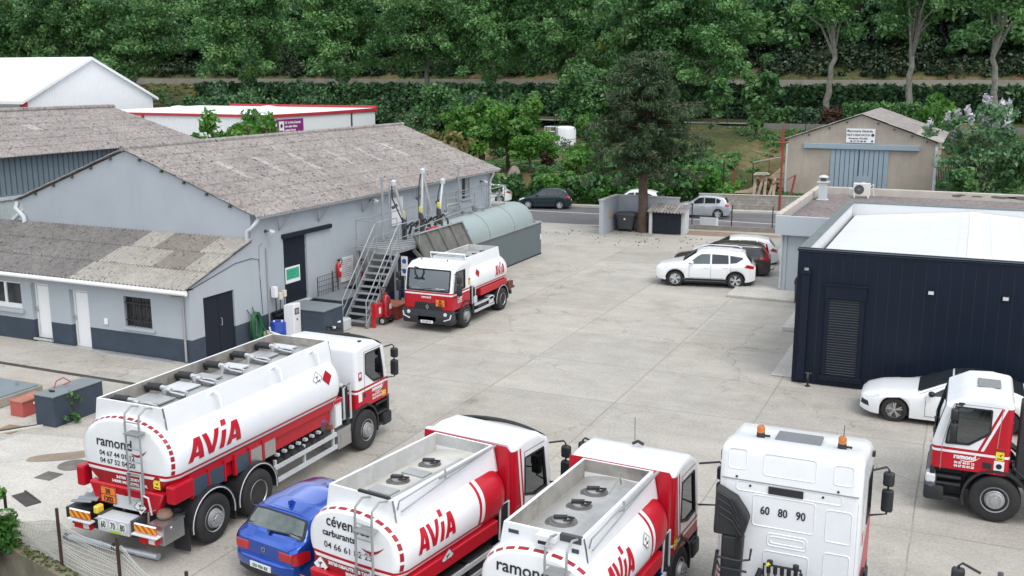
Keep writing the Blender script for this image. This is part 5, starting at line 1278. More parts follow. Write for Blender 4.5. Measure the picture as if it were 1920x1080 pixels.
def tank(t,w,h,zc,y0,y1,zline,n=2.6,dashes=15,redfront=None,rail_hw=.68,zrim=2.55,thick=.045,ry0=None,ry1=None,belly=RED,steelin=False):
    """oval tank with domed ends; stripes at zline; optional red front part ahead of a slanting line (y at zline, slope)"""
    K=64; rings=[]
    D=.30
    yr=lambda s:y0+.05*s*s+(D-.05)*max(0,(s-.86)/.14)**2.6 if s<1 else y0+D
    S=[.02,.3,.6,.8,.88,.93,.965,.99,1.0]
    for s in S:rings.append([(superpt(2*PI*i/K,w,h,zc,n,s)[0],yr(s),superpt(2*PI*i/K,w,h,zc,n,s)[1]) for i in range(K)])
    for k in range(1,8):
        y=y0+D+(y1-y0-2*D)*k/8; rings.append([(superpt(2*PI*i/K,w,h,zc,n)[0],y,superpt(2*PI*i/K,w,h,zc,n)[1]) for i in range(K)])
    for s in reversed(S):rings.append([(superpt(2*PI*i/K,w,h,zc,n,s)[0],y1-(yr(s)-y0),superpt(2*PI*i/K,w,h,zc,n,s)[1]) for i in range(K)])
    bm=MB().loft(rings).bm()
    for dz in(0,-.055,-.115):cut(bm,(0,0,zline+dz),(0,0,1))
    if redfront:
        ya,sl=redfront
        for s_ in(-1,1):cut(bm,(s_*rail_hw,0,0),(1,0,0))
        for d in(0,-.10,-.18):cut(bm,(0,ya+d,zline),(0,1,-sl))
    bmesh.ops.recalc_face_normals(bm,faces=bm.faces)
    for f in bm.faces:
        c=f.calc_center_median(); m=0
        if c.z<zline-.115:m=2 if c.y<y0+D*.9 else 1
        elif c.z<zline-.055:m=0
        elif c.z<zline:m=1
        if redfront and c.z>zline-.115:
            d=c.y-(ya+sl*(c.z-zline))
            if d>0:m=1
            elif d>-.10:m=0 if c.z>zline else m
            elif d>-.18 and c.z>zline:m=1
            if abs(c.x)<rail_hw and c.z>zc:m=0
        f.material_index=m
    finish_keep(bm,'tank',[WHITE,belly,REDD],t,35)
    sx=lambda z:w/2*max(0,1-abs((z-zc)/(h/2))**n)**(1/n)
    def face_y(x,z):
        s=(abs(x/(w/2))**n+abs((z-zc)/(h/2))**n)**(1/n); return yr(min(s,1))
    # dashed contour tape on the rear end
    mb=MB()
    for k in range(dashes):
        a0=PI*(-.08)+PI*1.16*k/dashes; a1=a0+PI*1.16/dashes*.72; q=[]
        for a in(a0,(a0+a1)/2,a1):
            for s in(.940,.968):
                x,z=superpt(a,w,h,zc,n,s); q.append((x,yr(s)-.008,z))
        if all(p[2]>zline-.02 for p in q):mb.add(q,[(0,1,3,2),(2,3,5,4)])
    mb.build('contour_tape',REDD,t)
    # coaming round the top: a tray with walkway
    ry0=y0+.3 if ry0 is None else ry0; ry1=y1-.25 if ry1 is None else ry1
    hw=rail_hw; ztop=zc+h/2; zs=zc+h/2*(1-(hw/(w/2))**n)**(1/n)-.02
    mb=MB()
    for s in(-1,1):
        mb.add([(s*(hw+.10),ry0,zs-.12),(s*(hw+.10),ry1,zs-.12),(s*(hw+.05),ry1,zs+(zrim-zs)*.55),(s*(hw+.05),ry0,zs+(zrim-zs)*.55),(s*(hw+.01),ry1,zrim),(s*(hw+.01),ry0,zrim),(s*(hw-thick),ry1,zrim),(s*(hw-thick),ry0,zrim),(s*(hw-thick),ry1,zs-.12),(s*(hw-thick),ry0,zs-.12)],
               [(0,1,2,3),(3,2,4,5),(5,4,6,7),(7,6,8,9)])
        f0=len(mb.f)-1; mb.m[f0]=1
    for ya_,yb_,inner in((ry0-thick,ry0,1),(ry1,ry1+thick,0)):
        mb.add([(-hw-.10,ya_,zs-.12),(hw+.10,ya_,zs-.12),(hw+.01,ya_,zrim),(-hw-.01,ya_,zrim)],[(0,1,2,3)],0 if inner else 1)
        mb.add([(-hw-.10,yb_,zs-.12),(hw+.10,yb_,zs-.12),(hw+.01,yb_,zrim),(-hw-.01,yb_,zrim)],[(0,1,2,3)],1 if inner else 0)
        mb.add([(-hw-.01,ya_,zrim),(hw+.01,ya_,zrim),(hw+.01,yb_,zrim),(-hw-.01,yb_,zrim)],[(0,1,2,3)],0)
        # the board goes down behind the domed end
    zb_=zs-.12
    for y_ in(ry0-thick+.001,):pass
    INNER=COAM_IN2 if steelin else COAM_IN
    mb.build('coaming',[WHITE,INNER],t)
    mb=MB(); zt_=lambda x:zc+h/2*(1-abs(x/(w/2))**n)**(1/n)+.006; xs=np.linspace(-hw+.03,hw-.03,13); vs=[(x,y,zt_(x)) for y in(ry0+.005,ry1-.005) for x in xs]
    mb.add(vs,[(i,i+1,14+i,13+i) for i in range(12)]); mb.build('tank_top',TOPM2 if steelin else TOPM,t,smooth=60)
    mb=MB(); mb.box(-hw-.02,hw+.02,ry0-.02,ry0+.006,zs-.12,ztop+.01); mb.build('coaming_skirt',WHITE,t); mb=MB(); mb.box(-hw-.02,hw+.02,ry1-.006,ry1+.02,zs-.12,ztop+.01); mb.build('coaming_skirt',WHITE,t)
    return dict(sx=sx,face=face_y,ztop=ztop,zs=zs,ry0=ry0,ry1=ry1,hw=hw,zrim=zrim,yr=yr)
COAM_IN=mat('sooty_inner_coaming',(.50,.50,.49),.6,var=.2,scale=2.5,dirt=.55,dirtcol=(.16,.15,.13))
COAM_IN2=mat('smoky_inner_coaming',(.38,.36,.33),.5,.2,var=.3,scale=1.5,dirt=.9,dirtcol=(.04,.035,.03))
TOPM=mat('dusty_tank_top',(.52,.51,.47),.6,var=.15,scale=2,dirt=.5,dirtcol=(.26,.23,.18))
TOPM2=mat('steel_tank_top',(.46,.455,.44),.42,.4,var=.2,scale=1.5,dirt=.5,dirtcol=(.14,.13,.12))
TREAD=mat('perforated_walkway',(.42,.43,.43),.45,.5,var=.15,dirt=.3)
GRIMY=mat('grimy_cover',(.13,.125,.12),.6,.3,var=.4,scale=6,dirt=.5,dirtcol=(.32,.31,.29))
AVIA=[]
def _avia():
    P=[]
    P +=[[(0,0),(.27,0),(.60,.80),(.58,1),(.42,1)],[(.60,0),(.88,0),(.76,1),(.56,1),(.52,.78)],[(.30,.17),(.64,.17),(.62,.37),(.38,.37)]]
    o=.86; P +=[[(o+.02,1),(o+.28,1),(o+.46,.28),(o+.40,0),(o+.28,0)],[(o+.28,0),(o+.56,0),(o+.98,1),(o+.72,1),(o+.42,.26)]]
    o=1.68; P +=[[(o+.04,0),(o+.32,0),(o+.52,.80),(o+.26,.80)],[(o+.30,.98),(o+.58,.98),(o+.64,1.22),(o+.36,1.22)]]
    o=2.14; P +=[[(x+o,y) for x,y in p] for p in P[:3]]
    return P
def avia(t,T,side,yc,zb,hgt,L,m=RED):
    """the company lettering wrapped on the tank flank; side +1: right flank read towards the front"""
    mb=MB(); tot=3.02
    sx=L/tot
    bm=bmesh.new()
    for k,p in enumerate(_avia()):
        vs=[bm.verts.new(((q[0]+.06*(q[1]-.5)-tot/2)*sx,q[1]*hgt,.0004*(k%3))) for q in p]; bm.faces.new(vs)
    for i in range(1,7):cut(bm,(0,hgt*1.2*i/7,0),(0,1,0))
    for v in bm.verts:
        u,q,e=v.co; v.co=(side*(T['sx'](zb+q)+.008+e),yc+side*u,zb+q)
    return finish(bm,'lettering',m,t)
def on_rear(t,T,body,size,x,z,m,bold=.01,sx=.95,shear=0):
    f=lambda c:Vector((x+c.x,T['face'](x+c.x,z+c.y)-.009,z+c.y))
    return text(body,size,None,m,t,bold=bold,sx=sx,fn=f,cuts=3,shear=shear)
def swoosh(t,T,x0,x1,z,m):
    mb=MB(); pts=[]
    for i in range(13):
        k=i/12; x=x0+(x1-x0)*k; zz=z-.06*math.sin(k*PI)+.10*k*k; w_=.004+.022*math.sin(PI*k)
        pts.append((x,zz,w_))
    for a,b in zip(pts[:-1],pts[1:]):
        q=[(a[0],T['face'](a[0],a[1])-.010,a[1]-a[2]),(b[0],T['face'](b[0],b[1])-.010,b[1]-b[2]),(b[0],T['face'](b[0],b[1])-.010,b[1]+b[2]),(a[0],T['face'](a[0],a[1])-.010,a[1]+a[2])]
        mb.add(q,[(0,1,2,3)])
    mb.build('swoosh',m,t)
def plate_3033(t,x,y,z,M=None,w=.42,h=.32):
    """orange hazard plate: 30 over 1202"""
    M=M or face_M((x,y,z),(1,0,0))
    q=MB(M); q.box(-w/2,w/2,0,h,-.012,0.0,0); 
    for a in((-w/2,w/2,0,.012),(-w/2,w/2,h-.012,h),(-w/2,w/2,h/2-.006,h/2+.006)):q.box(a[0],a[1],a[2],a[3],0,.003,1)
    for a in(-w/2,w/2-.012):q.box(a,a+.012,0,h,0,.003,1)
    p=q.build('hazard_plate',[ORANGE,INK],t)
    for s_,z_ in(('30',h*.58),('1202',h*.10)):
        text(s_,h*.42,M @ Matrix.Translation((0,z_,.005)),INK,p,bold=.006,sx=.92)
def diamond(t,M,r,col,mark=True):
    q=MB(M); q.add([(0,-r,0),(r,0,0),(0,r,0),(-r,0,0)],[(0,1,2,3)],0)
    k=r*.9
    q.add([(0,-r,.002),(r,0,.002),(0,r,.002),(-r,0,.002),(0,-k,.002),(k,0,.002),(0,k,.002),(-k,0,.002)],[(0,1,5,4),(1,2,6,5),(2,3,7,6),(3,0,4,7)],1)
    if mark:  # bare tree and fish of the environment mark, as plain strokes
        for a,b in(((-.1,-.3),(-.02,.35)),((-.05,.05),(-.3,.3)),((-.03,.1),(.2,.35)),((-.45,-.35),(.1,-.38)),((.05,-.3),(.45,-.22)),((.45,-.22),(.1,-.45))):
            q.obox((a[0]*r,a[1]*r,.003),(b[0]*r,b[1]*r,.003),.09*r,.002,1,up=(0,0,1))
    q.build('hazard_diamond',[col,INK],t)
def chevron(t,x0,x1,y,z0,z1,name='chevron_board'):
    mb=MB(); mb.box(x0,x1,y,y+.02,z0,z1,0); n=7; w=(x1-x0)/n
    mb.add([(x0-.001,y-.004,z1),(x1+.001,y-.004,z1),(x1+.001,y+.02,z1+.025),(x0-.001,y+.02,z1+.025)],[(0,1,2,3)],2)
    d=(z1-z0)*.9
    for k in range(-3,n+3,2):
        poly=[(x0+k*w+d,z0),(x0+k*w+d+w,z0),(x0+k*w+w,z1),(x0+k*w,z1)]
        poly=clipx(poly,x0,x1)
        if len(poly)>2:mb.add([(p[0],y-.003,p[1]) for p in poly],[tuple(range(len(poly)))],1)
    return mb.build(name,[mat('chevron_red',(.72,.07,.03),.4) if 'chevron_red' not in bpy.data.materials else bpy.data.materials['chevron_red'],mat('chevron_yellow',(.68,.47,.04),.4) if 'chevron_yellow' not in bpy.data.materials else bpy.data.materials['chevron_yellow'],WHITEPVC],t)
def clipx(poly,a,b):
    for lim,sgn in((a,1),(b,-1)):
        out=[]
        for i in range(len(poly)):
            p,q=poly[i],poly[(i+1)%len(poly)]; ip=sgn*(p[0]-lim)>=0; iq=sgn*(q[0]-lim)>=0
            if ip:out.append(p)
            if ip != iq:k=(lim-p[0])/(q[0]-p[0]); out.append((lim,p[1]+(q[1]-p[1])*k))
        poly=out
        if not poly:break
    return poly
def sticker(t,M,w=.16,h=.26):
    q=MB(M); q.box(-w/2,w/2,0,h,0,.003,0); q.box(-w/2,w/2,h*.72,h,.003,.005,1)
    q.add([(-w*.42,h*.62,.004),(w*.1,h*.30,.004),(w*.3,h*.60,.004),(w*.44,h*.66,.004),(w*.2,h*.5,.004),(-w*.1,h*.44,.004)],[(0,1,2,3,4,5)],2); q.box(-w*.35,w*.35,h*.08,h*.18,.003,.005,1)
    q.build('angle_sticker',[YELLOW,REDD,INK],t)
def ladder(t,T,x,y,z0,z1,w=.36,plate=True):
    yt=y-.10
    mb=MB()
    for s in(-w/2,w/2):
        mb.tube([(x+s,y+.25,z1+.02),(x+s,y+.05,z1+.08),(x+s,yt-.03,z1-.02),(x+s,yt-.05,z1-.2),(x+s,yt-.05,z0)],.021,8)
    n=int((z1-z0)/.27)
    for k in range(n):z=z0+.1+k*.27; mb.cyl((x-w/2,yt-.05,z),(x+w/2,yt-.05,z),.014,n=6)
    l=mb.build('ladder',GALV,t,smooth=50)
    if plate:
        mb=MB(); mb.box(x-w/2,x+w/2,yt-.12,yt+.12,z1-.42,z1-.40)
        for k in range(6):mb.box(x-w/2+.02,x+w/2-.02,yt-.11+k*.04,yt-.095+k*.04,z1-.40,z1-.392)
        mb.build('step_plate',TREAD,l)
    mb=MB(); mb.tube([(x-w*.45,yt-.09,z0-.25),(x-w*.45,yt-.09,z0+.42),(x+w*.45,yt-.09,z0+.42),(x+w*.45,yt-.09,z0-.25)],.024,8)
    for z in(z0-.15,z0+.1):mb.cyl((x-w*.45,yt-.09,z),(x+w*.45,yt-.09,z),.014,n=6)
    mb.build('lower_ladder',GALV,l,smooth=50)
def manhole(t,x,y,z,r=.24,sd=0):
    mb=MB(); M=Matrix.Translation((x,y,z)); mb.lathe([(0,0),(r*1.2,0),(r*1.2,.012),(r*1.0,.018),(r*.95,.035),(0,.04)],M,24); o=mb.build('manhole_flange',GRIMY,t,smooth=40)
    mb=MB(); M=Matrix.Translation((x-.02,y,z+.04)); mb.lathe([(0,.0),(r*.6,0),(r*.6,.03),(0,.035)],M,18,1); mb.obox((x-.15,y-.04,z+.09),(x+.06,y+.03,z+.10),.09,.05,0); mb.tube([(x+.04,y-.08,z+.07),(x+.17,y-.02,z+.10),(x+.17,y+.06,z+.10),(x+.04,y+.09,z+.07)],.018,6,0); mb.build('cover_latch',[BLACK,ALU],o,smooth=40)
def fender(t,x0,x1,y,zc,R,a0=-10,a1=190,m=BLACK,edge=True,side=1):
    mb=MB(); n=18; vs=[]; fs=[]
    for i in range(n+1):
        a=math.radians(a0+(a1-a0)*i/n)
        for r in(R,R+.05):
            for x in(x0,x1):vs.append((x,y+r*math.cos(a),zc+r*math.sin(a)))
    for i in range(n):
        b=i*4; c=b+4
        fs +=[(b,b+1,c+1,c),(b+2,c+2,c+3,b+3),(b,c,c+2,b+2),(b+1,b+3,c+3,c+1)]
    fs +=[(0,2,3,1),(n*4,n*4+1,n*4+3,n*4+2)]
    mb.add(vs,fs); o=mb.build('mudguard',m,t,smooth=40)
    if edge:
        xe=max(x0,x1) if side>0 else min(x0,x1)
        mb=MB(); mb.tube([(xe,y+(R+.005)*math.cos(math.radians(a0+(a1-a0)*i/n)),zc+(R+.005)*math.sin(math.radians(a0+(a1-a0)*i/n))) for i in range(n+1)],.013,5); mb.build('mudguard_edge',GUTTER,t)
def cab_front_black(t,w,y0,y1,zt,R,side_steps=True):
    """bumper, steps and wheel housing under the cab"""
    mb=MB(); mb.box(-w/2-.02,w/2+.02,y1-.32,y1+.10,.30,.66)
    mb.build('bumper',BLACK,t,bevel=.07,seg=2,smooth=40)
    mb=MB(); mb.box(-w/2+.3,w/2-.3,y0+.1,y1-.35,.55,zt-.0); mb.build('cab_underframe',BLACK,t)
    for s in(-1,1):
        mb=MB(); a,b=sorted((s*(w/2-.45),s*(w/2-.02)))
        for z in(.38,.70,.98 if zt>1.1 else .86):mb.box(a,b,y1-.64,y1-.05,z-.02,z+.04)
        a,b=sorted((s*(w/2-.45),s*(w/2-.25))); mb.box(a,b,y1-.66,y1-.05,.36,zt); a,b=sorted((s*(w/2-.3),s*(w/2-.01))); mb.box(a,b,y1-.10,y1-.0,.6,zt)
        mb.build('cab_step',BLACK,t,bevel=.012)
        fender(t,s*(w/2-.35),s*(w/2+.03),0,R,R+.10,-20,165,side=s,edge=False)
        mb=MB(); a,b=sorted((s*(w/2-.30),s*(w/2+.005)))
        mb.box(a,b,-R-.26,-R-.12,.42,zt-.05); mb.build('splash_guard',BLACK,t,bevel=.02)
def chassis(t,y0,y1,w=.85,z0=.62,z1=.90):
    mb=MB()
    for s in(-1,1):mb.box(s*w/2-.04,s*w/2+.04,y0,y1,z0,z1)
    y=y0+.2
    while y<y1:mb.box(-w/2,w/2,y-.05,y+.05,z0+.03,z1-.03); y += 1.1
    mb.build('chassis',DGREY,t)
def axle(t,y,R,w):
    mb=MB(); mb.cyl((-w/2,y,R),(w/2,y,R),.08,n=10); mb.lathe([(0,-.25),(.2,-.15),(.22,0),(.2,.15),(0,.25)],Matrix.Translation((0,y,R)) @ Matrix.Rotation(PI/2,4,'Y'),14); mb.build('axle',BLACK,t,smooth=40)
def visor(t,w,y,z):
    mb=MB(); n=10; vs=[]; fs=[]
    for i in range(n+1):
        k=-1+2*i/n; x=k*(w/2-.05); yy=y+.16*(1-k*k); 
        vs +=[(x,yy,z-.05*k*k),(x,yy+.20,z-.13-.05*k*k),(x,yy+.02,z+.03-.05*k*k),(x,yy+.23,z-.10-.05*k*k)]
    for i in range(n):
        b=i*4; c=b+4; fs +=[(b,c,c+1,b+1),(b+2,b+3,c+3,c+2),(b+1,c+1,c+3,b+3),(b,b+2,c+2,c)]
    mb.add(vs,fs); mb.build('sun_visor',BLACK,t,smooth=40)
def door_lettering(t,w,side,y,z,big,small=('04 67 44 01 12','04 67 52 04 20')):
    M=face_M((side*(w/2+.006),y,z),(0,side,0))
    text('ramond',big,M,WINK,t,bold=.008,sx=1.0)
    q=MB(M)
    for i in range(8):
        k=i/8; k2=(i+1)/8
        f=lambda k:(-big*.6+big*2.7*k,-big*.28-big*.10*math.sin(k*PI)+big*.75*k**3)
        a,b=f(k),f(k2); q.add([(a[0],a[1]-.012*math.sin(k*PI),0.001),(b[0],b[1]-.012*math.sin(k2*PI),0.001),(b[0],b[1]+.012,0.001),(a[0],a[1]+.012,0.001)],[(0,1,2,3)])
    q.build('swoosh',WINK,t)
    for i,s_ in enumerate(small):text(s_,big*.52,face_M((side*(w/2+.006),y,z-big*.85-i*big*.55),(0,side,0)),WINK,t,bold=.004,sx=.9)
# -------------------- big tanker (premium cab), heading +y
PW=2.3
PWIN=[[(.13,1.98),(.52,1.68),(.98,1.66),(.95,1.95),(.83,2.50),(.13,2.50)]]
def prem_colors(za,diag=None):
    def f(x,y,z):
        if z>2.56:return 0
        if diag:
            d=y-(diag[0]+diag[1]*(z-za))
            if z>za-.005:
                if d<0:return 1
                if d<.06:return 0
                if d<.12:return 1
        if z>za:return 0
        if z>za-.06:return 1
        if z>za-.115:return 0
        return 1
    return f
def prem_cuts(za,diag=None):
    c=[((0,0,za),(0,0,1)),((0,0,za-.06),(0,0,1)),((0,0,za-.115),(0,0,1)),((0,0,2.56),(0,0,1))]
    if diag:
        for d in(0,.06,.12):c.append(((0,diag[0]+d,za),(0,1,-diag[1])))
    return c
big=thing('tanker_lorry','largest white and red fuel tanker lorry with three axles, seen from behind on the left','lorry',(-14.90,21.25,0),0)
t=big
chassis(t,-7.3,1.0)
cab(t,PW,-.30,1.28,1.10,2.76,PWIN,(1.0,1.70,2.46),prem_colors(1.64),prem_cuts(1.64))
cab_front_black(t,PW,-.3,1.28,1.12,.52)
visor(t,PW,.80,2.72); mirrors(t,PW,1.12,2.05,out=.22)
mb=MB(); mb.box(1.14,1.152,.02,.12,1.36,1.48); mb.build('handle',BLACK,t)
mb=MB()
for a,b in(((.07,1.2),(.07,2.56)),((.07,2.56),(.9,2.56)),((1.03,1.2),(1.03,1.7))):mb.obox((1.150,*a),(1.150,*b),.012,.006,up=(1,0,0))
mb.build('door_seam',DGREY,t)
door_lettering(t,PW,1,.66,1.42,.16)
mb=MB(); mb.box(1.150,1.154,-.22,-.06,1.30,1.52,0); mb.build('door_notice',WHITEPVC,t); mb=MB(); mb.box(1.150,1.154,-.2,-.05,1.86,2.08,1); mb.box(1.154,1.157,-.17,-.08,1.95,2.04,0); mb.build('door_notice',[WHITEPVC,REDD],t)
sticker(t,face_M((1.152,1.0,1.16),(0,1,0)),.16,.2)
mb=MB(); mb.cyl((.95,.2,2.76),(.95,.2,2.82),.05,n=8); mb.tube([(-.3,.75,2.76),(.25,.8,2.81),(.3,.6,2.81)],.015,6); mb.build('roof_marker',BLACK,t)
T=tank(t,2.44,1.66,2.04,-6.98,-.95,1.80,n=2.25,dashes=24,rail_hw=.84,zrim=3.10,ry0=-6.68,ry1=-1.05,steelin=True)
# pale band of the coaming, handles along the flank
for y in(-5.35,-3.3,-1.85):
    mb=MB(); mb.tube([(.86,y,3.0),(.93,y+.06,3.06),(1.05,y+.08,2.98),(1.09,y+.08,2.78),(1.10,y+.08,2.62)],.028,8); mb.build('hand_hoop',WHITE,t,smooth=50)
mb=MB(); mb.box(-.35,.80,T['ry0']+.02,T['ry1']-.02,T['ztop']-.01,T['ztop']+.025); mb.build('walkway',TREAD,t)
r=random.Random(4)
for k in range(6):
    y=-6.45+k*.92
    mb=MB(); mb.cyl((-.62,y,T['ztop']+.17),(-.30,y+.03,T['ztop']+.17),.085,n=12,m=0); mb.cyl((-.30,y+.03,T['ztop']+.17),(-.05,y+.04,T['ztop']+.13),.06,.05,n=10,m=1); mb.cyl((-.2,y+.03,T['ztop']),(-.2,y+.03,T['ztop']+.2),.07,n=10,m=1)
    mb.tube([(-.05,y,T['ztop']+.13),(.08,y-.1,T['ztop']+.15),(.38,y-.04,T['ztop']+.10),(.40,y+.08,T['ztop']+.12),(.1,y+.14,T['ztop']+.12),(-.05,y+.08,T['ztop']+.13)],.02,6,1)
    mb.tube([(-.75,y+.1,T['ztop']+.02),(-.7,y,T['ztop']+.15),(-.62,y,T['ztop']+.17)],.05,8,0); mb.box(-.1,.3,y-.09,y+.09,T['ztop']+.02,T['ztop']+.07,2)
    mb.build('dome_valve',[BLACK,ALU,GRIMY],t,smooth=40)
    mb=MB(); mb.box(-.5,.25 if k==0 else .1,y+.28,y+.28+(.5 if k in(0,1,4) else .3),T['ztop']+.05,T['ztop']+.075); mb.build('tread_plate',GUTTER if k%2 else TREAD,t)
avia(t,T,1,-5.68,1.93,.44,1.62)
diamond(t,Matrix.Translation((T['sx'](2.42)+.02,-1.95,2.42)) @ Matrix.Rotation(PI/2,4,'Z') @ Matrix.Rotation(PI/2,4,'X') @ Matrix.Rotation(-.28,4,'X'),.19,WINK)
diamond(t,Matrix.Translation((T['sx'](2.36)+.02,-1.60,2.36)) @ Matrix.Rotation(PI/2,4,'Z') @ Matrix.Rotation(PI/2,4,'X') @ Matrix.Rotation(-.24,4,'X'),.19,RED,False)
on_rear(t,T,'ramond',.30,-.22,2.22,INK,bold=.004,sx=1.02)
on_rear(t,T,'04 67 44 01 12',.15,-.16,2.02,INK,bold=.002,sx=1.02); on_rear(t,T,'04 67 52 04 20',.15,-.16,1.86,INK,bold=.002,sx=1.02)
on_rear(t,T,'34700 LODEVE',.085,.1,1.58,WINK,bold=.004,sx=1.2); on_rear(t,T,'34000 MONTPELLIER',.085,.1,1.48,WINK,bold=.004,sx=1.2)
swoosh(t,T,.22,.62,2.17,REDD)
ladder(t,T,.42,-6.95,1.42,3.05)
sticker(t,face_M((.80,-6.95,1.50),(1,0,0)),.17,.26)
plate_3033(t,-.40,-7.06,1.05,w=.40,h=.34)
diamond(t,face_M((-.05,-7.02,1.14),(1,0,0)),.22,RED,False); diamond(t,face_M((.44,-7.06,1.10),(1,0,0)),.17,WINK)
mb=MB(); mb.prism([(-.98,1.42),(.98,1.42),(.80,.98),(-.80,.98)],1,-7.0,-6.80); mb.build('rear_apron',RED,t,bevel=.03)
mb=MB(); mb.prism([(-.32,.98),(.5,.98),(.42,1.25),(-.26,1.25)],1,-7.03,-7.005); mb.build('number_panel',GUTTER,t)
mb=MB(); mb.box(-.43,.39,-7.36,-6.98,.58,.88,0); mb.build('rear_box',GUTTER,t,bevel=.012)
for i,s_ in enumerate(('60','70','80')):
    x=-.27+i*.25
    mb=MB(); mb.lathe([(0,0),(.10,0),(0,.004)],Matrix.Translation((x,-7.362,.75)) @ Matrix.Rotation(PI/2,4,'X'),20); d_=mb.build('speed_disc',WINK,t)
    text(s_,.19,face_M((x,-7.372,.68),(1,0,0)),INK,d_,bold=.003,sx=.66)
mb=MB(); mb.box(-.10,.16,-7.366,-7.362,.59,.64); mb.build('green_sticker',mat('green_sticker',(.35,.55,.05),.5),t)
for x0,x1 in((-1.13,-.58),(.58,1.13)):
    chevron(t,x0,x1,-7.40,.77,.92)
    mb=MB(); mb.box(x0-.05,x1+.02,-7.44,-7.30,.70,.73,2); mb.box(x0+.1,x1-.02,-7.40,-7.30,.55,.69,0); mb.box(x1-.2,x1-.05,-7.405,-7.40,.57,.67,1); mb.build('tail_light',[REDLENS,CLEAR,WHITEPVC],t)
mb=MB(); mb.box(-1.2,1.15,-7.29,-7.22,.56,.72); mb.build('rear_bumper',BLACK,t)
mb=MB(); mb.box(.84,1.22,-7.30,-6.72,.52,.90); mb.build('tool_box',STEEL,t,bevel=.012)
mb=MB(); mb.box(.83,1.23,-7.31,-6.71,.90,.93); mb.lathe([(0,0),(.05,0),(.05,.02),(0,.03)],Matrix.Translation((1.222,-7.05,.80)) @ Matrix.Rotation(PI/2,4,'Y'),12); mb.build('tool_box_lid',STEEL,t)
mb=MB(); mb.lathe([(0,.0),(.13,0),(.17,.16),(.15,.16),(.12,.02),(0,.02)],Matrix.Translation((1.03,-6.68,.82)),18); mb.build('bucket',BLACK,t,smooth=40)
mb=MB(); mb.tube([(.75,-7.2,.75),(.68,-7.1,1.05),(.8,-6.95,1.08),(.95,-7.0,.98)],.022,8); mb.lathe([(.14,0),(.16,.05),(.12,.14),(0,.16)],Matrix.Translation((.95,-6.95,.95)),14,0); mb.build('hose_reel',mat('brown_hose',(.20,.12,.09),.6,var=.3),t,smooth=40)
mb=MB(); mb.tube([(.74,-7.08,1.0),(.74,-7.14,1.38),(.64,-7.14,1.40),(.56,-7.1,1.38)],.02,6); mb.build('grab_handle',GUTTER,t,smooth=50)
corr=corrugated('rear_mudguard',(-1.24,-7.25,.98),(0,.70,0),(.55,0,.10),.19,.025,1,[mat('ribbed_grey',(.25,.28,.30),.5,.3,var=.1,dirt=.2)],lambda u,r:0,t)
mb=MB(); mb.box(-1.28,-.72,-7.35,-6.6,.70,.92); mb.build('side_locker',BLACK,t)
mb=MB(); mb.box(-.58,-.46,-7.32,-7.12,.88,1.05); mb.build('wheel_chock',mat('chock_yellow',(.72,.55,.06),.6,var=.1),t,bevel=.03)
for s in(-1,1):
    mb=MB(); a,b=sorted((s*1.0,s*1.22)); mb.box(a,b,-6.95,-6.35,1.22,1.60) if s>0 else mb.box(-1.36,-1.16,-6.95,-6.70,1.22,1.66); mb.build('red_locker',RED,t,bevel=.04,seg=2)
    mb=MB(); a,b=sorted((s*.95,s*1.10)); mb.box(a,b,-6.35,-1.3,1.46,1.66); mb.box(*sorted((s*.9,s*1.02)),-6.6,-1.3,1.12,1.46); mb.build('side_skirt',RED,t,bevel=.02)
for k,(y0_,y1_) in enumerate(((-6.32,-5.86),(-5.82,-5.36),(-4.95,-4.55),(-4.50,-4.10),(-4.0,-3.62))):
    mb=MB(); mb.box(1.10,1.125,y0_,y1_,1.14,1.50); mb.build('side_panel',mat('slate_panel',(.05,.075,.105),.35,var=.1) if 'slate_panel' not in bpy.data.materials else bpy.data.materials['slate_panel'] if k<3 else STEEL,t)
for y in(-6.34,-5.84,-5.34,-5.0,-4.52,-4.06):MB().box(1.06,1.14,y-.025,y+.03,1.12,1.58).build('panel_post',RED,t)
for k in range(7):
    y=-3.45+k*.27; mb=MB(); mb.cyl((.72,y,.84),(1.06,y,.84),.11,n=14,m=0); mb.cyl((1.06,y,.84),(1.12,y,.84),.125,n=14,m=0); mb.cyl((.85,y,.95),(.90,y,1.2),.035,n=8,m=1); mb.box(.94,1.0,y-.03,y+.03,1.28,1.4,2); mb.box(.98,1.08,y-.05,y+.03,1.0,1.06,2); mb.build('hose_coupling',[BLACK,DGREY,GUTTER],t,smooth=40)
mb=MB(); mb.cyl((.6,-1.62,1.1),(1.02,-1.60,1.1),.12,n=12,m=0); mb.cyl((.8,-1.4,.9),(1.0,-1.4,1.3),.07,n=10,m=1); mb.lathe([(0,0),(.09,.02),(0,.12)],Matrix.Translation((.98,-1.58,1.2)),12,2); mb.cyl((.9,-1.35,.95),(1.08,-1.30,1.0),.06,n=10,m=3); mb.build('meter_pipework',[DGREY,RED,BLUEP,mat('copper',(.45,.18,.10),.4,.6)],t,smooth=40)
mb=MB(); mb.box(.85,1.12,-1.25,-.95,.95,1.55,0); mb.box(1.12,1.13,-1.22,-.98,.98,1.5,1); mb.box(.80,1.12,-1.3,-.9,1.55,1.66,2); mb.build('meter_cabinet',[GUTTER,WHITEPVC,RED],t,bevel=.01)
mb=MB(); mb.box(.72,1.16,-1.20,-.62,.38,.88); mb.box(1.16,1.17,-1.1,-.75,.48,.78); mb.build('fuel_tank',STEEL,t,bevel=.03,seg=2)
mb=MB()
for z in(.48,.80):mb.box(1.10,1.15,-3.75,-1.22,z-.05,z+.05)
for y in(-3.6,-2.5,-1.3):mb.box(1.04,1.10,y-.03,y+.03,.42,.95)
mb.build('side_guard',GUTTER,t)
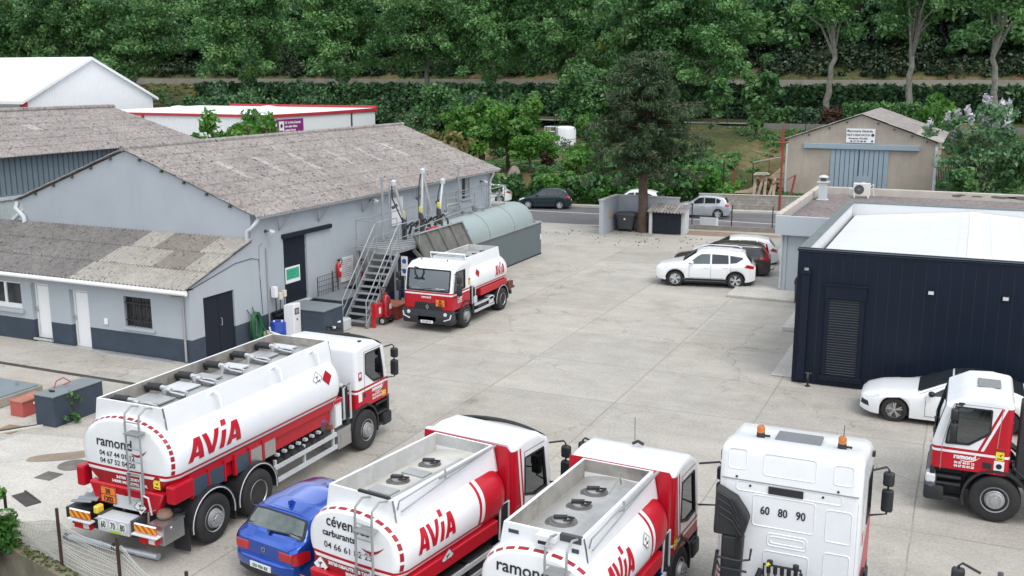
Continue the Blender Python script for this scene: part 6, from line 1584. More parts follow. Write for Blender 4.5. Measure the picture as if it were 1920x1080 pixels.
mb=MB(); mb.tube([(.9,-.82,.98),(1.1,-.82,1.05),(1.1,-.82,1.85),(1.1,-.52,1.92),(1.1,-.52,1.0),(1.1,-.78,1.0)],.03,6,0); mb.box(.7,1.05,-.78,-.56,.95,1.85,1); mb.cyl((.9,-.68,1.0),(.9,-.68,1.9),.09,n=12,m=0); mb.build('air_intake',[GUTTER,BLACK],t,smooth=40)
mb=MB(); mb.box(-.6,.6,-6.0,-1.0,.95,1.3); mb.build('subframe',BLACK,t)
for s in(-1,1):
    wheel(t,s*1.10,0,.52,.30,s,'steer')
    wheel(t,s*1.02,-4.42,.52,.46,s,'drive'); wheel(t,s*1.10,-5.86,.52,.30,s,'steer')
    for y in(-4.42,-5.86):fender(t,s*.78,s*1.24,y,.52,.64,-8,188,side=s)
    for ya,za in((-6.60,.1),(-5.18,.2)):MB().box(*sorted((s*.8,s*1.2)),ya,ya+.03,za,.62).build('mud_flap',BLACK,t)
axle(t,-4.42,.52,1.9); axle(t,-5.86,.52,1.9); axle(t,0,.45,1.9)
# -------------------- small tankers
SW=2.06
SWIN=[[(.02,1.42),(.40,1.30),(.86,1.32),(.72,2.18),(.02,2.18)]]
def small_truck(label,loc,rz,style):
    t=thing('tanker_lorry',label,'lorry',loc,rz)
    chassis(t,-4.25,1.0,.8,.55,.80)
    za=1.52 if style=='mid' else 1.18
    win=[[(.06,1.58),(.95,1.50),(.97,1.62),(.80,2.28),(.06,2.28)]] if style=='mid' else SWIN
    wz=(1.56,2.34) if style=='mid' else(1.38,2.22)
    dg=None if style=='mid' else(-.10,-.12)
    col=prem_colors(za,dg); cts=prem_cuts(za,dg)
    zr=2.55
    if style != 'mid':
        c0=col
        def col(x,y,z,c0=c0):
            if z>2.42:return 0
            return c0(x,y,z)
        cts=cts+[((0,0,2.42),(0,0,1))]
    cab(t,SW,-.42,1.13,.86,zr,win,(.90,*wz),col,cts,rake=.16)
    cab_front_black(t,SW,-.42,1.13,.88,.46)
    T=tank(t,2.12,1.36,1.63,-3.95,-.55,1.42,n=2.3,redfront=None if style=='mid' else(-1.45,.12),rail_hw=.68,zrim=2.56,ry0=-3.62,ry1=-.62,steelin=(style=='third'))
    for s in(-1,1):
        wheel(t,s*.93,0,.46,.26,s,'steer'); wheel(t,s*.86,-3.28,.46,.44,s,'drive')
        fender(t,s*.62,s*1.06,-3.28,.46,.57,-8,188,side=s)
        mb=MB(); mb.box(*sorted((s*.85,s*1.04)),-3.75,-.95 if style != 'mid' else-1.3,.98,1.26); mb.build('side_skirt',RED,t,bevel=.02)
        mb=MB(); mb.box(*sorted((s*.62,s*1.02)),-2.55,-2.0,.45,.78); mb.box(*sorted((s*.62,s*1.02)),-1.9,-1.1,.42,.80); mb.build('side_locker',DGREY if s*0 else BLACK,t,bevel=.02)
        mb=MB()
        for z in(.46,.72):mb.box(*sorted((s*1.0,s*1.05)),-2.5,-.75,z-.045,z+.045)
        mb.build('side_guard',GUTTER,t)
        mb=MB(); mb.box(*sorted((s*.66,s*1.0)),-.82,-.52,.85,1.5); mb.tube([(s*1.0,-.86,.8),(s*1.02,-.86,1.5),(s*1.02,-.56,1.5),(s*1.02,-.56,.8)],.022,6,1); mb.build('air_intake',[BLACK,GUTTER],t)
    axle(t,-3.28,.46,1.6); axle(t,0,.40,1.7)
    mb=MB(); mb.prism([(-.9,1.08),(.9,1.08),(.85,.80),(-.85,.80)],1,-4.02,-3.75); mb.build('rear_apron',RED,t,bevel=.02)
    mb=MB(); mb.box(-1.0,1.0,-4.32,-4.2,.48,.62); mb.box(-.85,-.75,-4.25,-3.9,.5,.8); mb.box(.75,.85,-4.25,-3.9,.5,.8); mb.build('rear_bumper',BLACK,t)
    for x0,x1 in((-.98,-.52),(.52,.98)):
        mb=MB(); mb.box(x0,x1,-4.34,-4.2,.64,.76); mb.build('tail_light',REDLENS,t)
    # top of the tank
    zt=T['ztop']
    if style=='second':
        for y in(-3.35,-2.45,-1.5):manhole(t,-.12,y,zt-.015,.20)
        mb=MB(); mb.box(.20,.60,T['ry0']+.02,T['ry1']-.35,zt-.04,zt+.02); mb.build('walkway',TREAD,t)
        for y in(-2.95,-2.0):
            mb=MB(); mb.box(-.32,.18,y-.14,y+.14,zt-.01,zt+.03); mb.build('tread_plate',TREAD,t)
        mb=MB(); mb.box(-.05,.62,-3.66,-3.6,2.50,2.60); mb.build('ladder_head',BLACK,t)
    elif style=='third':
        for y,r_ in((-2.75,.25),(-2.05,.21),(-1.40,.23)):manhole(t,-.08,y,zt-.02,r_)
        mb=MB(); mb.box(.26,.60,T['ry0']+.02,T['ry1']-.30,zt-.04,zt+.03); mb.box(-.45,.25,T['ry0']+.02,T['ry0']+.32,zt-.05,zt+.02); mb.build('walkway',TREAD,t)
        mb=MB(); mb.tube([(.16,-1.35,zt),(.2,-1.2,zt+.14),(.2,-.95,zt+.16),(.18,-.85,zt)],.014,6); mb.build('breather',GALV,t)
        mb=MB(); mb.box(-.05,.28,-3.82,-3.67,2.46,2.54,0); mb.box(.0,.16,-3.84,-3.80,2.41,2.46,1); mb.box(.30,.66,-3.68,-3.6,2.46,2.57,2); mb.build('rear_fitting',[WHITEPVC,INK,DGREY],t)
        mb=MB(); mb.box(-.60,-.42,-3.675,-3.668,2.40,2.46); mb.box(.50,.62,-3.675,-3.668,2.30,2.37); mb.build('maker_plate',BAND,t)
    else:
        mb=MB(); mb.box(-.55,.55,T['ry0']+.03,T['ry1']-.03,zt-.03,zt+.02); mb.build('walkway',TREAD,t)
        for y in(-3.2,-2.5,-1.8,-1.2):manhole(t,-.25,y,zt,.16)
        mb=MB(); mb.tube([(-.75,-.56,2.5),(-.75,-.5,2.72),(.75,-.5,2.72),(.75,-.56,2.5)],.035,8); mb.build('roof_bar',WHITE,t,smooth=50)
    if style != 'mid':
        ladder(t,T,.42,-3.93,1.05,2.52)
        # folding handrail along the right side of the tray
        mb=MB(); mb.tube([(.76,-3.6,2.4),(.80,-3.6,2.56),(.80,-2.6,2.60),(.80,-.75,2.63)],.014,6); mb.tube([(.80,-3.55,2.35),(.83,-2.2,2.52),(.83,-.75,2.62)],.014,6); mb.cyl((.80,-2.3,2.5),(.80,-2.3,2.68),.02,n=6); mb.obox((.82,-2.5,2.58),(.82,-.7,2.62),.03,.03)
        mb.build('folding_handrail',GALV,t,smooth=50)
        mb=MB(); mb.prism([(-.46,.95),(-.44,2.46),(-.55,2.58),(-.565,2.2),(-.55,.95)],0,-SW/2+.04,SW/2-.04); mb.build('rear_fairing',RED,t,bevel=.02)
        avia(t,T,1,-2.90 if style=='second' else-2.95,1.58,.40,1.08)
        sticker(t,face_M((SW/2+.012,-.28,1.02),(0,1,0)),.15,.26)
        sticker(t,face_M((.92,-3.86,1.05),(1,0,0)),.16,.25)
        mb=MB()
        for a,b in(((.0,.9),(.0,2.3)),((.0,2.3),(.75,2.3)),((.9,.9),(.9,1.3))):mb.obox((SW/2+.001,*a),(SW/2+.001,*b),.012,.006,up=(1,0,0))
        mb.build('door_seam',DGREY,t)
        mb=MB(); mb.box(SW/2,SW/2+.014,.04,.14,1.0,1.12); mb.build('handle',BLACK,t)
    return t,T
t2,T2=small_truck('small tanker lorry with three round hatches and green-tinted door glass beside the blue hatchback',(-8.50,17.35,0),-math.radians(8.0),'second')
mirrors(t2,SW,1.0,1.78); visor(t2,SW,.66,2.52)
mb=MB(); mb.obox((-1.0,-.45,2.56),(.95,-.45,2.59),.12,.04); mb.build('roof_spoiler',WHITE,t2,bevel=.012)
on_rear(t2,T2,'cévennes',.27,-.06,1.95,INK,bold=.004,sx=.98); on_rear(t2,T2,'carburants',.17,-.26,1.76,INK,bold=.004,sx=1.02); on_rear(t2,T2,'04 66 61 82 23',.165,-.06,1.53,INK,bold=.001,sx=1.08)
on_rear(t2,T2,'30720 RIBAUTE LES TAVERNES',.085,.05,1.22,WINK,bold=.005,sx=1.02); on_rear(t2,T2,'30900 NIMES',.085,.1,1.11,WINK,bold=.005,sx=1.05)
swoosh(t2,T2,.25,.72,1.72,REDD)
plate_3033(t2,-.86,-4.10,.62,w=.40,h=.32); diamond(t2,face_M((-.72,-3.92,1.14),(1,0,0)),.18,WINK)
diamond(t2,Matrix.Translation((1.05,-2.6,1.20)) @ Matrix.Rotation(PI/2,4,'Z') @ Matrix.Rotation(PI/2,4,'X') @ Matrix.Rotation(.2,4,'X'),.19,WINK)
text('cévennes',.11,face_M((SW/2+.008,.62,.96),(0,1,0)),WINK,t2,bold=.004)
t3,T3=small_truck('small tanker lorry with a smoke-stained steel tray and three dark hatches',(-5.38,17.3,0),-math.radians(3.7),'third')
mirrors(t3,SW,1.05,1.80,out=.42)
on_rear(t3,T3,'ramond',.30,-.22,1.86,INK,bold=.004,sx=1.0); on_rear(t3,T3,'04 67 44 01 12',.15,-.16,1.64,INK,bold=.004,sx=1.05); on_rear(t3,T3,'04 67 52 04 20',.15,-.16,1.48,INK,bold=.004,sx=1.05)
swoosh(t3,T3,.2,.68,1.78,REDD)
diamond(t3,Matrix.Translation((T3['sx'](1.85)+.02,-1.85,1.85)) @ Matrix.Rotation(PI/2,4,'Z') @ Matrix.Rotation(PI/2,4,'X') @ Matrix.Rotation(-.28,4,'X'),.15,WINK)
mb=MB(); mb.tube([(-.1,.4,2.62),(0,.42,2.68),(.12,.40,2.64)],.03,6); mb.cyl((-.06,.42,2.66),(-.07,.42,3.15),.006,n=4); mb.build('antenna',BLACK,t3)
mb=MB(); mb.lathe([(0,0),(.09,.0),(.09,.2),(0,.22)],Matrix.Translation((.95,-.72,.55)),12); mb.build('blue_reservoir',BLUEP,t3,smooth=40)
for tt in(t2,t3):
    mb=MB(); mb.cyl((.9,.55,2.46),(.9,.55,2.53),.05,n=8); mb.build('roof_marker',BLACK,tt)
tm,TM=small_truck('white and red tanker lorry facing the camera by the loading platform, driver inside',(-18.22,33.9,0),PI,'mid')
mirrors(tm,SW,.95,1.80,out=.26)
avia(tm,TM,-1,-3.02,1.52,.40,.85)
diamond(tm,Matrix.Translation((-(TM['sx'](1.9)+.015),-1.05,1.95)) @ Matrix.Rotation(-PI/2,4,'Z') @ Matrix.Rotation(PI/2,4,'X') @ Matrix.Rotation(-.3,4,'X'),.17,RED,False)
sticker(tm,face_M((-SW/2-.008,-.28,1.62),(0,-1,0)),.14,.26)
plate_3033(tm,.48,0,0,face_M((-.56,1.20,1.0),(-1,0,0)),.40,.28)
text('ramond',.13,face_M((.06,1.145,1.28),(-1,0,0)),WINK,tm,bold=.004)
door_lettering(tm,SW,-1,.52,1.26,.12)
GR=MB(); GR.prism([(-.60,.80),(.60,.80),(.52,1.12),(-.52,1.12)],1,1.12,1.165)
for k in range(4):GR.box(-.5,.5,1.165,1.18,.84+k*.07,.865+k*.07)
GR.build('grille',BLACK,tm,bevel=.008)
mb=MB(); mb.add([(0,1.19,.86),(.07,1.19,.96),(0,1.19,1.06),(-.07,1.19,.96),(0,1.192,.91),(.035,1.192,.96),(0,1.192,1.01),(-.035,1.192,.96)],[(0,1,5,4),(1,2,6,5),(2,3,7,6),(3,0,4,7)]); mb.build('emblem',STEEL,tm)
mb=MB(); mb.box(-1.06,1.06,.95,1.22,.46,.84,0); mb.box(-.38,.38,1.222,1.23,.42,.62,1); mb.build('front_panel',[mat('bumper_slate',(.035,.042,.052),.5,var=.15),INK],tm,bevel=.05,seg=2)
for s in(-1,1):
    mb=MB(); mb.lathe([(0,0),(.075,0),(.07,.02),(0,.03)],Matrix.Translation((s*.78,1.222,.72)) @ Matrix.Rotation(-PI/2,4,'X'),14); mb.obox((s*.72,1.23,.48),(s*1.0,1.228,.58),.04,.05,up=(0,1,0)); mb.obox((s*.98,1.228,.58),(s*1.03,1.20,.74),.05,.04,up=(0,1,0)); mb.build('headlight',CLEAR,tm)
mb=MB(); mb.box(-.26,.26,1.235,1.245,.34,.45); pl_=mb.build('number_plate',WHITEPVC,tm); text('CX 257 VT',.085,face_M((0,1.248,.365),(-1,0,0)),INK,pl_,bold=.003)
for x,w_ in((.55,.3),(-.5,.36)):
    mb=MB(); mb.obox((x-w_/2,.98,1.60),(x+w_/2,.98,1.60),.18 if x>0 else .24,.012,up=(0,-.5,1)); mb.build('dashboard_paper',WINK,tm)
mb=MB(); mb.tube([(.45,1.02,2.38),(.45,1.25,2.46),(.42,1.30,2.25),(.40,1.18,2.05)],.035,8); mb.obox((.52,1.15,2.02),(.28,1.15,2.0),.10,.06); mb.build('front_mirror',BLACK,tm,smooth=50)
for s in(-1,1):
    mb=MB(); mb.cyl((s*.55,.55,2.62),(s*.55,.55,2.68),.02,n=6); mb.build('roof_marker',BLACK,tm)
# white grey pod boxes on its visible flank
mb=MB(); mb.box(-1.03,-.75,-1.0,-.7,.78,1.05); mb.box(-1.05,-.8,-2.45,-2.05,.46,.80); mb.build('control_box',GUTTER,tm,bevel=.02)
mb=MB(); mb.box(-.98,-.82,-4.5,-4.05,.72,1.02); mb.box(-1.0,-.6,-4.62,-4.1,.70,.78); mb.build('rear_bracket',mat('rust_brown',(.13,.05,.04),.7,var=.3),tm)
# driver
def driver(parent_t):
    me=bpy.data.meshes.new('person'); P={'pelvis':(0,0,0),'waist':(0,.02,.22),'chest':(0,.0,.42),'neck':(0,.02,.58),'head':(0,.05,.70),'top':(0,.04,.80),
          'shL':(.19,.0,.52),'elL':(.26,.16,.30),'haL':(.16,.40,.34),'shR':(-.19,.0,.52),'elR':(-.26,.16,.30),'haR':(-.16,.40,.34),'knL':(.12,.42,.06),'knR':(-.12,.42,.06),'ftL':(.13,.55,-.32),'ftR':(-.13,.55,-.32)}
    E_=[('pelvis','waist'),('waist','chest'),('chest','neck'),('neck','head'),('head','top'),('chest','shL'),('shL','elL'),('elL','haL'),('chest','shR'),('shR','elR'),('elR','haR'),('pelvis','knL'),('pelvis','knR'),('knL','ftL'),('knR','ftR')]
    Rr=dict(pelvis=.16,waist=.14,chest=.15,neck=.06,head=.095,top=.06,shL=.08,elL=.05,haL=.04,shR=.08,elR=.05,haR=.04,knL=.075,knR=.075,ftL=.055,ftR=.055)
    ks=list(P); me.from_pydata([P[k] for k in ks],[(ks.index(a),ks.index(b)) for a,b in E_],[])
    o=bpy.data.objects.new('person',me); C.objects.link(o)
    m=o.modifiers.new('skin','SKIN'); o.modifiers.new('sub','SUBSURF').levels=1; o.modifiers['sub'].render_levels=1
    for i,k in enumerate(ks):me.skin_vertices[0].data[i].radius=(Rr[k],Rr[k]); me.skin_vertices[0].data[i].use_root=(i==0)
    dg=bpy.context.evaluated_depsgraph_get(); dg.update(); me2=bpy.data.meshes.new_from_object(o.evaluated_get(dg)); bpy.data.objects.remove(o)
    shirt=mat('red_shirt',(.50,.02,.03),.8); skin=mat('skin',(.50,.30,.22),.6); jean=mat('dark_trousers',(.02,.025,.04),.8)
    for m_ in(shirt,skin,jean):me2.materials.append(m_)
    for p in me2.polygons:
        c=p.center; p.use_smooth=True
        p.material_index=1 if(c.z>.57 or(c.y>.3 and c.z>.25)) else(2 if c.z<.12 else 0)
    d=bpy.data.objects.new('person',me2); C.objects.link(d)
    mb=MB(); mb.lathe([(.100,.66),(.106,.74),(.085,.81),(.0,.84)],Matrix.Translation((0,.035,0)),16); h=mb.build('hair',mat('dark_hair',(.03,.02,.015),.8),d,smooth=50)
    mb=MB(); mb.obox((0,.13,.71),(0,.165,.68),.03,.04); mb.box(-.05,-.025,.128,.145,.715,.728); mb.box(.025,.05,.128,.145,.715,.728); mb.box(-.025,.025,.13,.147,.645,.653); mb.build('face',mat('face_features',(.30,.15,.11),.6),d)
    return d
dr=driver(tm); dr.location=(-18.22+.55,33.9-.02,1.35); dr.rotation_euler=(0,0,PI)
tag(dr,'driver in a red shirt sitting behind the wheel of the lorry facing the camera','person')
# -------------------- white tractor unit seen from behind
tr_=thing('tractor_unit','white high-roofed tractor unit with two amber beacons and 60 80 90 on its back','lorry',(-2.30,17.1,0),0)
t=tr_; TWd=2.30
chassis(t,-4.0,1.2)
def tcol(x,y,z):
    if abs(x)>TWd/2-.13 and z<1.95-.55*(0-y) and z<1.9:
        k=1.55+.55*y
        if z<k:return 1
        if z<k+.07:return 0
        if z<k+.12:return 1
    return 0
tc_=[((0,0,1.55+d),(0,-.55,1)) for d in(0,.07,.12)]+[((s*(TWd/2-.13),0,0),(1,0,0)) for s in(-1,1)]
cab(t,TWd,-.95,1.38,.92,3.34,[[(.25,1.95),(1.0,1.95),(.95,2.75),(.25,2.75)]],(1.0,1.95,2.9),tcol,tc_,rake=.35,back=[(-.50,3.47),(-.89,3.46),(-.95,2.9)],bev=.15)
mb=MB(); mb.box(-.38,.38,-.28,.22,3.385,3.425); mb.build('roof_hatch',mat('grey_hatch',(.17,.18,.19),.5),t,bevel=.03,seg=2)
for x in(-.62,.72):
    mb=MB(); mb.cyl((x,-.22,3.36),(x,-.22,3.50),.078,.068,n=16,m=0); mb.lathe([(.066,0),(.068,.08),(.05,.115),(0,.125)],Matrix.Translation((x,-.22,3.50)),18,1); mb.box(x+.06,x+.16,-.24,-.20,3.43,3.46,0); mb.build('beacon',[BLACK,AMBER],t,smooth=40)
mb=MB(); mb.cyl((.72,-.12,3.38),(.73,-.12,3.78),.006,n=4); mb.build('antenna',BLACK,t)
mb=MB(); mb.obox((-TWd/2+.05,-.958,2.885),(TWd/2-.05,-.958,2.885),.012,.018,0); mb.build('panel_seam',GREY,t)
# raised panels of the back wall: rounded frames standing slightly proud
def ribframe(x0,x1,z0,z1,yf,r_=.05,name='pressed_panel'):
    pts=[]
    for cx,cz,a0 in((x1-r_,z1-r_,0),(x0+r_,z1-r_,90),(x0+r_,z0+r_,180),(x1-r_,z0+r_,270)):
        for k in range(5):a=math.radians(a0+k*22.5); pts.append((cx+r_*math.cos(a),cz+r_*math.sin(a)))
    mb=MB(); mb.tube([(p[0],yf(p[1])+.006,p[1]) for p in pts],.014,8,closed=True); mb.build(name,WHITE,t,smooth=60)
yb=lambda z:-.952 if z<2.9 else-.952+(z-2.9)*.107
for a in((-.56,.44,2.12,2.66),(-.30,.34,1.80,2.02),(-.26,.30,1.85,1.97),(.62,1.02,2.05,2.60),(.62,1.02,1.20,1.85),(-.35,.38,1.15,1.70),(-.42,.42,3.02,3.38),(-1.0,-.70,3.06,3.40),(.70,1.0,3.04,3.36),(-.85,.85,2.70,2.86)):ribframe(*a,yb)
mb=MB(); mb.box(-.32,.24,-.974,-.945,2.72,2.84); mb.build('rear_slot',BLACK,t)
for i,s_ in enumerate(('60','80','90')):text(s_,.20,face_M((-.36+i*.29,-.962,2.34),(1,0,0)),INK,t,bold=.004,sx=.78,name='speed_number')
mb=MB()
for x,z in((-.85,2.93),(.78,2.93),(-.62,2.80),(.55,2.80)):mb.cyl((x,yb(z)-.012,z),(x,yb(z)+.01,z),.02,n=10)
mb.build('bolt',BLACK,t)
# black air intake column on the left
mb=MB(); q_=[(-1.16,1.0),(-.72,1.0),(-.72,1.85),(-.60,2.28),(-.66,2.45),(-.80,2.62),(-1.16,2.80),(-1.20,2.0),(-1.06,1.95),(-1.06,1.7)]
mb.prism([(-1.16,1.95),(-.66,1.95),(-.58,2.28),(-.64,2.40),(-.80,2.62),(-1.14,2.78)],1,-1.20,-.955); mb.prism([(-1.02,.9),(-.70,.9),(-.66,1.95),(-1.02,1.95)],1,-1.18,-.955)
mb.build('air_intake',BLACK,t,bevel=.04,seg=2)
mb=MB()
for k in range(4):mb.tube([(-1.12+k*.02,-1.20,2.72-k*.13),(-.9+k*.02,-1.21,2.62-k*.13),(-.78+k*.03,-1.21,2.4-k*.13),(-.76,-1.20,2.0-k*.13)],.014,5)
mb.build('intake_rib',BLACK,t)
mb=MB(); mb.tube([(-1.12,-1.05,1.55),(-1.05,-1.30,1.60),(-.7,-1.32,1.60),(-.52,-1.25,1.62),(-.50,-1.25,1.82)],.02,6); mb.tube([(-1.1,-1.05,1.4),(-1.0,-1.30,1.42),(-.55,-1.30,1.42)],.02,6); mb.tube([(-1.1,-1.05,1.6),(-1.12,-1.2,1.2),(-1.05,-1.25,1.0)],.03,6); mb.build('hose_bracket',BLACK,t,smooth=50)
mb=MB(); mb.tube([(-.30,-1.12,1.15),(-.30,-1.15,1.55),(.30,-1.15,1.55),(.30,-1.12,1.15)],.022,6)
for k in range(5):x=-.22+k*.11; mb.cyl((x,-1.15,1.55),(x,-1.13,1.40),.035,n=8); mb.tube([(x,-1.13,1.42),(x+.03,-1.28,1.25),(x-.02,-1.3,1.0),(x+.05,-1.2,.85)],.022,6)
for x in(-.2,.22):mb.lathe([(0,0),(.05,0),(.05,.06),(0,.08)],Matrix.Translation((x,-1.15,1.57)),10)
mb.tube([(.30,-1.15,1.5),(.38,-1.2,1.25),(.36,-1.25,1.0)],.03,6); mb.tube([(-.34,-1.15,1.45),(-.42,-1.22,1.2),(-.36,-1.3,.95),(-.2,-1.3,.85)],.05,8)
mb.build('air_line_rack',BLACK,t,smooth=50)
mb=MB(); mb.cyl((-.24,-1.2,1.56),(-.2,-1.2,1.60),.03,n=8); mb.build('yellow_coupling',YELLOW,t)
sticker(t,face_M((.50,-.958,1.06),(1,0,0)),.18,.26)
mb=MB(); mb.box(TWd/2,TWd/2+.004,-.35,-.2,1.8,2.02); mb.build('door_notice',REDD,t)
mb=MB()
for a,b in(((.1,1.0),(.1,2.9)),((-.55,1.9),(-.55,2.8))):mb.obox((TWd/2+.001,*a),(TWd/2+.001,*b),.012,.006,up=(1,0,0))
mb.build('door_seam',GREY,t)
mirrors(t,TWd,.85,2.30,out=.28)
mb=MB(); mb.box(TWd/2-.02,TWd/2+.05,.55,.65,3.06,3.14); mb.build('roof_marker',BLACK,t)
cab_front_black(t,TWd,-.95,1.38,.94,.52)
for s in(-1,1):
    wheel(t,s*1.05,0,.52,.30,s,'steer'); wheel(t,s*.98,-3.2,.52,.5,s,'drive')
    fender(t,s*.72,s*1.22,-3.2,.52,.62,0,180,side=s,edge=False)
mb=MB(); mb.lathe([(0,.08),(.42,.08),(.46,0),(0,-.05)],Matrix.Translation((0,-3.0,1.05)),24); mb.box(-.4,.4,-2.2,-1.0,.9,.94); mb.build('fifth_wheel',BLACK,t)
mb=MB(); mb.box(.6,1.12,-2.3,-1.05,.4,.85); mb.box(-1.12,-.6,-2.3,-1.05,.4,.85); mb.build('fuel_tank',STEEL,t,bevel=.06,seg=2)
# -------------------- red and white cab on the right, heading -x
rl=thing('lorry_cab','white and red lorry cab facing left on the right edge, with a grey roof hatch','lorry',(1.04,24.18,0),PI/2)
t=rl
chassis(t,-5.0,1.0)
dg=(.30,-.40)
def rcol(x,y,z):
    c=prem_colors(1.57,dg)(x,y,z)
    if z<1.57-.115 or(z<1.57):return prem_colors(1.57)(x,y,z)
    return c
cab(t,PW,-.22,1.33,1.08,2.74,[[(p[0]+.08,p[1]) for p in PWIN[0]]],(1.0,1.70,2.46),rcol,prem_cuts(1.57,dg))
cab_front_black(t,PW,-.22,1.33,1.10,.52)
mb=MB(); mb.box(-1.16,1.16,1.18,1.40,.36,.92); mb.build('front_corner',mat('grey_bumper',(.10,.115,.14),.45,var=.1),t,bevel=.08,seg=2)
mb=MB(); mb.box(-1.17,-.85,1.20,1.41,.70,.92); mb.box(.85,1.17,1.20,1.41,.70,.92); mb.build('headlight',CLEAR,t,bevel=.05,seg=2)
mirrors(t,PW,.84,2.12,out=.16)
mb=MB(); mb.box(-.32,.32,.05,.52,2.765,2.795); mb.build('roof_hatch',mat('roof_hatch_grey',(.20,.21,.21),.5),t,bevel=.02)
mb=MB(); mb.box(-1.155,-1.14,.75,.87,2.56,2.60); mb.build('side_marker',INK,t)
door_lettering(t,PW,-1,.66,1.345,.14)
sticker(t,face_M((-1.156,-.02,1.42),(0,-1,0)),.16,.26)
mb=MB(); mb.box(-1.156,-1.150,-.12,.08,1.15,1.40,0); mb.lathe([(.04,0),(.06,0),(.06,.003),(.04,.003)],Matrix.Translation((-1.157,-.02,1.28)) @ Matrix.Rotation(-PI/2,4,'Y'),14,1); mb.build('door_notice',[WHITEPVC,INK],t)
mb=MB(); mb.box(-1.165,-1.15,.12,.30,1.20,1.34); mb.build('handle',BLACK,t,bevel=.01)
mb=MB()
for a,b in(((.05,1.1),(.05,1.6)),((.05,1.6),(-.0,2.56)),((1.13,1.05),(1.13,1.6)),((.0,2.57),(.95,2.57)),((.95,2.57),(1.13,1.6))):mb.obox((-1.151,*a),(-1.151,*b),.012,.006,up=(1,0,0))
mb.build('door_seam',GREY,t)
mb=MB(); mb.box(-1.05,-.7,-.62,-.34,1.0,2.75,0); mb.tube([(-.9,-.5,1.0),(-.9,-.5,2.8)],.1,10,0); mb.build('air_intake',BLACK,t,bevel=.03)
for s in(-1,1):
    wheel(t,s*1.03,0,.52,.30,s,'steer'); wheel(t,s*.95,-3.9,.52,.5,s,'drive')
mb=MB(); mb.tube([(-1.0,-.3,1.25),(-1.02,-.6,1.0),(-1.0,-.9,.7)],.05,8); mb.box(-1.1,-.6,-1.5,-.95,.5,1.0); mb.build('side_locker',BLACK,t)
T5t=tank(t,2.3,1.4,1.95,-5.2,-.95,1.7,rail_hw=.8,zrim=2.9)
# -------------------- corner of one more lorry at the bottom right edge
lc=thing('lorry_corner','corner of a white lorry cab with a mirror arm at the bottom right edge','lorry',(1.62,14.55,0),0)
t=lc
cab(t,2.0,-.42,1.13,.86,2.38,[[(.06,1.30),(.90,1.28),(.75,2.05),(.06,2.05)]],(.85,1.3,2.1),prem_colors(1.2),prem_cuts(1.2),rake=.16)
cab_front_black(t,2.0,-.42,1.13,.88,.46); mirrors(t,2.0,1.0,1.86,out=.30)
chassis(t,-4,1,.8)
for s in(-1,1):wheel(t,s*.93,0,.46,.26,s,'steer'); wheel(t,s*.9,-3.3,.46,.4,s,'drive')
mb=MB(); mb.box(-.9,.9,-3.9,-.6,.9,2.1); mb.build('cargo_box',WHITE,t,bevel=.1,seg=2)
mb=MB(); mb.cyl((-.75,.70,2.36),(-.75,.70,2.46),.04,n=8); mb.build('roof_marker',DGREY,t)
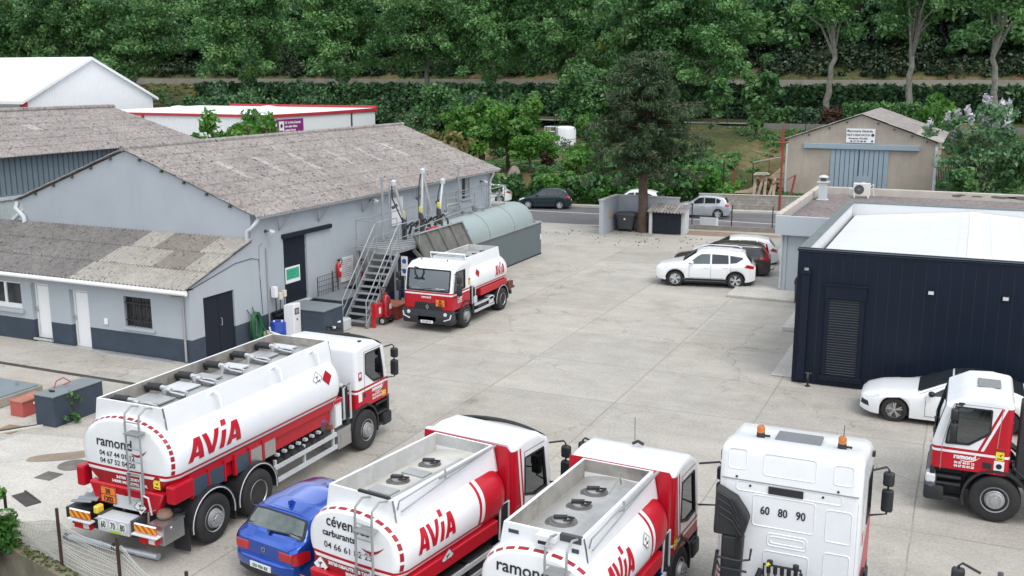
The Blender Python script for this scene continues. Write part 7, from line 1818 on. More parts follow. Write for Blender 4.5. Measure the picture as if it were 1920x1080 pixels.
# ------------------------------------------------------------------ cars
def lerpt(tab,u):
    for(a,b),(c,d) in zip(tab[:-1],tab[1:]):
        if u <= c:
            k=(u-a)/(c-a) if c>a else 0
            k=min(1,max(0,k)); return b+(d-b)*k
    return tab[-1][1]
def smooth_tab(tab,u):
    """table with a little rounding"""
    return(lerpt(tab,u-.05)+2*lerpt(tab,u)+lerpt(tab,u+.05))/4
class Car:
    def __init__(s,L,Wd,top,belt,plan,wb,fo,R,sill=.22,tumble=.36,arch=1.16,crown=.05,edge=.62):
        s.L,s.W,s.top,s.belt,s.plan,s.R,s.sill,s.tumble,s.crown=L,Wd,top,belt,plan,R,sill,tumble,crown
        s.uw=(fo,fo+wb); s.ra=R*arch
    def section(s,u):
        hw=s.W/2*lerpt(s.plan,u); zs=smooth_tab(s.belt,u); T=smooth_tab(s.top,u); T=max(T,zs+.02)
        zb=s.sill+.10*max(0,1-u/.5)**2+.12*max(0,1-(s.L-u)/.5)**2
        for uw in s.uw:
            d=abs(u-uw)
            if d<s.ra:zb=max(zb,s.R*.98+math.sqrt(s.ra**2-d*d))
        zb=min(zb,zs-.06)
        h=T-zs
        p=[(hw*.965,zb),(hw*.995,zb+(zs-zb)*.25),(hw*1.0,zb+(zs-zb)*.55),(hw*.985,zb+(zs-zb)*.86),(hw*.955,zs)]
        if h>.10:
            ze=T-s.crown-.05
            we=hw*.955-(ze-zs)*s.tumble-.01
            p +=[(hw*.955-(ze-zs)*.5*s.tumble-.006,zs+(ze-zs)*.5),(we,ze),(we-.035,T-s.crown+.005),(we-.12,T-s.crown*.45),(we*.5,T-s.crown*.08),(0,T)]
        else:
            k=h
            p +=[(hw*.935,zs+k*.25),(hw*.90,zs+k*.45),(hw*.84,zs+k*.62),(hw*.70,zs+k*.80),(hw*.38,zs+k*.95),(0,T)]
        return p
    def loc(s,x,u,z):return(x,s.L/2-u,z)
    def side(s,u,z,off=.0):
        p=s.section(u)[:8]
        for(x0,z0),(x1,z1) in zip(p[:-1],p[1:]):
            if z <= z1:k=0 if z1==z0 else max(0,(z-z0)/(z1-z0)); return x0+(x1-x0)*k+off
        return p[-1][0]+off
    def upper(s,u,v,off=.0):
        """point on the top surface, v from -1 (left edge) to 1"""
        p=s.section(u)[6:]
        we=p[0][0]; x=abs(v)*we
        for(x0,z0),(x1,z1) in zip(p[:-1],p[1:]):
            if x>=x1:k=(x0-x)/(x0-x1) if x0 != x1 else 0; return(math.copysign(x,v),z0+(z1-z0)*k+off)
        return(math.copysign(x,v),p[-1][1]+off)
    def body(s,parent,m,name='body'):
        us=set(np.linspace(0,s.L,46).tolist())
        for uw in s.uw:us |= set((uw+s.ra*np.cos(np.linspace(0,PI,19))).tolist())|{uw-s.ra-.002,uw+s.ra+.002}
        us=sorted(u for u in us if 0 <= u <= s.L); rings=[]
        for u in us:
            p=s.section(u); r_=[s.loc(x,u,z) for x,z in p]; l_=[s.loc(-x,u,z) for x,z in p[:-1]]
            rings.append(r_+l_[::-1])
        mb=MB(); n=len(rings[0]); vs=[p for r in rings for p in r]; fs=[]
        for i in range(len(rings)-1):fs +=[(i*n+j,i*n+j+1,(i+1)*n+j+1,(i+1)*n+j) for j in range(n-1)]
        fs +=[tuple(range(n)),tuple(reversed(range((len(rings)-1)*n,len(rings)*n)))]
        mb.add(vs,fs); return mb.build(name,m,parent,smooth=38)
    def side_patch(s,parent,poly,m,name,off=.006,sides=(-1,1),fine=.09):
        for sd in sides:
            bm=bmesh.new(); f=bm.faces.new([bm.verts.new((q[0],q[1],0)) for q in poly])
            us=[q[0] for q in poly]; zs=[q[1] for q in poly]
            u=min(us)+fine
            while u<max(us):cut(bm,(u,0,0),(1,0,0)); u += fine
            z=min(zs)+.05
            while z<max(zs):cut(bm,(0,z,0),(0,1,0)); z += .05
            for v in bm.verts:v.co=s.loc(sd*s.side(v.co.x,v.co.y,off),v.co.x,v.co.y)
            o=finish_keep(bm,name,[m],parent,40)
        return o
    def top_patch(s,parent,poly,m,name,off=.006,fine=.06):
        bm=bmesh.new(); f=bm.faces.new([bm.verts.new((q[0],q[1],0)) for q in poly])
        us=[q[0] for q in poly]; u=min(us)+fine
        while u<max(us):cut(bm,(u,0,0),(1,0,0)); u += fine
        for v in(-.9,-.75,-.5,-.25,0,.25,.5,.75,.9):cut(bm,(0,v,0),(0,1,0))
        for v in bm.verts:
            x,z=s.upper(v.co.x,v.co.y); u=v.co.x
            dT=(smooth_tab(s.top,u+.05)-smooth_tab(s.top,u-.05))/.1; nn=Vector((0,dT,1)).normalized()
            v.co=Vector(s.loc(x,u,z))+Vector((0,nn.y,nn.z))*off
        bmesh.ops.recalc_face_normals(bm,faces=bm.faces)
        return finish_keep(bm,name,[m],parent,40)
    def wheels(s,parent,spokes=5,rimcol=GUTTER,twin=True,w=.21):
        for uw in s.uw:
            for sd in(-1,1):
                x=sd*(s.W/2*.955-w/2); R=s.R
                M=Matrix.Translation(s.loc(x,uw,R)) @ Matrix.Rotation(PI/2*sd,4,'Y'); rr=R*.68
                mb=MB(); mb.lathe([(rr,-w/2),(R*.94,-w/2),(R,-w/2+.03),(R,w/2-.03),(R*.95,w/2),(rr*1.03,w/2+.004),(rr,w/2-.02)],M,32); t=mb.build('wheel',RUBBER,parent,smooth=35)
                mb=MB(); mb.lathe([(rr,w/2-.02),(rr*.97,w/2+.002),(rr*.90,w/2-.03),(rr*.86,w/2-.09),(0,w/2-.10)],M,28,0,ms=[1,1,1,0])
                mb.lathe([(0,w/2-.05),(rr*.22,w/2-.03),(rr*.18,w/2+.0),(0,w/2+.004)],M,14,1)
                for k in range(spokes):
                    for dd in((-.16,.16) if twin else(0,)):
                        a=2*PI*k/spokes+dd; c=M @ Vector((rr*.16*math.cos(2*PI*k/spokes),rr*.16*math.sin(2*PI*k/spokes),w/2-.02)); e=M @ Vector((rr*.93*math.cos(a),rr*.93*math.sin(a),w/2-.012)); mb.obox(c,e,rr*(.15 if twin else .24),.025,1,up=(M.to_3x3() @ Vector((0,0,1))))
                mb.build('rim',[INK,rimcol],t,smooth=30)
    def under(s,parent):
        mb=MB(); mb.box(-s.W/2*.80,s.W/2*.80,-s.L/2+.25,s.L/2-.25,.17,.52)
        for uw in s.uw:
            c=s.loc(0,uw,0)[1]; mb.box(-s.W/2*.78,s.W/2*.78,c-s.ra,c+s.ra,.3,min(.80,s.R*2.1))
        mb.build('underbody',INK,parent)
    def mirrors(s,parent,u,z,m,k=1.0):
        for sd in(-1,1):
            x=s.side(u,z)*sd; mb=MB(); mb.lathe([(0,-.07*k),(.06*k,-.06*k),(.085*k,-.01),(.08*k,.04*k),(.04*k,.07*k),(0,.075*k)],Matrix.Translation(s.loc(x+sd*.13,u,z+.05)) @ Matrix.Scale(1.35,4,(1,0,0)),12); mb.build('mirror',m,parent,smooth=50)
    def doors(s,parent,edges,zlo,m,handles=(),ztop=None):
        """dark gap lines round each door and a handle"""
        for(u0,u1) in edges:
            for sd in(-1,1):
                zt=lambda u:(smooth_tab(s.belt,u)-.01)
                zl=max(zlo,s.section(u1)[0][1]+.03) ; 
                mb=MB()
                def strip(pts):
                    for a,b in zip(pts[:-1],pts[1:]):
                        mb.obox(s.loc(sd*s.side(a[0],a[1],.001),*a),s.loc(sd*s.side(b[0],b[1],.001),*b),.012,.006,up=(1,0,0))
                for u in(u0,u1):
                    zz=[max(zlo,s.section(u)[0][1]+.02)+(zt(u)-max(zlo,s.section(u)[0][1]+.02))*k/5 for k in range(6)]; strip([(u,z) for z in zz])
                strip([(u0+(u1-u0)*k/6,zlo+.01) for k in range(7) if s.section(u0+(u1-u0)*k/6)[0][1]<zlo])
                d=mb.build('door_seam',DGREY,parent)
        for(u,z) in handles:
            for sd in(-1,1):
                mb=MB(); mb.obox(s.loc(sd*s.side(u,z,.015),u-.10,z),s.loc(sd*s.side(u,z,.015),u+.10,z),.035,.03,up=(1,0,0)); mb.build('handle',m,parent,bevel=.008)
def rear_plane(c,parent,parts):
    """flat pieces on the tail: (x0,x1,z0,z1,mat,name)"""
    for(x0,x1,z0,z1,m,nm) in parts:
        mb=MB(); mb.box(x0,x1,-c.L/2-.012,-c.L/2+.02,z0,z1); mb.build(nm,m,parent,bevel=.01)
def front_plane(c,parent,parts):
    for(x0,x1,z0,z1,m,nm) in parts:
        mb=MB(); mb.box(x0,x1,c.L/2-.02,c.L/2+.012,z0,z1); mb.build(nm,m,parent,bevel=.01)
PLATE=mat('plate_white',(.72,.74,.74),.5,var=.03)
def suv(label,loc,rz,paint):
    t=thing('parked_car',label,'car',loc,rz)
    c=Car(4.44,1.84,[(0,.86),(.10,.96),(.9,1.10),(1.15,1.16),(1.85,1.62),(2.3,1.70),(3.3,1.68),(3.95,1.60),(4.28,1.15),(4.40,1.05),(4.44,.95)],
            [(0,.72),(.3,.86),(1.1,1.00),(3.0,1.06),(4.1,1.10),(4.44,.90)],[(0,.74),(.15,.88),(.5,.97),(1,1),(3.6,1),(4.2,.95),(4.44,.84)],2.69,.88,.365,.30,.30)
    c.body(t,paint); c.under(t); c.wheels(t,5)
    c.top_patch(t,[(1.22,-.92),(1.80,-.90),(1.80,.90),(1.22,.92)],CARGLASS,'windscreen'); c.top_patch(t,[(3.98,-.84),(4.26,-.9),(4.26,.9),(3.98,.84)],CARGLASS,'rear_window')
    SG=mat('green_tint_car_glass',(.09,.12,.115),.05,var=.3,spec=.9) if 'green_tint_car_glass' not in bpy.data.materials else bpy.data.materials['green_tint_car_glass']
    c.side_patch(t,[(1.45,1.07),(2.42,1.10),(2.42,1.53),(2.05,1.52),(1.85,1.42)],SG,'side_window'); c.side_patch(t,[(2.50,1.10),(3.25,1.13),(3.22,1.50),(2.50,1.53)],CARGLASS,'side_window'); c.side_patch(t,[(3.32,1.14),(3.60,1.18),(3.88,1.36),(3.85,1.42),(3.30,1.49)],CARGLASS,'side_window')
    c.side_patch(t,[(3.95,.98),(4.36,.92),(4.36,1.04),(4.05,1.12)],REDLENS,'tail_light',.008); c.side_patch(t,[(.12,.76),(.55,.86),(.50,.92),(.16,.84)],CLEAR,'headlight',.008)
    c.side_patch(t,[(1.2,.31),(3.2,.31),(3.2,.42),(1.2,.42)],BLACK,'sill_trim',.008)
    for uw in c.uw:
        for sd in(-1,1):
            mb=MB(); mb.tube([c.loc(sd*c.side(uw+c.ra*math.cos(a),min(c.R+c.ra*abs(math.sin(a))+.03,1.0),.004),uw+c.ra*1.02*math.cos(a),c.R+c.ra*1.02*math.sin(a)) for a in np.linspace(.1,PI-.1,14)],.022,5); mb.build('arch_trim',BLACK,t,smooth=50)
    c.doors(t,[(1.5,2.46),(2.46,3.35)],.44,paint,[(2.25,.93),(3.1,.96)]); c.mirrors(t,1.62,1.10,paint)
    rear_plane(c,t,[(-.62,.62,.34,.55,BLACK,'bumper'),(-.26,.26,.70,.81,PLATE,'number_plate')]); front_plane(c,t,[(-.55,.55,.32,.58,BLACK,'grille')])
    for sd in(-1,1):
        mb=MB(); mb.tube([c.loc(sd*.60,2.0,1.69),c.loc(sd*.60,2.4,1.75),c.loc(sd*.60,3.6,1.73),c.loc(sd*.60,3.8,1.64)],.018,6); mb.build('roof_rail',paint,t,smooth=50)
    return t
suv('white five-door crossover parked nearest the camera in the row by the offices',(-10.82,45.85,0),math.radians(101.5),WHITECAR)
def mpv(label,loc,rz,paint):
    t=thing('parked_car',label,'car',loc,rz)
    c=Car(4.55,1.84,[(0,.80),(.1,.90),(.75,1.02),(1.0,1.10),(1.95,1.56),(2.5,1.63),(3.6,1.61),(4.15,1.54),(4.40,1.10),(4.55,.95)],
            [(0,.68),(.3,.82),(1.1,.98),(3.0,1.02),(4.3,1.04),(4.55,.86)],[(0,.74),(.15,.88),(.5,.97),(1,1),(3.8,1),(4.3,.95),(4.55,.86)],2.77,.88,.32,.24,.28)
    c.body(t,paint); c.under(t); c.wheels(t,7,twin=False)
    c.top_patch(t,[(1.08,-.92),(1.88,-.90),(1.88,.90),(1.08,.92)],CARGLASS,'windscreen'); c.top_patch(t,[(4.17,-.84),(4.40,-.9),(4.40,.9),(4.17,.84)],CARGLASS,'rear_window')
    c.side_patch(t,[(1.30,1.03),(2.35,1.06),(2.35,1.46),(1.95,1.42)],CARGLASS,'side_window'); c.side_patch(t,[(2.43,1.06),(3.3,1.08),(3.3,1.46),(2.43,1.46)],CARGLASS,'side_window'); c.side_patch(t,[(3.4,1.08),(4.02,1.10),(4.05,1.38),(3.4,1.45)],HOUSEGLASS,'side_window')
    c.side_patch(t,[(4.02,.95),(4.48,.90),(4.45,1.08),(4.34,1.45),(4.26,1.45),(4.32,1.10),(4.05,1.06)],REDLENS,'tail_light',.008); c.side_patch(t,[(.12,.70),(.6,.84),(.55,.90),(.16,.80)],CLEAR,'headlight',.008)
    c.doors(t,[(1.4,2.39),(2.39,3.4)],.30,paint,[(2.2,.90),(3.15,.92)]); c.mirrors(t,1.5,1.04,paint)
    rear_plane(c,t,[(-.26,.26,.66,.77,PLATE,'number_plate')])
    mb=MB(); mb.tube([(0,-c.L/2+.1,.35),(0,-c.L/2-.12,.33),(0,-c.L/2-.16,.45)],.025,6); mb.build('tow_bar',BLACK,t)
    c.side_patch(t,[(2.0,1.525),(4.05,1.50),(4.05,1.525),(2.0,1.545)],STEEL,'roof_rail',.012)
    return t
mpv('dark brown people carrier parked in the middle of the row by the offices',(-10.65,48.45,0),math.radians(100),mat('dark_brown_car_paint',(.075,.052,.048),.28,.4,var=.05,coat=.6))
def hatch(label,loc,rz,paint,kind='hatch',L=4.3,Wd=1.79,H=1.46,cover=PLATE,spokes=5,rimcol=GUTTER):
    t=thing('parked_car',label,'car',loc,rz); k=L/4.3; h=H/1.46
    c=Car(L,Wd,[(0,.66*h),(.1*k,.76*h),(.9*k,.92*h),(1.15*k,.98*h),(1.95*k,1.40*h),(2.4*k,1.46*h),(3.3*k,1.43*h),(3.85*k,1.33*h),(4.12*k,1.0*h),(4.25*k,.92*h),(4.3*k,.80*h)],
            [(0,.56*h),(.3*k,.70*h),(1.1*k,.86*h),(3.0*k,.93*h),(4.0*k,.97*h),(4.3*k,.76*h)],[(0,.72),(.15,.87),(.5,.97),(1,1),(3.5*k,1),(4.0*k,.95),(4.3*k,.83)],2.58*k,.84*k,.31,.19,.30)
    c.body(t,paint); c.under(t); c.wheels(t,spokes,rimcol)
    c.top_patch(t,[(1.22*k,-.92),(1.88*k,-.90),(1.88*k,.90),(1.22*k,.92)],CARGLASS,'windscreen'); c.top_patch(t,[(3.86*k,-.84),(4.10*k,-.92),(4.10*k,.92),(3.86*k,.84)],CARGLASS,'rear_window')
    c.side_patch(t,[(1.42*k,.91*h),(2.35*k,.96*h),(2.35*k,1.33*h),(1.98*k,1.29*h)],CARGLASS,'side_window'); c.side_patch(t,[(2.43*k,.96*h),(3.2*k,.99*h),(3.2*k,1.31*h),(2.43*k,1.33*h)],CARGLASS,'side_window'); c.side_patch(t,[(3.27*k,.99*h),(3.55*k,1.01*h),(3.60*k,1.20*h),(3.27*k,1.30*h)],CARGLASS,'side_window')
    c.side_patch(t,[(3.88*k,.84*h),(4.25*k,.74*h),(4.24*k,.88*h),(4.0*k,.97*h)],REDLENS,'tail_light',.008); c.side_patch(t,[(.1*k,.58*h),(.55*k,.74*h),(.5*k,.78*h),(.12*k,.67*h)],CLEAR,'headlight',.008)
    c.doors(t,[(1.45*k,2.39*k),(2.39*k,3.3*k)],.27,paint,[(2.2*k,.80*h),(3.05*k,.83*h)]); c.mirrors(t,1.55*k,.93*h,paint)
    rear_plane(c,t,[(-.26,.26,.56,.67,PLATE,'number_plate'),(-.55,.55,.28,.40,BLACK,'bumper')])
    return t,c
hatch('white hatchback with red tail light parked furthest in the row by the offices',(-10.75,51.7,0),math.radians(102),WHITECAR)
hatch('silver rounded small car standing at the roadside behind the bin shed',(-16.55,68.3,0),math.radians(98),mat('silver_car_paint',(.50,.53,.56),.3,.5,var=.04,coat=.5),L=3.85,Wd=1.68,H=1.52,rimcol=GUTTER)
hatch('dark blue-green small car standing at the roadside in front of the boulders',(-28.05,68.2,0),math.radians(106),mat('petrol_car_paint',(.012,.028,.036),.25,.3,var=.05,coat=.6),L=3.80,Wd=1.70,H=1.53,rimcol=GUTTER)
hatch('white car partly hidden behind the storage tank railing at the roadside',(-33.6,69.6,0),math.radians(106),WHITECAR)
hatch('white car of which only the roof shows above the bin enclosure',(-21.3,67.8,0),math.radians(98),WHITECAR,L=4.2,H=1.72)
# blue hatchback seen from behind
BLUECAR=mat('deep_blue_car_paint',(.004,.070,.42),.15,.6,var=.05,coat=1.0)
bt=thing('parked_car','deep blue metallic hatchback seen from behind between two tankers','car',(-11.24,16.44,0),math.radians(-9))
c=Car(4.32,1.78,[(0,.64),(.1,.74),(1.1,.90),(1.5,.96),(2.2,1.36),(2.7,1.42),(3.4,1.385),(3.80,1.31),(4.06,.98),(4.20,.93),(4.30,.88),(4.32,.84)],
        [(0,.54),(.3,.70),(1.3,.84),(3.2,.92),(4.0,.95),(4.2,.90),(4.32,.82)],[(0,.72),(.15,.87),(.5,.97),(1,1),(3.5,1),(4.0,.975),(4.2,.945),(4.28,.90),(4.32,.80)],2.69,.78,.32,.19,.34)
c.body(bt,BLUECAR); c.under(bt); c.wheels(bt,5)
DARKG=mat('heated_rear_glass',(.10,.125,.115),.05,var=.5,scale=5,spec=.9)
c.top_patch(bt,[(3.80,-.92),(4.07,-.99),(4.07,.99),(3.80,.92)],INK,'rear_window_frame',.004); c.top_patch(bt,[(3.83,-.84),(4.045,-.90),(4.045,.90),(3.83,.84)],DARKG,'rear_window',.008); c.top_patch(bt,[(1.56,-.92),(2.16,-.90),(2.16,.90),(1.56,.92)],CARGLASS,'windscreen')
c.side_patch(bt,[(1.75,.88),(2.60,.93),(2.60,1.29),(2.2,1.25)],CARGLASS,'side_window'); c.side_patch(bt,[(2.66,.93),(3.35,.97),(3.66,1.06),(3.55,1.20),(3.3,1.27),(2.66,1.29)],CARGLASS,'side_window')
c.side_patch(bt,[(3.98,.62),(4.31,.58),(4.31,.80),(4.16,.84),(3.98,.80)],REDLENS,'tail_light',.010)
rear_plane(c,bt,[(.40,.74,.62,.80,REDLENS,'tail_light'),(-.74,-.40,.62,.80,REDLENS,'tail_light'),])
MB().box(-.27,.27,-2.272,-2.25,.37,.48).build('number_plate',PLATE,bt)
text('GD 956 BZ',.085,face_M((0,-2.274,.395),(1,0,0)),INK,bt,bold=.003)
mb=MB(); mb.lathe([(0,0),(.05,0),(.05,.01),(0,.012)],Matrix.Translation((0,-c.L/2-.004,.73)) @ Matrix.Rotation(PI/2,4,'X'),20,0); mb.lathe([(0,.013),(.032,.012),(0,.015)],Matrix.Translation((0,-c.L/2-.004,.73)) @ Matrix.Rotation(PI/2,4,'X'),16,1)
mb.build('badge',[STEEL,BAND],bt)
mb=MB(); a_=c.upper(4.06,0); mb.obox((-.02,c.L/2-4.09,a_[1]+.03),(.42,c.L/2-4.06,a_[1]+.05),.03,.015); mb.cyl((-.05,c.L/2-4.13,a_[1]),(-.05,c.L/2-4.10,a_[1]+.04),.04,n=10); mb.build('wiper',BLACK,bt)
mb=MB(); mb.prism([(c.L/2-3.62,1.36),(c.L/2-3.45,1.37),(c.L/2-3.56,1.46),(c.L/2-3.62,1.455)],0,-.02,.02); mb.build('roof_aerial',BLUECAR,bt)
mb=MB()
for v in(-1,1):
    for a,b in zip(np.linspace(3.80,4.20,8)[:-1],np.linspace(3.80,4.20,8)[1:]):pass
pts=[c.loc(.0+x,3.70,c.upper(3.70,x/.62)[1]+.001) for x in np.linspace(-.55,.55,12)]
mb.tube(pts,.005,4); mb.build('tailgate_seam',INK,bt)
mb=MB(); mb.tube([(-.78,-c.L/2+.02,.555),(-.4,-c.L/2-.012,.545),(.4,-c.L/2-.012,.545),(.78,-c.L/2+.02,.555)],.007,4); mb.build('bumper_seam',INK,bt)
pl=[(-.84,-1.80),(-.83,-2.02),(-.74,-2.17),(-.5,-2.235),(0,-2.255),(.5,-2.235),(.74,-2.17),(.83,-2.02),(.84,-1.80)]
MB().prism(pl,2,.33,.56).build('bumper',BLUECAR,bt,smooth=50,bevel=.05,seg=3)
MB().prism([(x*.97,y*.985) for x,y in pl],2,.20,.34).build('diffuser',BLACK,bt,smooth=50,bevel=.03)
c.doors(bt,[(1.7,2.63),(2.63,3.42)],.27,BLUECAR,[(2.45,.80),(3.25,.84)]); c.mirrors(bt,1.8,.92,BLUECAR)
# white saloon by the navy wall
wt=thing('parked_car','sleek white saloon with dark windows parked along the navy wall','car',(.02,29.98,0),math.radians(90.5))
c=Car(4.75,1.86,[(0,.60),(.08,.70),(.5,.82),(1.25,.90),(1.5,.95),(2.35,1.33),(2.85,1.40),(3.4,1.36),(4.2,1.08),(4.5,1.0),(4.72,.95),(4.75,.86)],
        [(0,.50),(.25,.66),(1.3,.82),(3.0,.90),(4.3,.95),(4.75,.80)],[(0,.66),(.1,.80),(.35,.93),(.9,1),(3.8,1),(4.4,.94),(4.75,.80)],2.80,.93,.345,.17,.36)
c.body(wt,WHITECAR); c.under(wt); c.wheels(wt,5,STEEL)
c.top_patch(wt,[(1.50,-1.0),(2.35,-1.0),(2.35,1.0),(1.50,1.0)],CARGLASS,'windscreen',.006); c.top_patch(wt,[(2.40,-.93),(3.35,-.93),(3.35,.93),(2.40,.93)],CARGLASS,'glass_roof',.005); c.top_patch(wt,[(3.45,-.85),(4.15,-.85),(4.15,.85),(3.45,.85)],CARGLASS,'rear_window')
c.side_patch(wt,[(1.78,.86),(2.72,.91),(2.72,1.25),(2.35,1.20)],CARGLASS,'side_window'); c.side_patch(wt,[(2.78,.91),(3.85,.99),(3.4,1.22),(2.78,1.25)],CARGLASS,'side_window')
c.side_patch(wt,[(.10,.60),(.52,.70),(.48,.745),(.30,.72),(.10,.66)],CLEAR,'headlight',.010); c.side_patch(wt,[(.02,.40),(.26,.36),(.22,.50),(.04,.54)],INK,'air_inlet',.006)
front_plane(c,wt,[(-.55,.55,.32,.55,INK,'grille'),(-.26,.26,.38,.48,PLATE,'number_plate')])
c.doors(wt,[(1.72,2.75),(2.75,3.7)],.27,WHITECAR,[(2.5,.79),(3.5,.84)]); c.mirrors(wt,1.86,.90,INK)
rear_plane(c,wt,[(-.7,.7,.72,.80,REDLENS,'tail_light')])
# ------------------------------------------------------------------ vegetation
def leaf_mat(name,cols,trans=.35,hue=.0):
    """leaves: several greens by leaf, part translucent"""
    m=bpy.data.materials.new(name); m.use_nodes=True; nt=m.node_tree; nt.nodes.clear(); L=nt.links
    g=N(nt,'ShaderNodeNewGeometry'); r=N(nt,'ShaderNodeValToRGB'); e=r.color_ramp.elements
    e[0].position=0; e[0].color=(*cols[0],1); e[1].position=1; e[1].color=(*cols[-1],1)
    for i,c in enumerate(cols[1:-1]):x=e.new((i+1)/(len(cols)-1)); x.color=(*c,1)
    oi=N(nt,'ShaderNodeObjectInfo'); a=N(nt,'ShaderNodeAttribute',attribute_name='clump')
    mx_=N(nt,'ShaderNodeMath',operation='MULTIPLY_ADD'); mx_.inputs[1].default_value=.45
    L.new(g.outputs['Random Per Island'],mx_.inputs[0])
    ms=N(nt,'ShaderNodeMath',operation='MULTIPLY'); ms.inputs[1].default_value=.55; L.new(a.outputs['Fac'],ms.inputs[0]); L.new(ms.outputs[0],mx_.inputs[2])
    L.new(mx_.outputs[0],r.inputs['Fac'])
    ob=N(nt,'ShaderNodeMapRange'); ob.inputs[3].default_value=.8; ob.inputs[4].default_value=1.2; L.new(oi.outputs['Random'],ob.inputs[0])
    v=N(nt,'ShaderNodeVectorMath',operation='SCALE'); L.new(r.outputs['Color'],v.inputs[0]); L.new(ob.outputs[0],v.inputs['Scale'])
    d=N(nt,'ShaderNodeBsdfDiffuse'); t=N(nt,'ShaderNodeBsdfTranslucent'); x=N(nt,'ShaderNodeMixShader'); x.inputs[0].default_value=trans
    gl=N(nt,'ShaderNodeBsdfGlossy',Roughness=.45); y=N(nt,'ShaderNodeMixShader'); y.inputs[0].default_value=.035
    L.new(v.outputs[0],d.inputs['Color']); L.new(v.outputs[0],t.inputs['Color']); L.new(d.outputs[0],x.inputs[1]); L.new(t.outputs[0],x.inputs[2])
    L.new(x.outputs[0],y.inputs[1]); L.new(gl.outputs[0],y.inputs[2])
    o=N(nt,'ShaderNodeOutputMaterial'); L.new(y.outputs[0],o.inputs[0]); return m
LEAF_PLANE=leaf_mat('plane_tree_leaves',[(0.036,0.108,0.038),(0.077,0.196,0.061),(0.147,0.307,0.099),(0.276,0.466,0.171)])
LEAF_DARK=leaf_mat('dark_evergreen_leaves',[(0.019,0.052,0.023),(0.034,0.090,0.036),(0.062,0.141,0.054),(0.116,0.217,0.084)],.2)
LEAF_LIME=leaf_mat('fresh_green_leaves',[(0.034,0.127,0.016),(0.069,0.207,0.029),(0.127,0.299,0.048),(0.196,0.391,0.080)],.4)
LEAF_OLIVE=leaf_mat('olive_leaves',[(0.072,0.078,0.024),(0.132,0.132,0.042),(0.192,0.180,0.060),(0.240,0.216,0.084)],.3)
LEAF_MID=leaf_mat('mid_green_leaves',[(0.028,0.091,0.028),(0.053,0.148,0.043),(0.096,0.220,0.063),(0.169,0.314,0.101)],.3)
LEAF_PINE=leaf_mat('pine_needles',[(.036,.080,.036),(.058,.115,.048),(.09,.15,.066),(.15,.165,.09)],.35)
LEAF_YEL=leaf_mat('yellow_broom_flowers',[(.10,.14,.01),(.35,.30,.01),(.55,.45,.015),(.60,.52,.03)],.3)
LEAF_LILAC=leaf_mat('pale_lilac_flowers',[(.34,.33,.38),(.46,.44,.50),(.54,.52,.57),(.60,.58,.62)],.3)
LEAF_RED=leaf_mat('dark_red_leaves',[(.045,.022,.014),(.075,.038,.024),(.11,.058,.036),(.14,.085,.05)],.3)
BARK=mat('mottled_plane_bark',(.20,.195,.165),.9,var=.5,scale=3.0,bump=.4,bscale=12,dirt=.5,dirtcol=(.13,.125,.10))
BARKD=mat('dark_bark',(.085,.065,.05),.95,var=.4,scale=4,bump=.6,bscale=14)
def leaves_mesh(name,clumps,per,size,m,flat=.4,seed=0,aspect=1.6,shellbias=.5):
    """many small leaf sprays; clumps = array (n,6): centre xyz, radii xyz"""
    g=np.random.default_rng(seed); cl=np.asarray(clumps,float); n=len(cl)
    idx=np.repeat(np.arange(n),per); k=len(idx)
    d=g.normal(size=(k,3)); d /= np.linalg.norm(d,axis=1)[:,None]
    rad=(g.random(k)**shellbias)[:,None]
    p=cl[idx,:3]+d*rad*cl[idx,3:6]
    nrm=d*.55+g.normal(size=(k,3))*.6+np.array([0,0,flat]); nrm /= np.linalg.norm(nrm,axis=1)[:,None]
    a=np.cross(nrm,g.normal(size=(k,3))); a /= np.linalg.norm(a,axis=1)[:,None]; b=np.cross(nrm,a)
    s=size*(.55+.9*g.random(k))[:,None]
    v=np.stack([p-a*s*aspect*.5,p+b*s*.42+nrm*s*.08,p+a*s*aspect*.5,p-b*s*.42+nrm*s*.08],1).reshape(-1,3)
    me=bpy.data.meshes.new(name)
    me.vertices.add(k*4); me.vertices.foreach_set('co',v.astype(np.float32).ravel())
    me.loops.add(k*4); me.loops.foreach_set('vertex_index',np.arange(k*4,dtype=np.int32))
    me.polygons.add(k); me.polygons.foreach_set('loop_start',np.arange(0,k*4,4,dtype=np.int32)); me.polygons.foreach_set('loop_total',np.full(k,4,np.int32))
    at_=me.attributes.new('clump','FLOAT','FACE'); cv=g.random(n); at_.data.foreach_set('value',cv[idx].astype(np.float32))
    me.update(); me.validate(); me.materials.append(m)
    return me
def crown_clumps(rx,ry,rz,zc,n,cr,seed,hollow=.55,squash=.75,top=0.0):
    g=np.random.default_rng(seed); out=[]
    while len(out)<n:
        d=g.normal(size=3); d /= np.linalg.norm(d); r=hollow+(1-hollow)*g.random()
        lob=1+.22*math.sin(3*math.atan2(d[1],d[0])+seed)+.12*math.sin(5*math.atan2(d[1],d[0])+2*seed)
        p=d*r*lob*np.array([rx,ry,rz])
        if p[2]>0:p[:2] *= 1-top*p[2]/rz
        q=cr*(.6+.8*g.random()); out.append([p[0],p[1],p[2]+zc,q,q,q*squash])
    return out
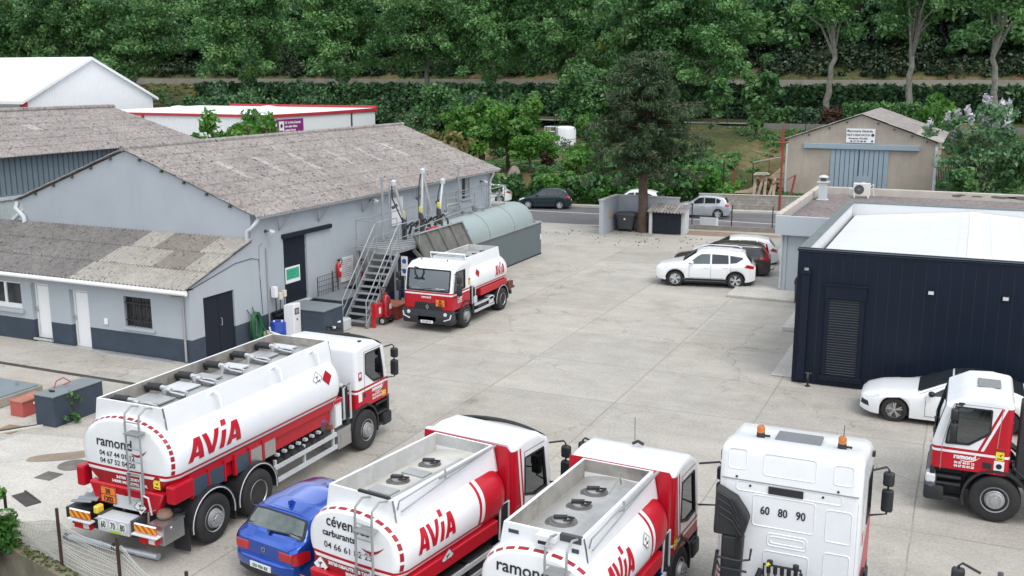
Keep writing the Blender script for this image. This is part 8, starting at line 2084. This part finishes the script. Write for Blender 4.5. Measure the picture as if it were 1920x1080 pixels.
def branchy(mb,h0,clumps,r0,seed,limbs=7,lean=(0,0),top=None,n=9):
    """tapered trunk to height h0, then limbs to some of the clump centres"""
    r=random.Random(seed); top=top or h0*1.5
    pts=[(0,0,-.3)]; k=9
    for i in range(1,k+1):pts.append((lean[0]*i/k+r.uniform(-.11,.11)*h0*.2,lean[1]*i/k+r.uniform(-.11,.11)*h0*.2,h0*i/k))
    mb.tube(pts,[r0*(1.25 if i==0 else(1-.30*i/k)*r.uniform(.88,1.14)) for i in range(k+1)],n)
    e=Vector(pts[-1])
    for c in r.sample(list(map(tuple,clumps)),min(limbs,len(clumps))):
        q=Vector(c[:3]); m1=e.lerp(q,.4)+Vector((r.uniform(-.2,.2),r.uniform(-.2,.2),.15*(q-e).length)); s_=Vector(pts[-1-r.randint(0,1)])
        mb.tube([s_,m1,q],[r0*.5,r0*.3,r0*.08],6)
    return e
KIND={}
def kind(key,rx,ry,rz,zc,n,cr,per,size,m,h0,r0,bark,seed,limbs=7,hollow=.5,lean=(0,0),flat=.4,squash=.75,top=.0):
    cl=crown_clumps(rx,ry,rz,zc,n,cr,seed,hollow,squash,top)
    cm=leaves_mesh('crown',cl,per,size,m,flat,seed)
    mb=MB(); branchy(mb,h0,cl,r0,seed,limbs,lean)
    o=mb.build('trunk',bark,None,smooth=60); tm_=o.data; bpy.data.objects.remove(o)
    KIND[key]=(tm_,cm)
def plant(key,x,y,z,s,rz,label,cat='tree',name='tree',group=None,sz=None):
    tmesh,cmesh=KIND[key]
    e=thing(name,label,cat,(x,y,z),rz,group); e.scale=(s,s,sz or s)
    if tmesh:link(bpy.data.objects.new('trunk' if cat=='tree' else 'stems',tmesh),e)
    link(bpy.data.objects.new('crown' if cat=='tree' else 'foliage',cmesh),e)
    return e
kind('plane1',5.6,5.6,8.0,10.2,200,1.15,230,.235,LEAF_PLANE,6.0,.36,BARK,1,16,.15,(.35,.2))
kind('plane2',5.4,6.2,7.6,9.6,190,1.2,230,.235,LEAF_PLANE,5.6,.33,BARK,2,16,.15,(-.3,.1))
kind('plane3',3.8,4.0,4.6,12.6,60,.9,190,.23,LEAF_PLANE,7.2,.34,BARK,14,7,.3,(.7,.1))
kind('round_dark',3.0,3.0,2.5,2.9,60,.85,260,.19,LEAF_DARK,1.6,.22,BARKD,3,9,.35)
kind('round_mid',2.8,2.6,2.6,3.2,55,.8,260,.19,LEAF_MID,1.8,.2,BARKD,4,9,.35)
kind('lime',2.2,2.0,1.5,2.6,46,.5,150,.19,LEAF_LIME,1.3,.13,BARKD,5,9,.4)
kind('olive',2.6,2.2,.9,2.3,40,.6,100,.24,LEAF_OLIVE,1.4,.16,BARK,6,12,.4)
kind('slim',1.1,1.1,2.0,2.6,26,.45,90,.24,LEAF_MID,1.4,.08,BARKD,7,6,.3)
kind('bush',1.3,1.1,.8,.75,26,.45,120,.20,LEAF_LIME,.3,.06,BARKD,8,5,.3)
kind('bush_mid',1.3,1.1,.8,.75,26,.45,120,.22,LEAF_MID,.3,.06,BARKD,9,5,.3)
kind('broom',1.0,1.0,.8,.9,16,.4,90,.22,LEAF_YEL,.3,.05,BARKD,10,4,.3)
kind('redbush',.9,.9,.7,.7,14,.4,80,.2,LEAF_RED,.3,.05,BARKD,12,4,.3)
# wooded hillside: reads as one dark mass
def hill_wood():
    cl=[]; r=random.Random(6); g=np.random.default_rng(5)
    for cnt in range(900):
        y=133.5+58*r.random()**1.25; x=r.uniform(-235,45)-(y-136)*.4
        z=tz(x,y); s=r.uniform(.8,1.7)*(.75 if y<138 else 1)
        n=15; d=g.normal(size=(n,3)); d /= np.linalg.norm(d,axis=1)[:,None]; d[:,2]=np.abs(d[:,2])*1.3-.35
        p=d*(.5+.5*g.random((n,1)))*np.array([2.7,2.7,2.9])*s+np.array([x,y,z+2.4*s])
        q=(1.05*s*(.6+.8*g.random((n,1)))); cl.append(np.hstack([p,q,q,q*.75]))
    sel=np.arange(len(cl))%6
    for i,(m,lab) in enumerate(((LEAF_DARK,'dark evergreen mass of the wooded hillside'),(LEAF_MID,'mid green mass of the wooded hillside'),(LEAF_PLANE,'paler broadleaf mass of the wooded hillside'))):
        q=np.vstack([c for c,k in zip(cl,sel) if k in((0,1,2),(3,4),(5,))[i]])
        o=link(bpy.data.objects.new('hillside_wood',leaves_mesh('hillside_wood',q,120,.44,m,.5,20+i)))
        o['kind']='stuff'; tag(o,lab,'wood')
hill_wood()
# undergrowth along the foot of the hill
g_=np.random.default_rng(8); cl=[]
for i in range(2600):
    y=130.4+9*g_.random()**1.3; x=g_.uniform(-230,40); q=.3+1.5*g_.random()**2; cl.append([x,y,tz(x,y)+q*.5,q*1.3,q,q])
o=link(bpy.data.objects.new('undergrowth',leaves_mesh('undergrowth',cl,90,.30,leaf_mat('scrub_leaves',[(.010,.024,.012),(.018,.042,.019),(.034,.066,.028),(.07,.10,.045)],.2),.5,30))); o['kind']='stuff'; tag(o,'dark scrub along the foot of the wooded hill above the long wall','scrub')
# railway wall and its bank
mb=MB(); mb.box(-260,90,129.6,129.98,7.2,8.85); tag(mb.build('retaining_wall',mat('long_stone_wall',(.30,.285,.25),.95,var=.25,scale=.6,bump=.3)),'long low stone wall at the foot of the wooded hill','wall')
g_=np.random.default_rng(9); cl=[]
for i in range(900):
    x=g_.uniform(-200,40); y=g_.uniform(114,129); q=g_.uniform(.2,.45); cl.append([x,y,tz(x,y)+.1,q*1.6,q*1.4,q*.5])
o=link(bpy.data.objects.new('bank_grass',leaves_mesh('bank_grass',cl,60,.22,LEAF_OLIVE,.6,31))); o['kind']='stuff'; tag(o,'dry grass on the bank below the long wall','grass')
# tall clipped hedge behind the upper road
def hedge(name,x0,x1,y,h,d,m,label,seed,z=None,per=95,size=.28,cat='hedge',step=.5):
    g=np.random.default_rng(seed); cl=[]
    x=x0
    while x<x1:
        for zz in np.arange(.3,h,.55):
            for yy in(-d/2,d/2):cl.append([x+g.uniform(-.25,.25),y+yy+g.uniform(-.2,.2),(z if z is not None else tz(x,y))+zz+g.uniform(-.15,.2),.45,.4,.42])
        x += step
    me=leaves_mesh(name,cl,per,size,m,.3,seed); return tag(link(bpy.data.objects.new(name,me)),label,cat)
hedge('tall_hedge',-95,-42,109.5,3.3,1.0,LEAF_DARK,'tall dark hedge behind the upper road, left stretch',40,per=50,size=.30,step=.8)
hedge('tall_hedge',-41.5,22,109.5,3.4,1.0,LEAF_DARK,'tall dark clipped hedge behind the upper road, right stretch behind the workshop',41,per=60,size=.29,step=.7)
for i,(x0,x1,m,h,lab) in enumerate(((-30.5,-28.3,LEAF_DARK,1.5,'dark box hedge piece by the upper road left of a gap'),(-19.8,-16.0,LEAF_MID,1.5,'green box hedge piece in the middle of the upper road edge'),(-15.7,-13.6,LEAF_DARK,1.6,'dark box hedge piece just left of the brown bush'),(-13.2,-11.2,LEAF_RED,1.9,'brownish-red bush in the row of hedges along the upper road'),(-11.0,-4.5,LEAF_MID,2.0,'long clipped hedge piece behind the workshop ridge'))):
    hedge('hedge_bush',x0,x1,100.4,h,.9,m,lab,50+i,per=40,size=.24)
# upper fence and wall
uf=thing('upper_fence','thin dark wire fence along the upper road above the field','fence',(-30,99.6,0)); W=World(uf)
for k in range(16):
    x=-58+k*3.6; mb=MB(); mb.cyl((x,99.6,tz(x,99.6)-.2),(x,99.6,tz(x,99.6)+2.0),.04,n=5); W(mb.build('post',BLACK))
mb=MB()
for zz in(.6,1.0,1.4,1.8):mb.tube([(-58+k*3.6,99.6,tz(-58+k*3.6,99.6)+zz) for k in range(16)],.010,3)
W(mb.build('wire',DGREY))
mb=MB(); mb.box(-20,8,98.9,99.2,3.2,4.95); tag(mb.build('field_wall',mat('grey_field_wall',(.20,.19,.18),.95,var=.25,scale=.7)),'grey wall at the top of the field behind the workshop','wall')
# fields: tufts and weeds
g_=np.random.default_rng(12); cl=[]
for i in range(2600):
    x=g_.uniform(-46,8); y=g_.uniform(74,99)
    if-13<x<-2 and 76<y<92:continue
    if abs(x+15.0+(y-75)*-.05)<1.6 and y<92:continue
    if math.sin(x*.35)+math.sin(y*.31+1)+math.sin(x*.8+y*.5)<-.8:continue
    q=g_.uniform(.15,.4); cl.append([x,y,tz(x,y)+.05,q*1.6,q*1.4,q*.55])
o=link(bpy.data.objects.new('field_grass',leaves_mesh('field_grass',cl,56,.14,LEAF_MID,.6,33))); o['kind']='stuff'; tag(o,'tufts of grass and weeds over the field behind the road','grass')
g_=np.random.default_rng(13); cl=[]
for i in range(260):
    x=g_.uniform(-24,-16.3); y=g_.uniform(74.3,80); q=g_.uniform(.25,.5); cl.append([x,y,tz(x,y)+.15,q*1.3,q*1.3,q*.8])
o=link(bpy.data.objects.new('lush_grass',leaves_mesh('lush_grass',cl,60,.17,LEAF_LIME,.5,34))); o['kind']='stuff'; tag(o,'lush green grass at the corner of the field by the mesh gate','grass')
# the row of plane trees with pale trunks
planes=[(1545,200,106,1.0,'plane3','plane tree with a thick pale leaning trunk left of the workshop ridge'),(1704,205,104,1.0,'plane3','plane tree with a mottled trunk right behind the workshop roof'),(1868,200,103,.98,'plane3','plane tree with a forked pale trunk at the right edge behind the flowering tree'),
          (800,190,128,1.08,'plane2','plane tree with a pale trunk in the middle of the picture'),(1060,185,120,1.05,'plane1','plane tree whose trunk shows just left of the pine crown'),(1215,190,114,1.0,'plane2','plane tree rising straight behind the pine'),(1340,195,112,.9,'plane1','plane tree with a half hidden trunk right of the pine crown'),
          (460,178,140,1.1,'plane1','plane tree above the middle of the red-edged white unit'),(255,165,150,1.15,'plane2','plane tree with a dark trunk just right of the white gable'),(130,150,155,1.15,'plane1','plane tree directly behind the ridge of the white gable'),(20,150,160,1.15,'plane2','plane tree in the upper left corner'),(640,180,134,1.1,'plane1','plane tree above the far end of the white unit'),(925,185,124,1.05,'plane1','plane tree with a hidden trunk left of the silo')]
for i,(px,py,d,s,k,lab) in enumerate(planes):
    p=at_depth(px,py,d); plant(k,p.x,p.y,min(tz(p.x,p.y),p.z) if p.y>96 else tz(p.x,p.y),s,i*1.7,lab,group='row of plane trees along the upper road')
def put(key,px,py,d,s,label,cat='tree',name='tree',sz=None,group=None,sink=0):
    p=at_depth(px,py,d); z=tz(p.x,p.y); return plant(key,p.x,p.y,z-sink,s,(px*.37)%6.28,label,cat,name,group,sz)
# trees and bushes in front of them, left to right
put('round_dark',305,190,118,1.3,'dark bushy tree right beside the white gable',sz=1.2)
put('round_mid',372,190,116,1.0,'mid green tree between white gable and red-edged unit',sz=.9)
put('round_dark',430,190,120,1.3,'broad dark tree behind the left of the red-edged unit',sz=1.6)
put('round_dark',570,190,118,1.4,'big dark tree behind the middle of the red-edged unit',sz=1.6)
put('round_mid',655,200,112,1.1,'bushy tree just behind the end of the red-edged unit',sz=1.1)
put('round_dark',715,210,110,1.15,'dark bushy tree right of the red-edged unit',sz=1.3)
put('round_dark',795,225,100,1.0,'dark round tree behind the olive shrub')
put('round_mid',850,215,102,1.3,'large round green tree above the olive shrub',sz=1.35)
put('round_dark',905,225,99,1.0,'dark tree between the big round tree and the silo',sz=1.2)
put('slim',985,235,100,1.35,'slender pale green tree left of the silo')
put('round_mid',1100,232,100,1.25,'round green tree right above the white silo',sz=1.1)
put('round_mid',1165,230,102,1.05,'green tree half hidden behind the pine crown')
put('slim',1418,238,96,1.5,'slender sapling tree on the field left of the workshop')
put('slim',1345,222,105,1.1,'thin sapling by the upper road left of a hedge gap')
put('olive',820,272,80,1.35,'flat-topped olive coloured shrub tree behind the warehouse ridge','tree')
put('olive',745,240,92,1.0,'dry olive scrub at the end of the red-edged unit','shrub','shrub')
put('lime',900,340,82,1.3,'fresh green tree at the far corner of the warehouse',sz=1.35)
put('lime',952,335,83,1.4,'tallest fresh green tree behind the dark car',sz=1.5)
put('lime',994,345,80,.95,'fresh green tree above the dark car roof',sz=.85)
put('lime',1040,368,76,.7,'fresh green tree in front of the white silo',sz=.62)
put('lime',1124,335,82,1.0,'fresh green tree between silo and pine',sz=1.2)
put('redbush',1028,292,86,.8,'dark red bush left of the silo foot','shrub','shrub')
hx=[(1010,362,'bush_mid'),(1040,372,'bush'),(1075,378,'bush_mid'),(1105,372,'bush_mid'),(1135,378,'bush'),(1165,374,'bush_mid'),(1195,380,'bush'),(1228,378,'bush_mid'),(1258,380,'bush'),(1285,378,'bush_mid'),(1312,374,'bush'),(925,372,'bush_mid'),(1090,352,'bush'),(1150,350,'bush_mid'),(1210,352,'bush'),(1265,356,'bush_mid')]
labs=['green shrub on the bank right above the dark car roof','bright shrub on the bank just right of the dark car','green shrub over the mossy boulder','dark shrub above the left wall of the bin enclosure','bright shrub behind the left corner of the bin enclosure','dark shrub behind the middle of the bin enclosure','bright shrub just left of the pine trunk','green shrub just right of the pine trunk','bright shrub above the bin shed roof','dark shrub left of the silver car roof','bright shrub where the block wall begins','green shrub at the warehouse downpipe','bright shrub of the upper row right of the silo','dark shrub of the upper row left of the pine trunk','bright shrub of the upper row behind the pine trunk','dark shrub of the upper row at the mesh gate']
for(px,py,k),lab in zip(hx,labs):
    p=at_depth(px,py,76 if py>360 else 80); plant(k,p.x,max(p.y,road_far(p.x)+1.6),tz(p.x,max(p.y,road_far(p.x)+1.6)),1.25,px*.1,lab,'shrub','shrub','shrubs on the road bank')
for(px,py,d,s,lab) in((188,112,156,.6,'yellow broom above the right slope of the white gable'),(218,114,154,.6,'second yellow broom right of the white gable ridge'),(1092,122,143,.9,'small yellow broom right of the middle on the hill foot'),(1138,124,143,1.3,'larger yellow broom left of the pine top'),(1262,126,143,1.2,'yellow broom right of the pine top'),(1787,128,140,1.2,'yellow broom on the bare slope above the workshop'),(1315,98,152,.9,'small yellow broom higher up the slope')):
    p=at_depth(px,py,d); e=plant('broom',p.x,p.y,max(p.z-.2,tz(p.x,p.y)),s*1.25,px,lab,'shrub','broom_shrub','yellow brooms on the hillside')
put('lime',395,265,62,.9,'bright green young tree between the hangar roof and the white unit',sz=1.15,sink=-1.8)
put('lime',455,262,64,1.1,'bright green pointed tree above the warehouse ridge',sz=1.5,sink=-1.6)
put('lime',340,262,60,.75,'bright green low tree at the end of the hangar roof',sz=.9,sink=-2.0)
put('olive',480,262,63,.5,'yellowish shrub at the right of the bright green trees','shrub','shrub',sz=1.2,sink=-2.4)
put('bush',1760,232,95,1.6,'fresh green bush behind the right slope of the workshop roof','shrub','shrub',sz=2.2,sink=-.6)
# flowering tree on the right
cl=crown_clumps(3.3,2.6,3.0,3.9,60,.62,61,.35)
fl=[c for c in cl if c[2]>5.0 or(c[0]<-1.6 and c[2]>3.8)]
p=at_depth(1835,330,74)
ft=thing('tree','big leafy tree with pale lilac flower spikes beside the workshop','tree',(p.x,p.y,.9))
mb=MB()
for a in range(4):branchy(mb,1.8,cl,.11,62+a,8,(math.cos(a*1.7)*.7,math.sin(a*1.7)*.5))
mb.build('trunk',BARKD,ft,smooth=60)
link(bpy.data.objects.new('crown',leaves_mesh('crown',cl,95,.20,leaf_mat('soft_green_leaves',[(.055,.13,.055),(.09,.20,.085),(.14,.27,.12),(.21,.35,.18)],.35),.4,63)),ft)
link(bpy.data.objects.new('flowers',leaves_mesh('flowers',[[c[0],c[1],c[2]+.45,.22,.22,.45] for c in fl],42,.17,LEAF_LILAC,.2,64)),ft)
p2=at_depth(1800,345,70); plant('slim',p2.x,p2.y,.5,.95,1.0,'dark green bushy tree below the flowering one, behind the parapet','tree','tree',None,.8)
p2=at_depth(1890,330,72); plant('slim',p2.x,p2.y,.8,.95,2.0,'young green tree at the right edge behind the parapet','tree')
# the pine in the yard
pn=thing('tree','tall dark pine with reddish trunk standing by the bin enclosure','tree',(-18.2,60.0,0))
g_=np.random.default_rng(21); cl=[]; mb=MB()
mb.tube([(0,0,-.1),(.02,0,1.5),(-.06,.02,3.2),(.05,0,5.2),(.1,0,7.4),(.08,0,9.6)],[.40,.31,.27,.22,.14,.05],12)
for k in range(112):
    h=3.75+6.6*(k/111)**.95; a=k*2.399+g_.uniform(-.6,.6)
    Rm=3.0+.75*min(1,(h-3.6)/2.0) if h<5.8 else 3.75*max(.14,((11.2-h)/5.4))**.8
    Rm *= 1.12+.14*math.sin(a*2+1)
    L_=Rm*(g_.uniform(.45,1.0) if k%3 else g_.uniform(.85,1.1)); e=Vector((math.cos(a)*L_,math.sin(a)*L_,h+g_.uniform(-.7,.5)-.05*L_)); b0=Vector((.04,0,max(3.0,h-.25)))
    m1=b0.lerp(e,.5)+Vector((g_.uniform(-.2,.2),g_.uniform(-.2,.2),.2)); mb.tube([b0,m1,e],[.055,.035,.010],5)
    for j in range(5):
        t_=.25+.8*(j+g_.random())/6; q=b0.lerp(e,t_)+Vector(g_.normal(size=3)*.34); s_=.22+.26*g_.random(); cl.append([q.x,q.y,q.z+.05,s_*1.15,s_*1.15,s_*.8])
mb.build('trunk',mat('pine_bark',(.11,.075,.06),.95,var=.45,scale=3,bump=.8,bscale=9),pn,smooth=60)
link(bpy.data.objects.new('crown',leaves_mesh('crown',cl,84,.085,LEAF_PINE,.35,65,aspect=3.2,shellbias=.5)),pn)
# cones and needles under it
mb=MB(); r=random.Random(17)
for k in range(150):
    a=r.uniform(0,2*PI); d_=7.0*math.sqrt(r.random()); x,y=-17.2+d_*math.cos(a)*1.15,58.2+d_*math.sin(a)*.55
    if y>59.3 or(x>-9.5):continue
    s_=r.uniform(.02,.05); mb.lathe([(0,0),(s_,s_*.5),(s_*.8,s_),(0,s_*1.3)],Matrix.Translation((x,y,.0)),5)
o=mb.build('pine_cones',mat('pine_cone_brown',(.055,.035,.025),.9)); o['kind']='stuff'; tag(o,'pine cones scattered on the concrete under the pine','pine cones')
sheet('needle_litter',blob(-15.5,60.9,5.2,1.0,.06,seed=8,amp=.35),.009,mat('needle_litter',(.26,.19,.13),.95,var=.4,scale=3))
# bush at the fence in the left foreground
bs=thing('shrub','leafy green shrub with white flower heads at the fence in the left corner','shrub',(-17.75,13.3,-.4))
cl=crown_clumps(.62,.55,.85,.95,34,.22,71,.3); mb=MB(); branchy(mb,.5,cl,.04,72,12); mb.build('stems',BARKD,bs)
link(bpy.data.objects.new('foliage',leaves_mesh('foliage',cl,130,.085,leaf_mat('elder_leaves',[(.02,.08,.01),(.04,.14,.02),(.08,.21,.035),(.13,.28,.06)],.35),.5,73)),bs)
link(bpy.data.objects.new('flower_heads',leaves_mesh('flower_heads',[(.42,-.15,1.55,.13,.12,.04),(.55,.0,1.25,.10,.1,.03),(.2,-.3,1.4,.12,.1,.03),(.05,.2,1.75,.1,.1,.03),(.3,-.35,.8,.09,.09,.03)],130,.035,leaf_mat('cream_flowers',[(.5,.5,.40),(.6,.6,.5),(.68,.68,.58)],.3),.9,74)),bs)
g_=np.random.default_rng(77); cl=[]
for i in range(260):
    x=g_.uniform(-18.6,-9); y=fence_y(x)-g_.uniform(.3,2.2); q=g_.uniform(.08,.2); cl.append([x,y,-.93+q*.4,q*1.5,q*1.5,q*.6])
o=link(bpy.data.objects.new('ground_cover',leaves_mesh('ground_cover',cl,60,.07,leaf_mat('ivy_leaves',[(.012,.022,.012),(.025,.045,.02),(.05,.075,.04),(.10,.12,.08)],.2),.8,78))); o['kind']='stuff'; tag(o,'dark ivy and dead leaves on the lower ground outside the fence','ground cover')
cl=[]
for i in range(420):
    x=g_.uniform(-18,-9); cl.append([x,fence_y(x)-.12+g_.uniform(-.12,.12),.02,.06,.05,.03])
o=link(bpy.data.objects.new('kerb_moss',leaves_mesh('kerb_moss',cl,26,.028,leaf_mat('moss_leaves',[(.03,.05,.008),(.06,.085,.015),(.10,.12,.03)],.2),.8,79))); o['kind']='stuff'; tag(o,'moss along the top of the boundary kerb','moss')
wd=thing('weed','thin weed growing at the corner of the slate box','weed',(-22.35,19.75,0))
cl=[[g_.normal()*.13,g_.normal()*.13,.12+.1*g_.random(),.09,.09,.08] for _ in range(12)]+[[g_.normal()*.1,g_.normal()*.1,.5+.35*g_.random(),.035,.035,.06] for _ in range(12)]
mb=MB()
for c_ in cl[12:]:mb.tube([(0,0,0),(c_[0]*.5,c_[1]*.5,c_[2]*.5),(c_[0],c_[1],c_[2])],.006,4)
mb.build('stems',BARKD,wd); link(bpy.data.objects.new('foliage',leaves_mesh('foliage',cl,40,.05,LEAF_MID,.4,80)),wd)
xs_=[(75.0,-16.4),(78,-15.6),(82,-15.0),(86,-14.6),(91,-14.3),(96,-14.2)]
mb=MB(); vs=[]
for y,x in xs_:
    for k in range(6):xx=x+.2+k*.55; vs.append((xx,y,tz(xx,y)+.06))
mb.add(vs,[(i*6+k,i*6+k+1,i*6+k+7,i*6+k+6) for i in range(len(xs_)-1) for k in range(5)])
o=mb.build('field_track',mat('dry_track',(.30,.235,.15),.95,var=.35,scale=1.5,bump=.4)); o['kind']='structure'
sheet('lower_ground',[(-30,fence_y(-30)-.2),(-8,fence_y(-8)-.2),(-8,5),(-30,5)],-.96,mat('leaf_litter_soil',(.06,.05,.035),.95,var=.5,scale=4))
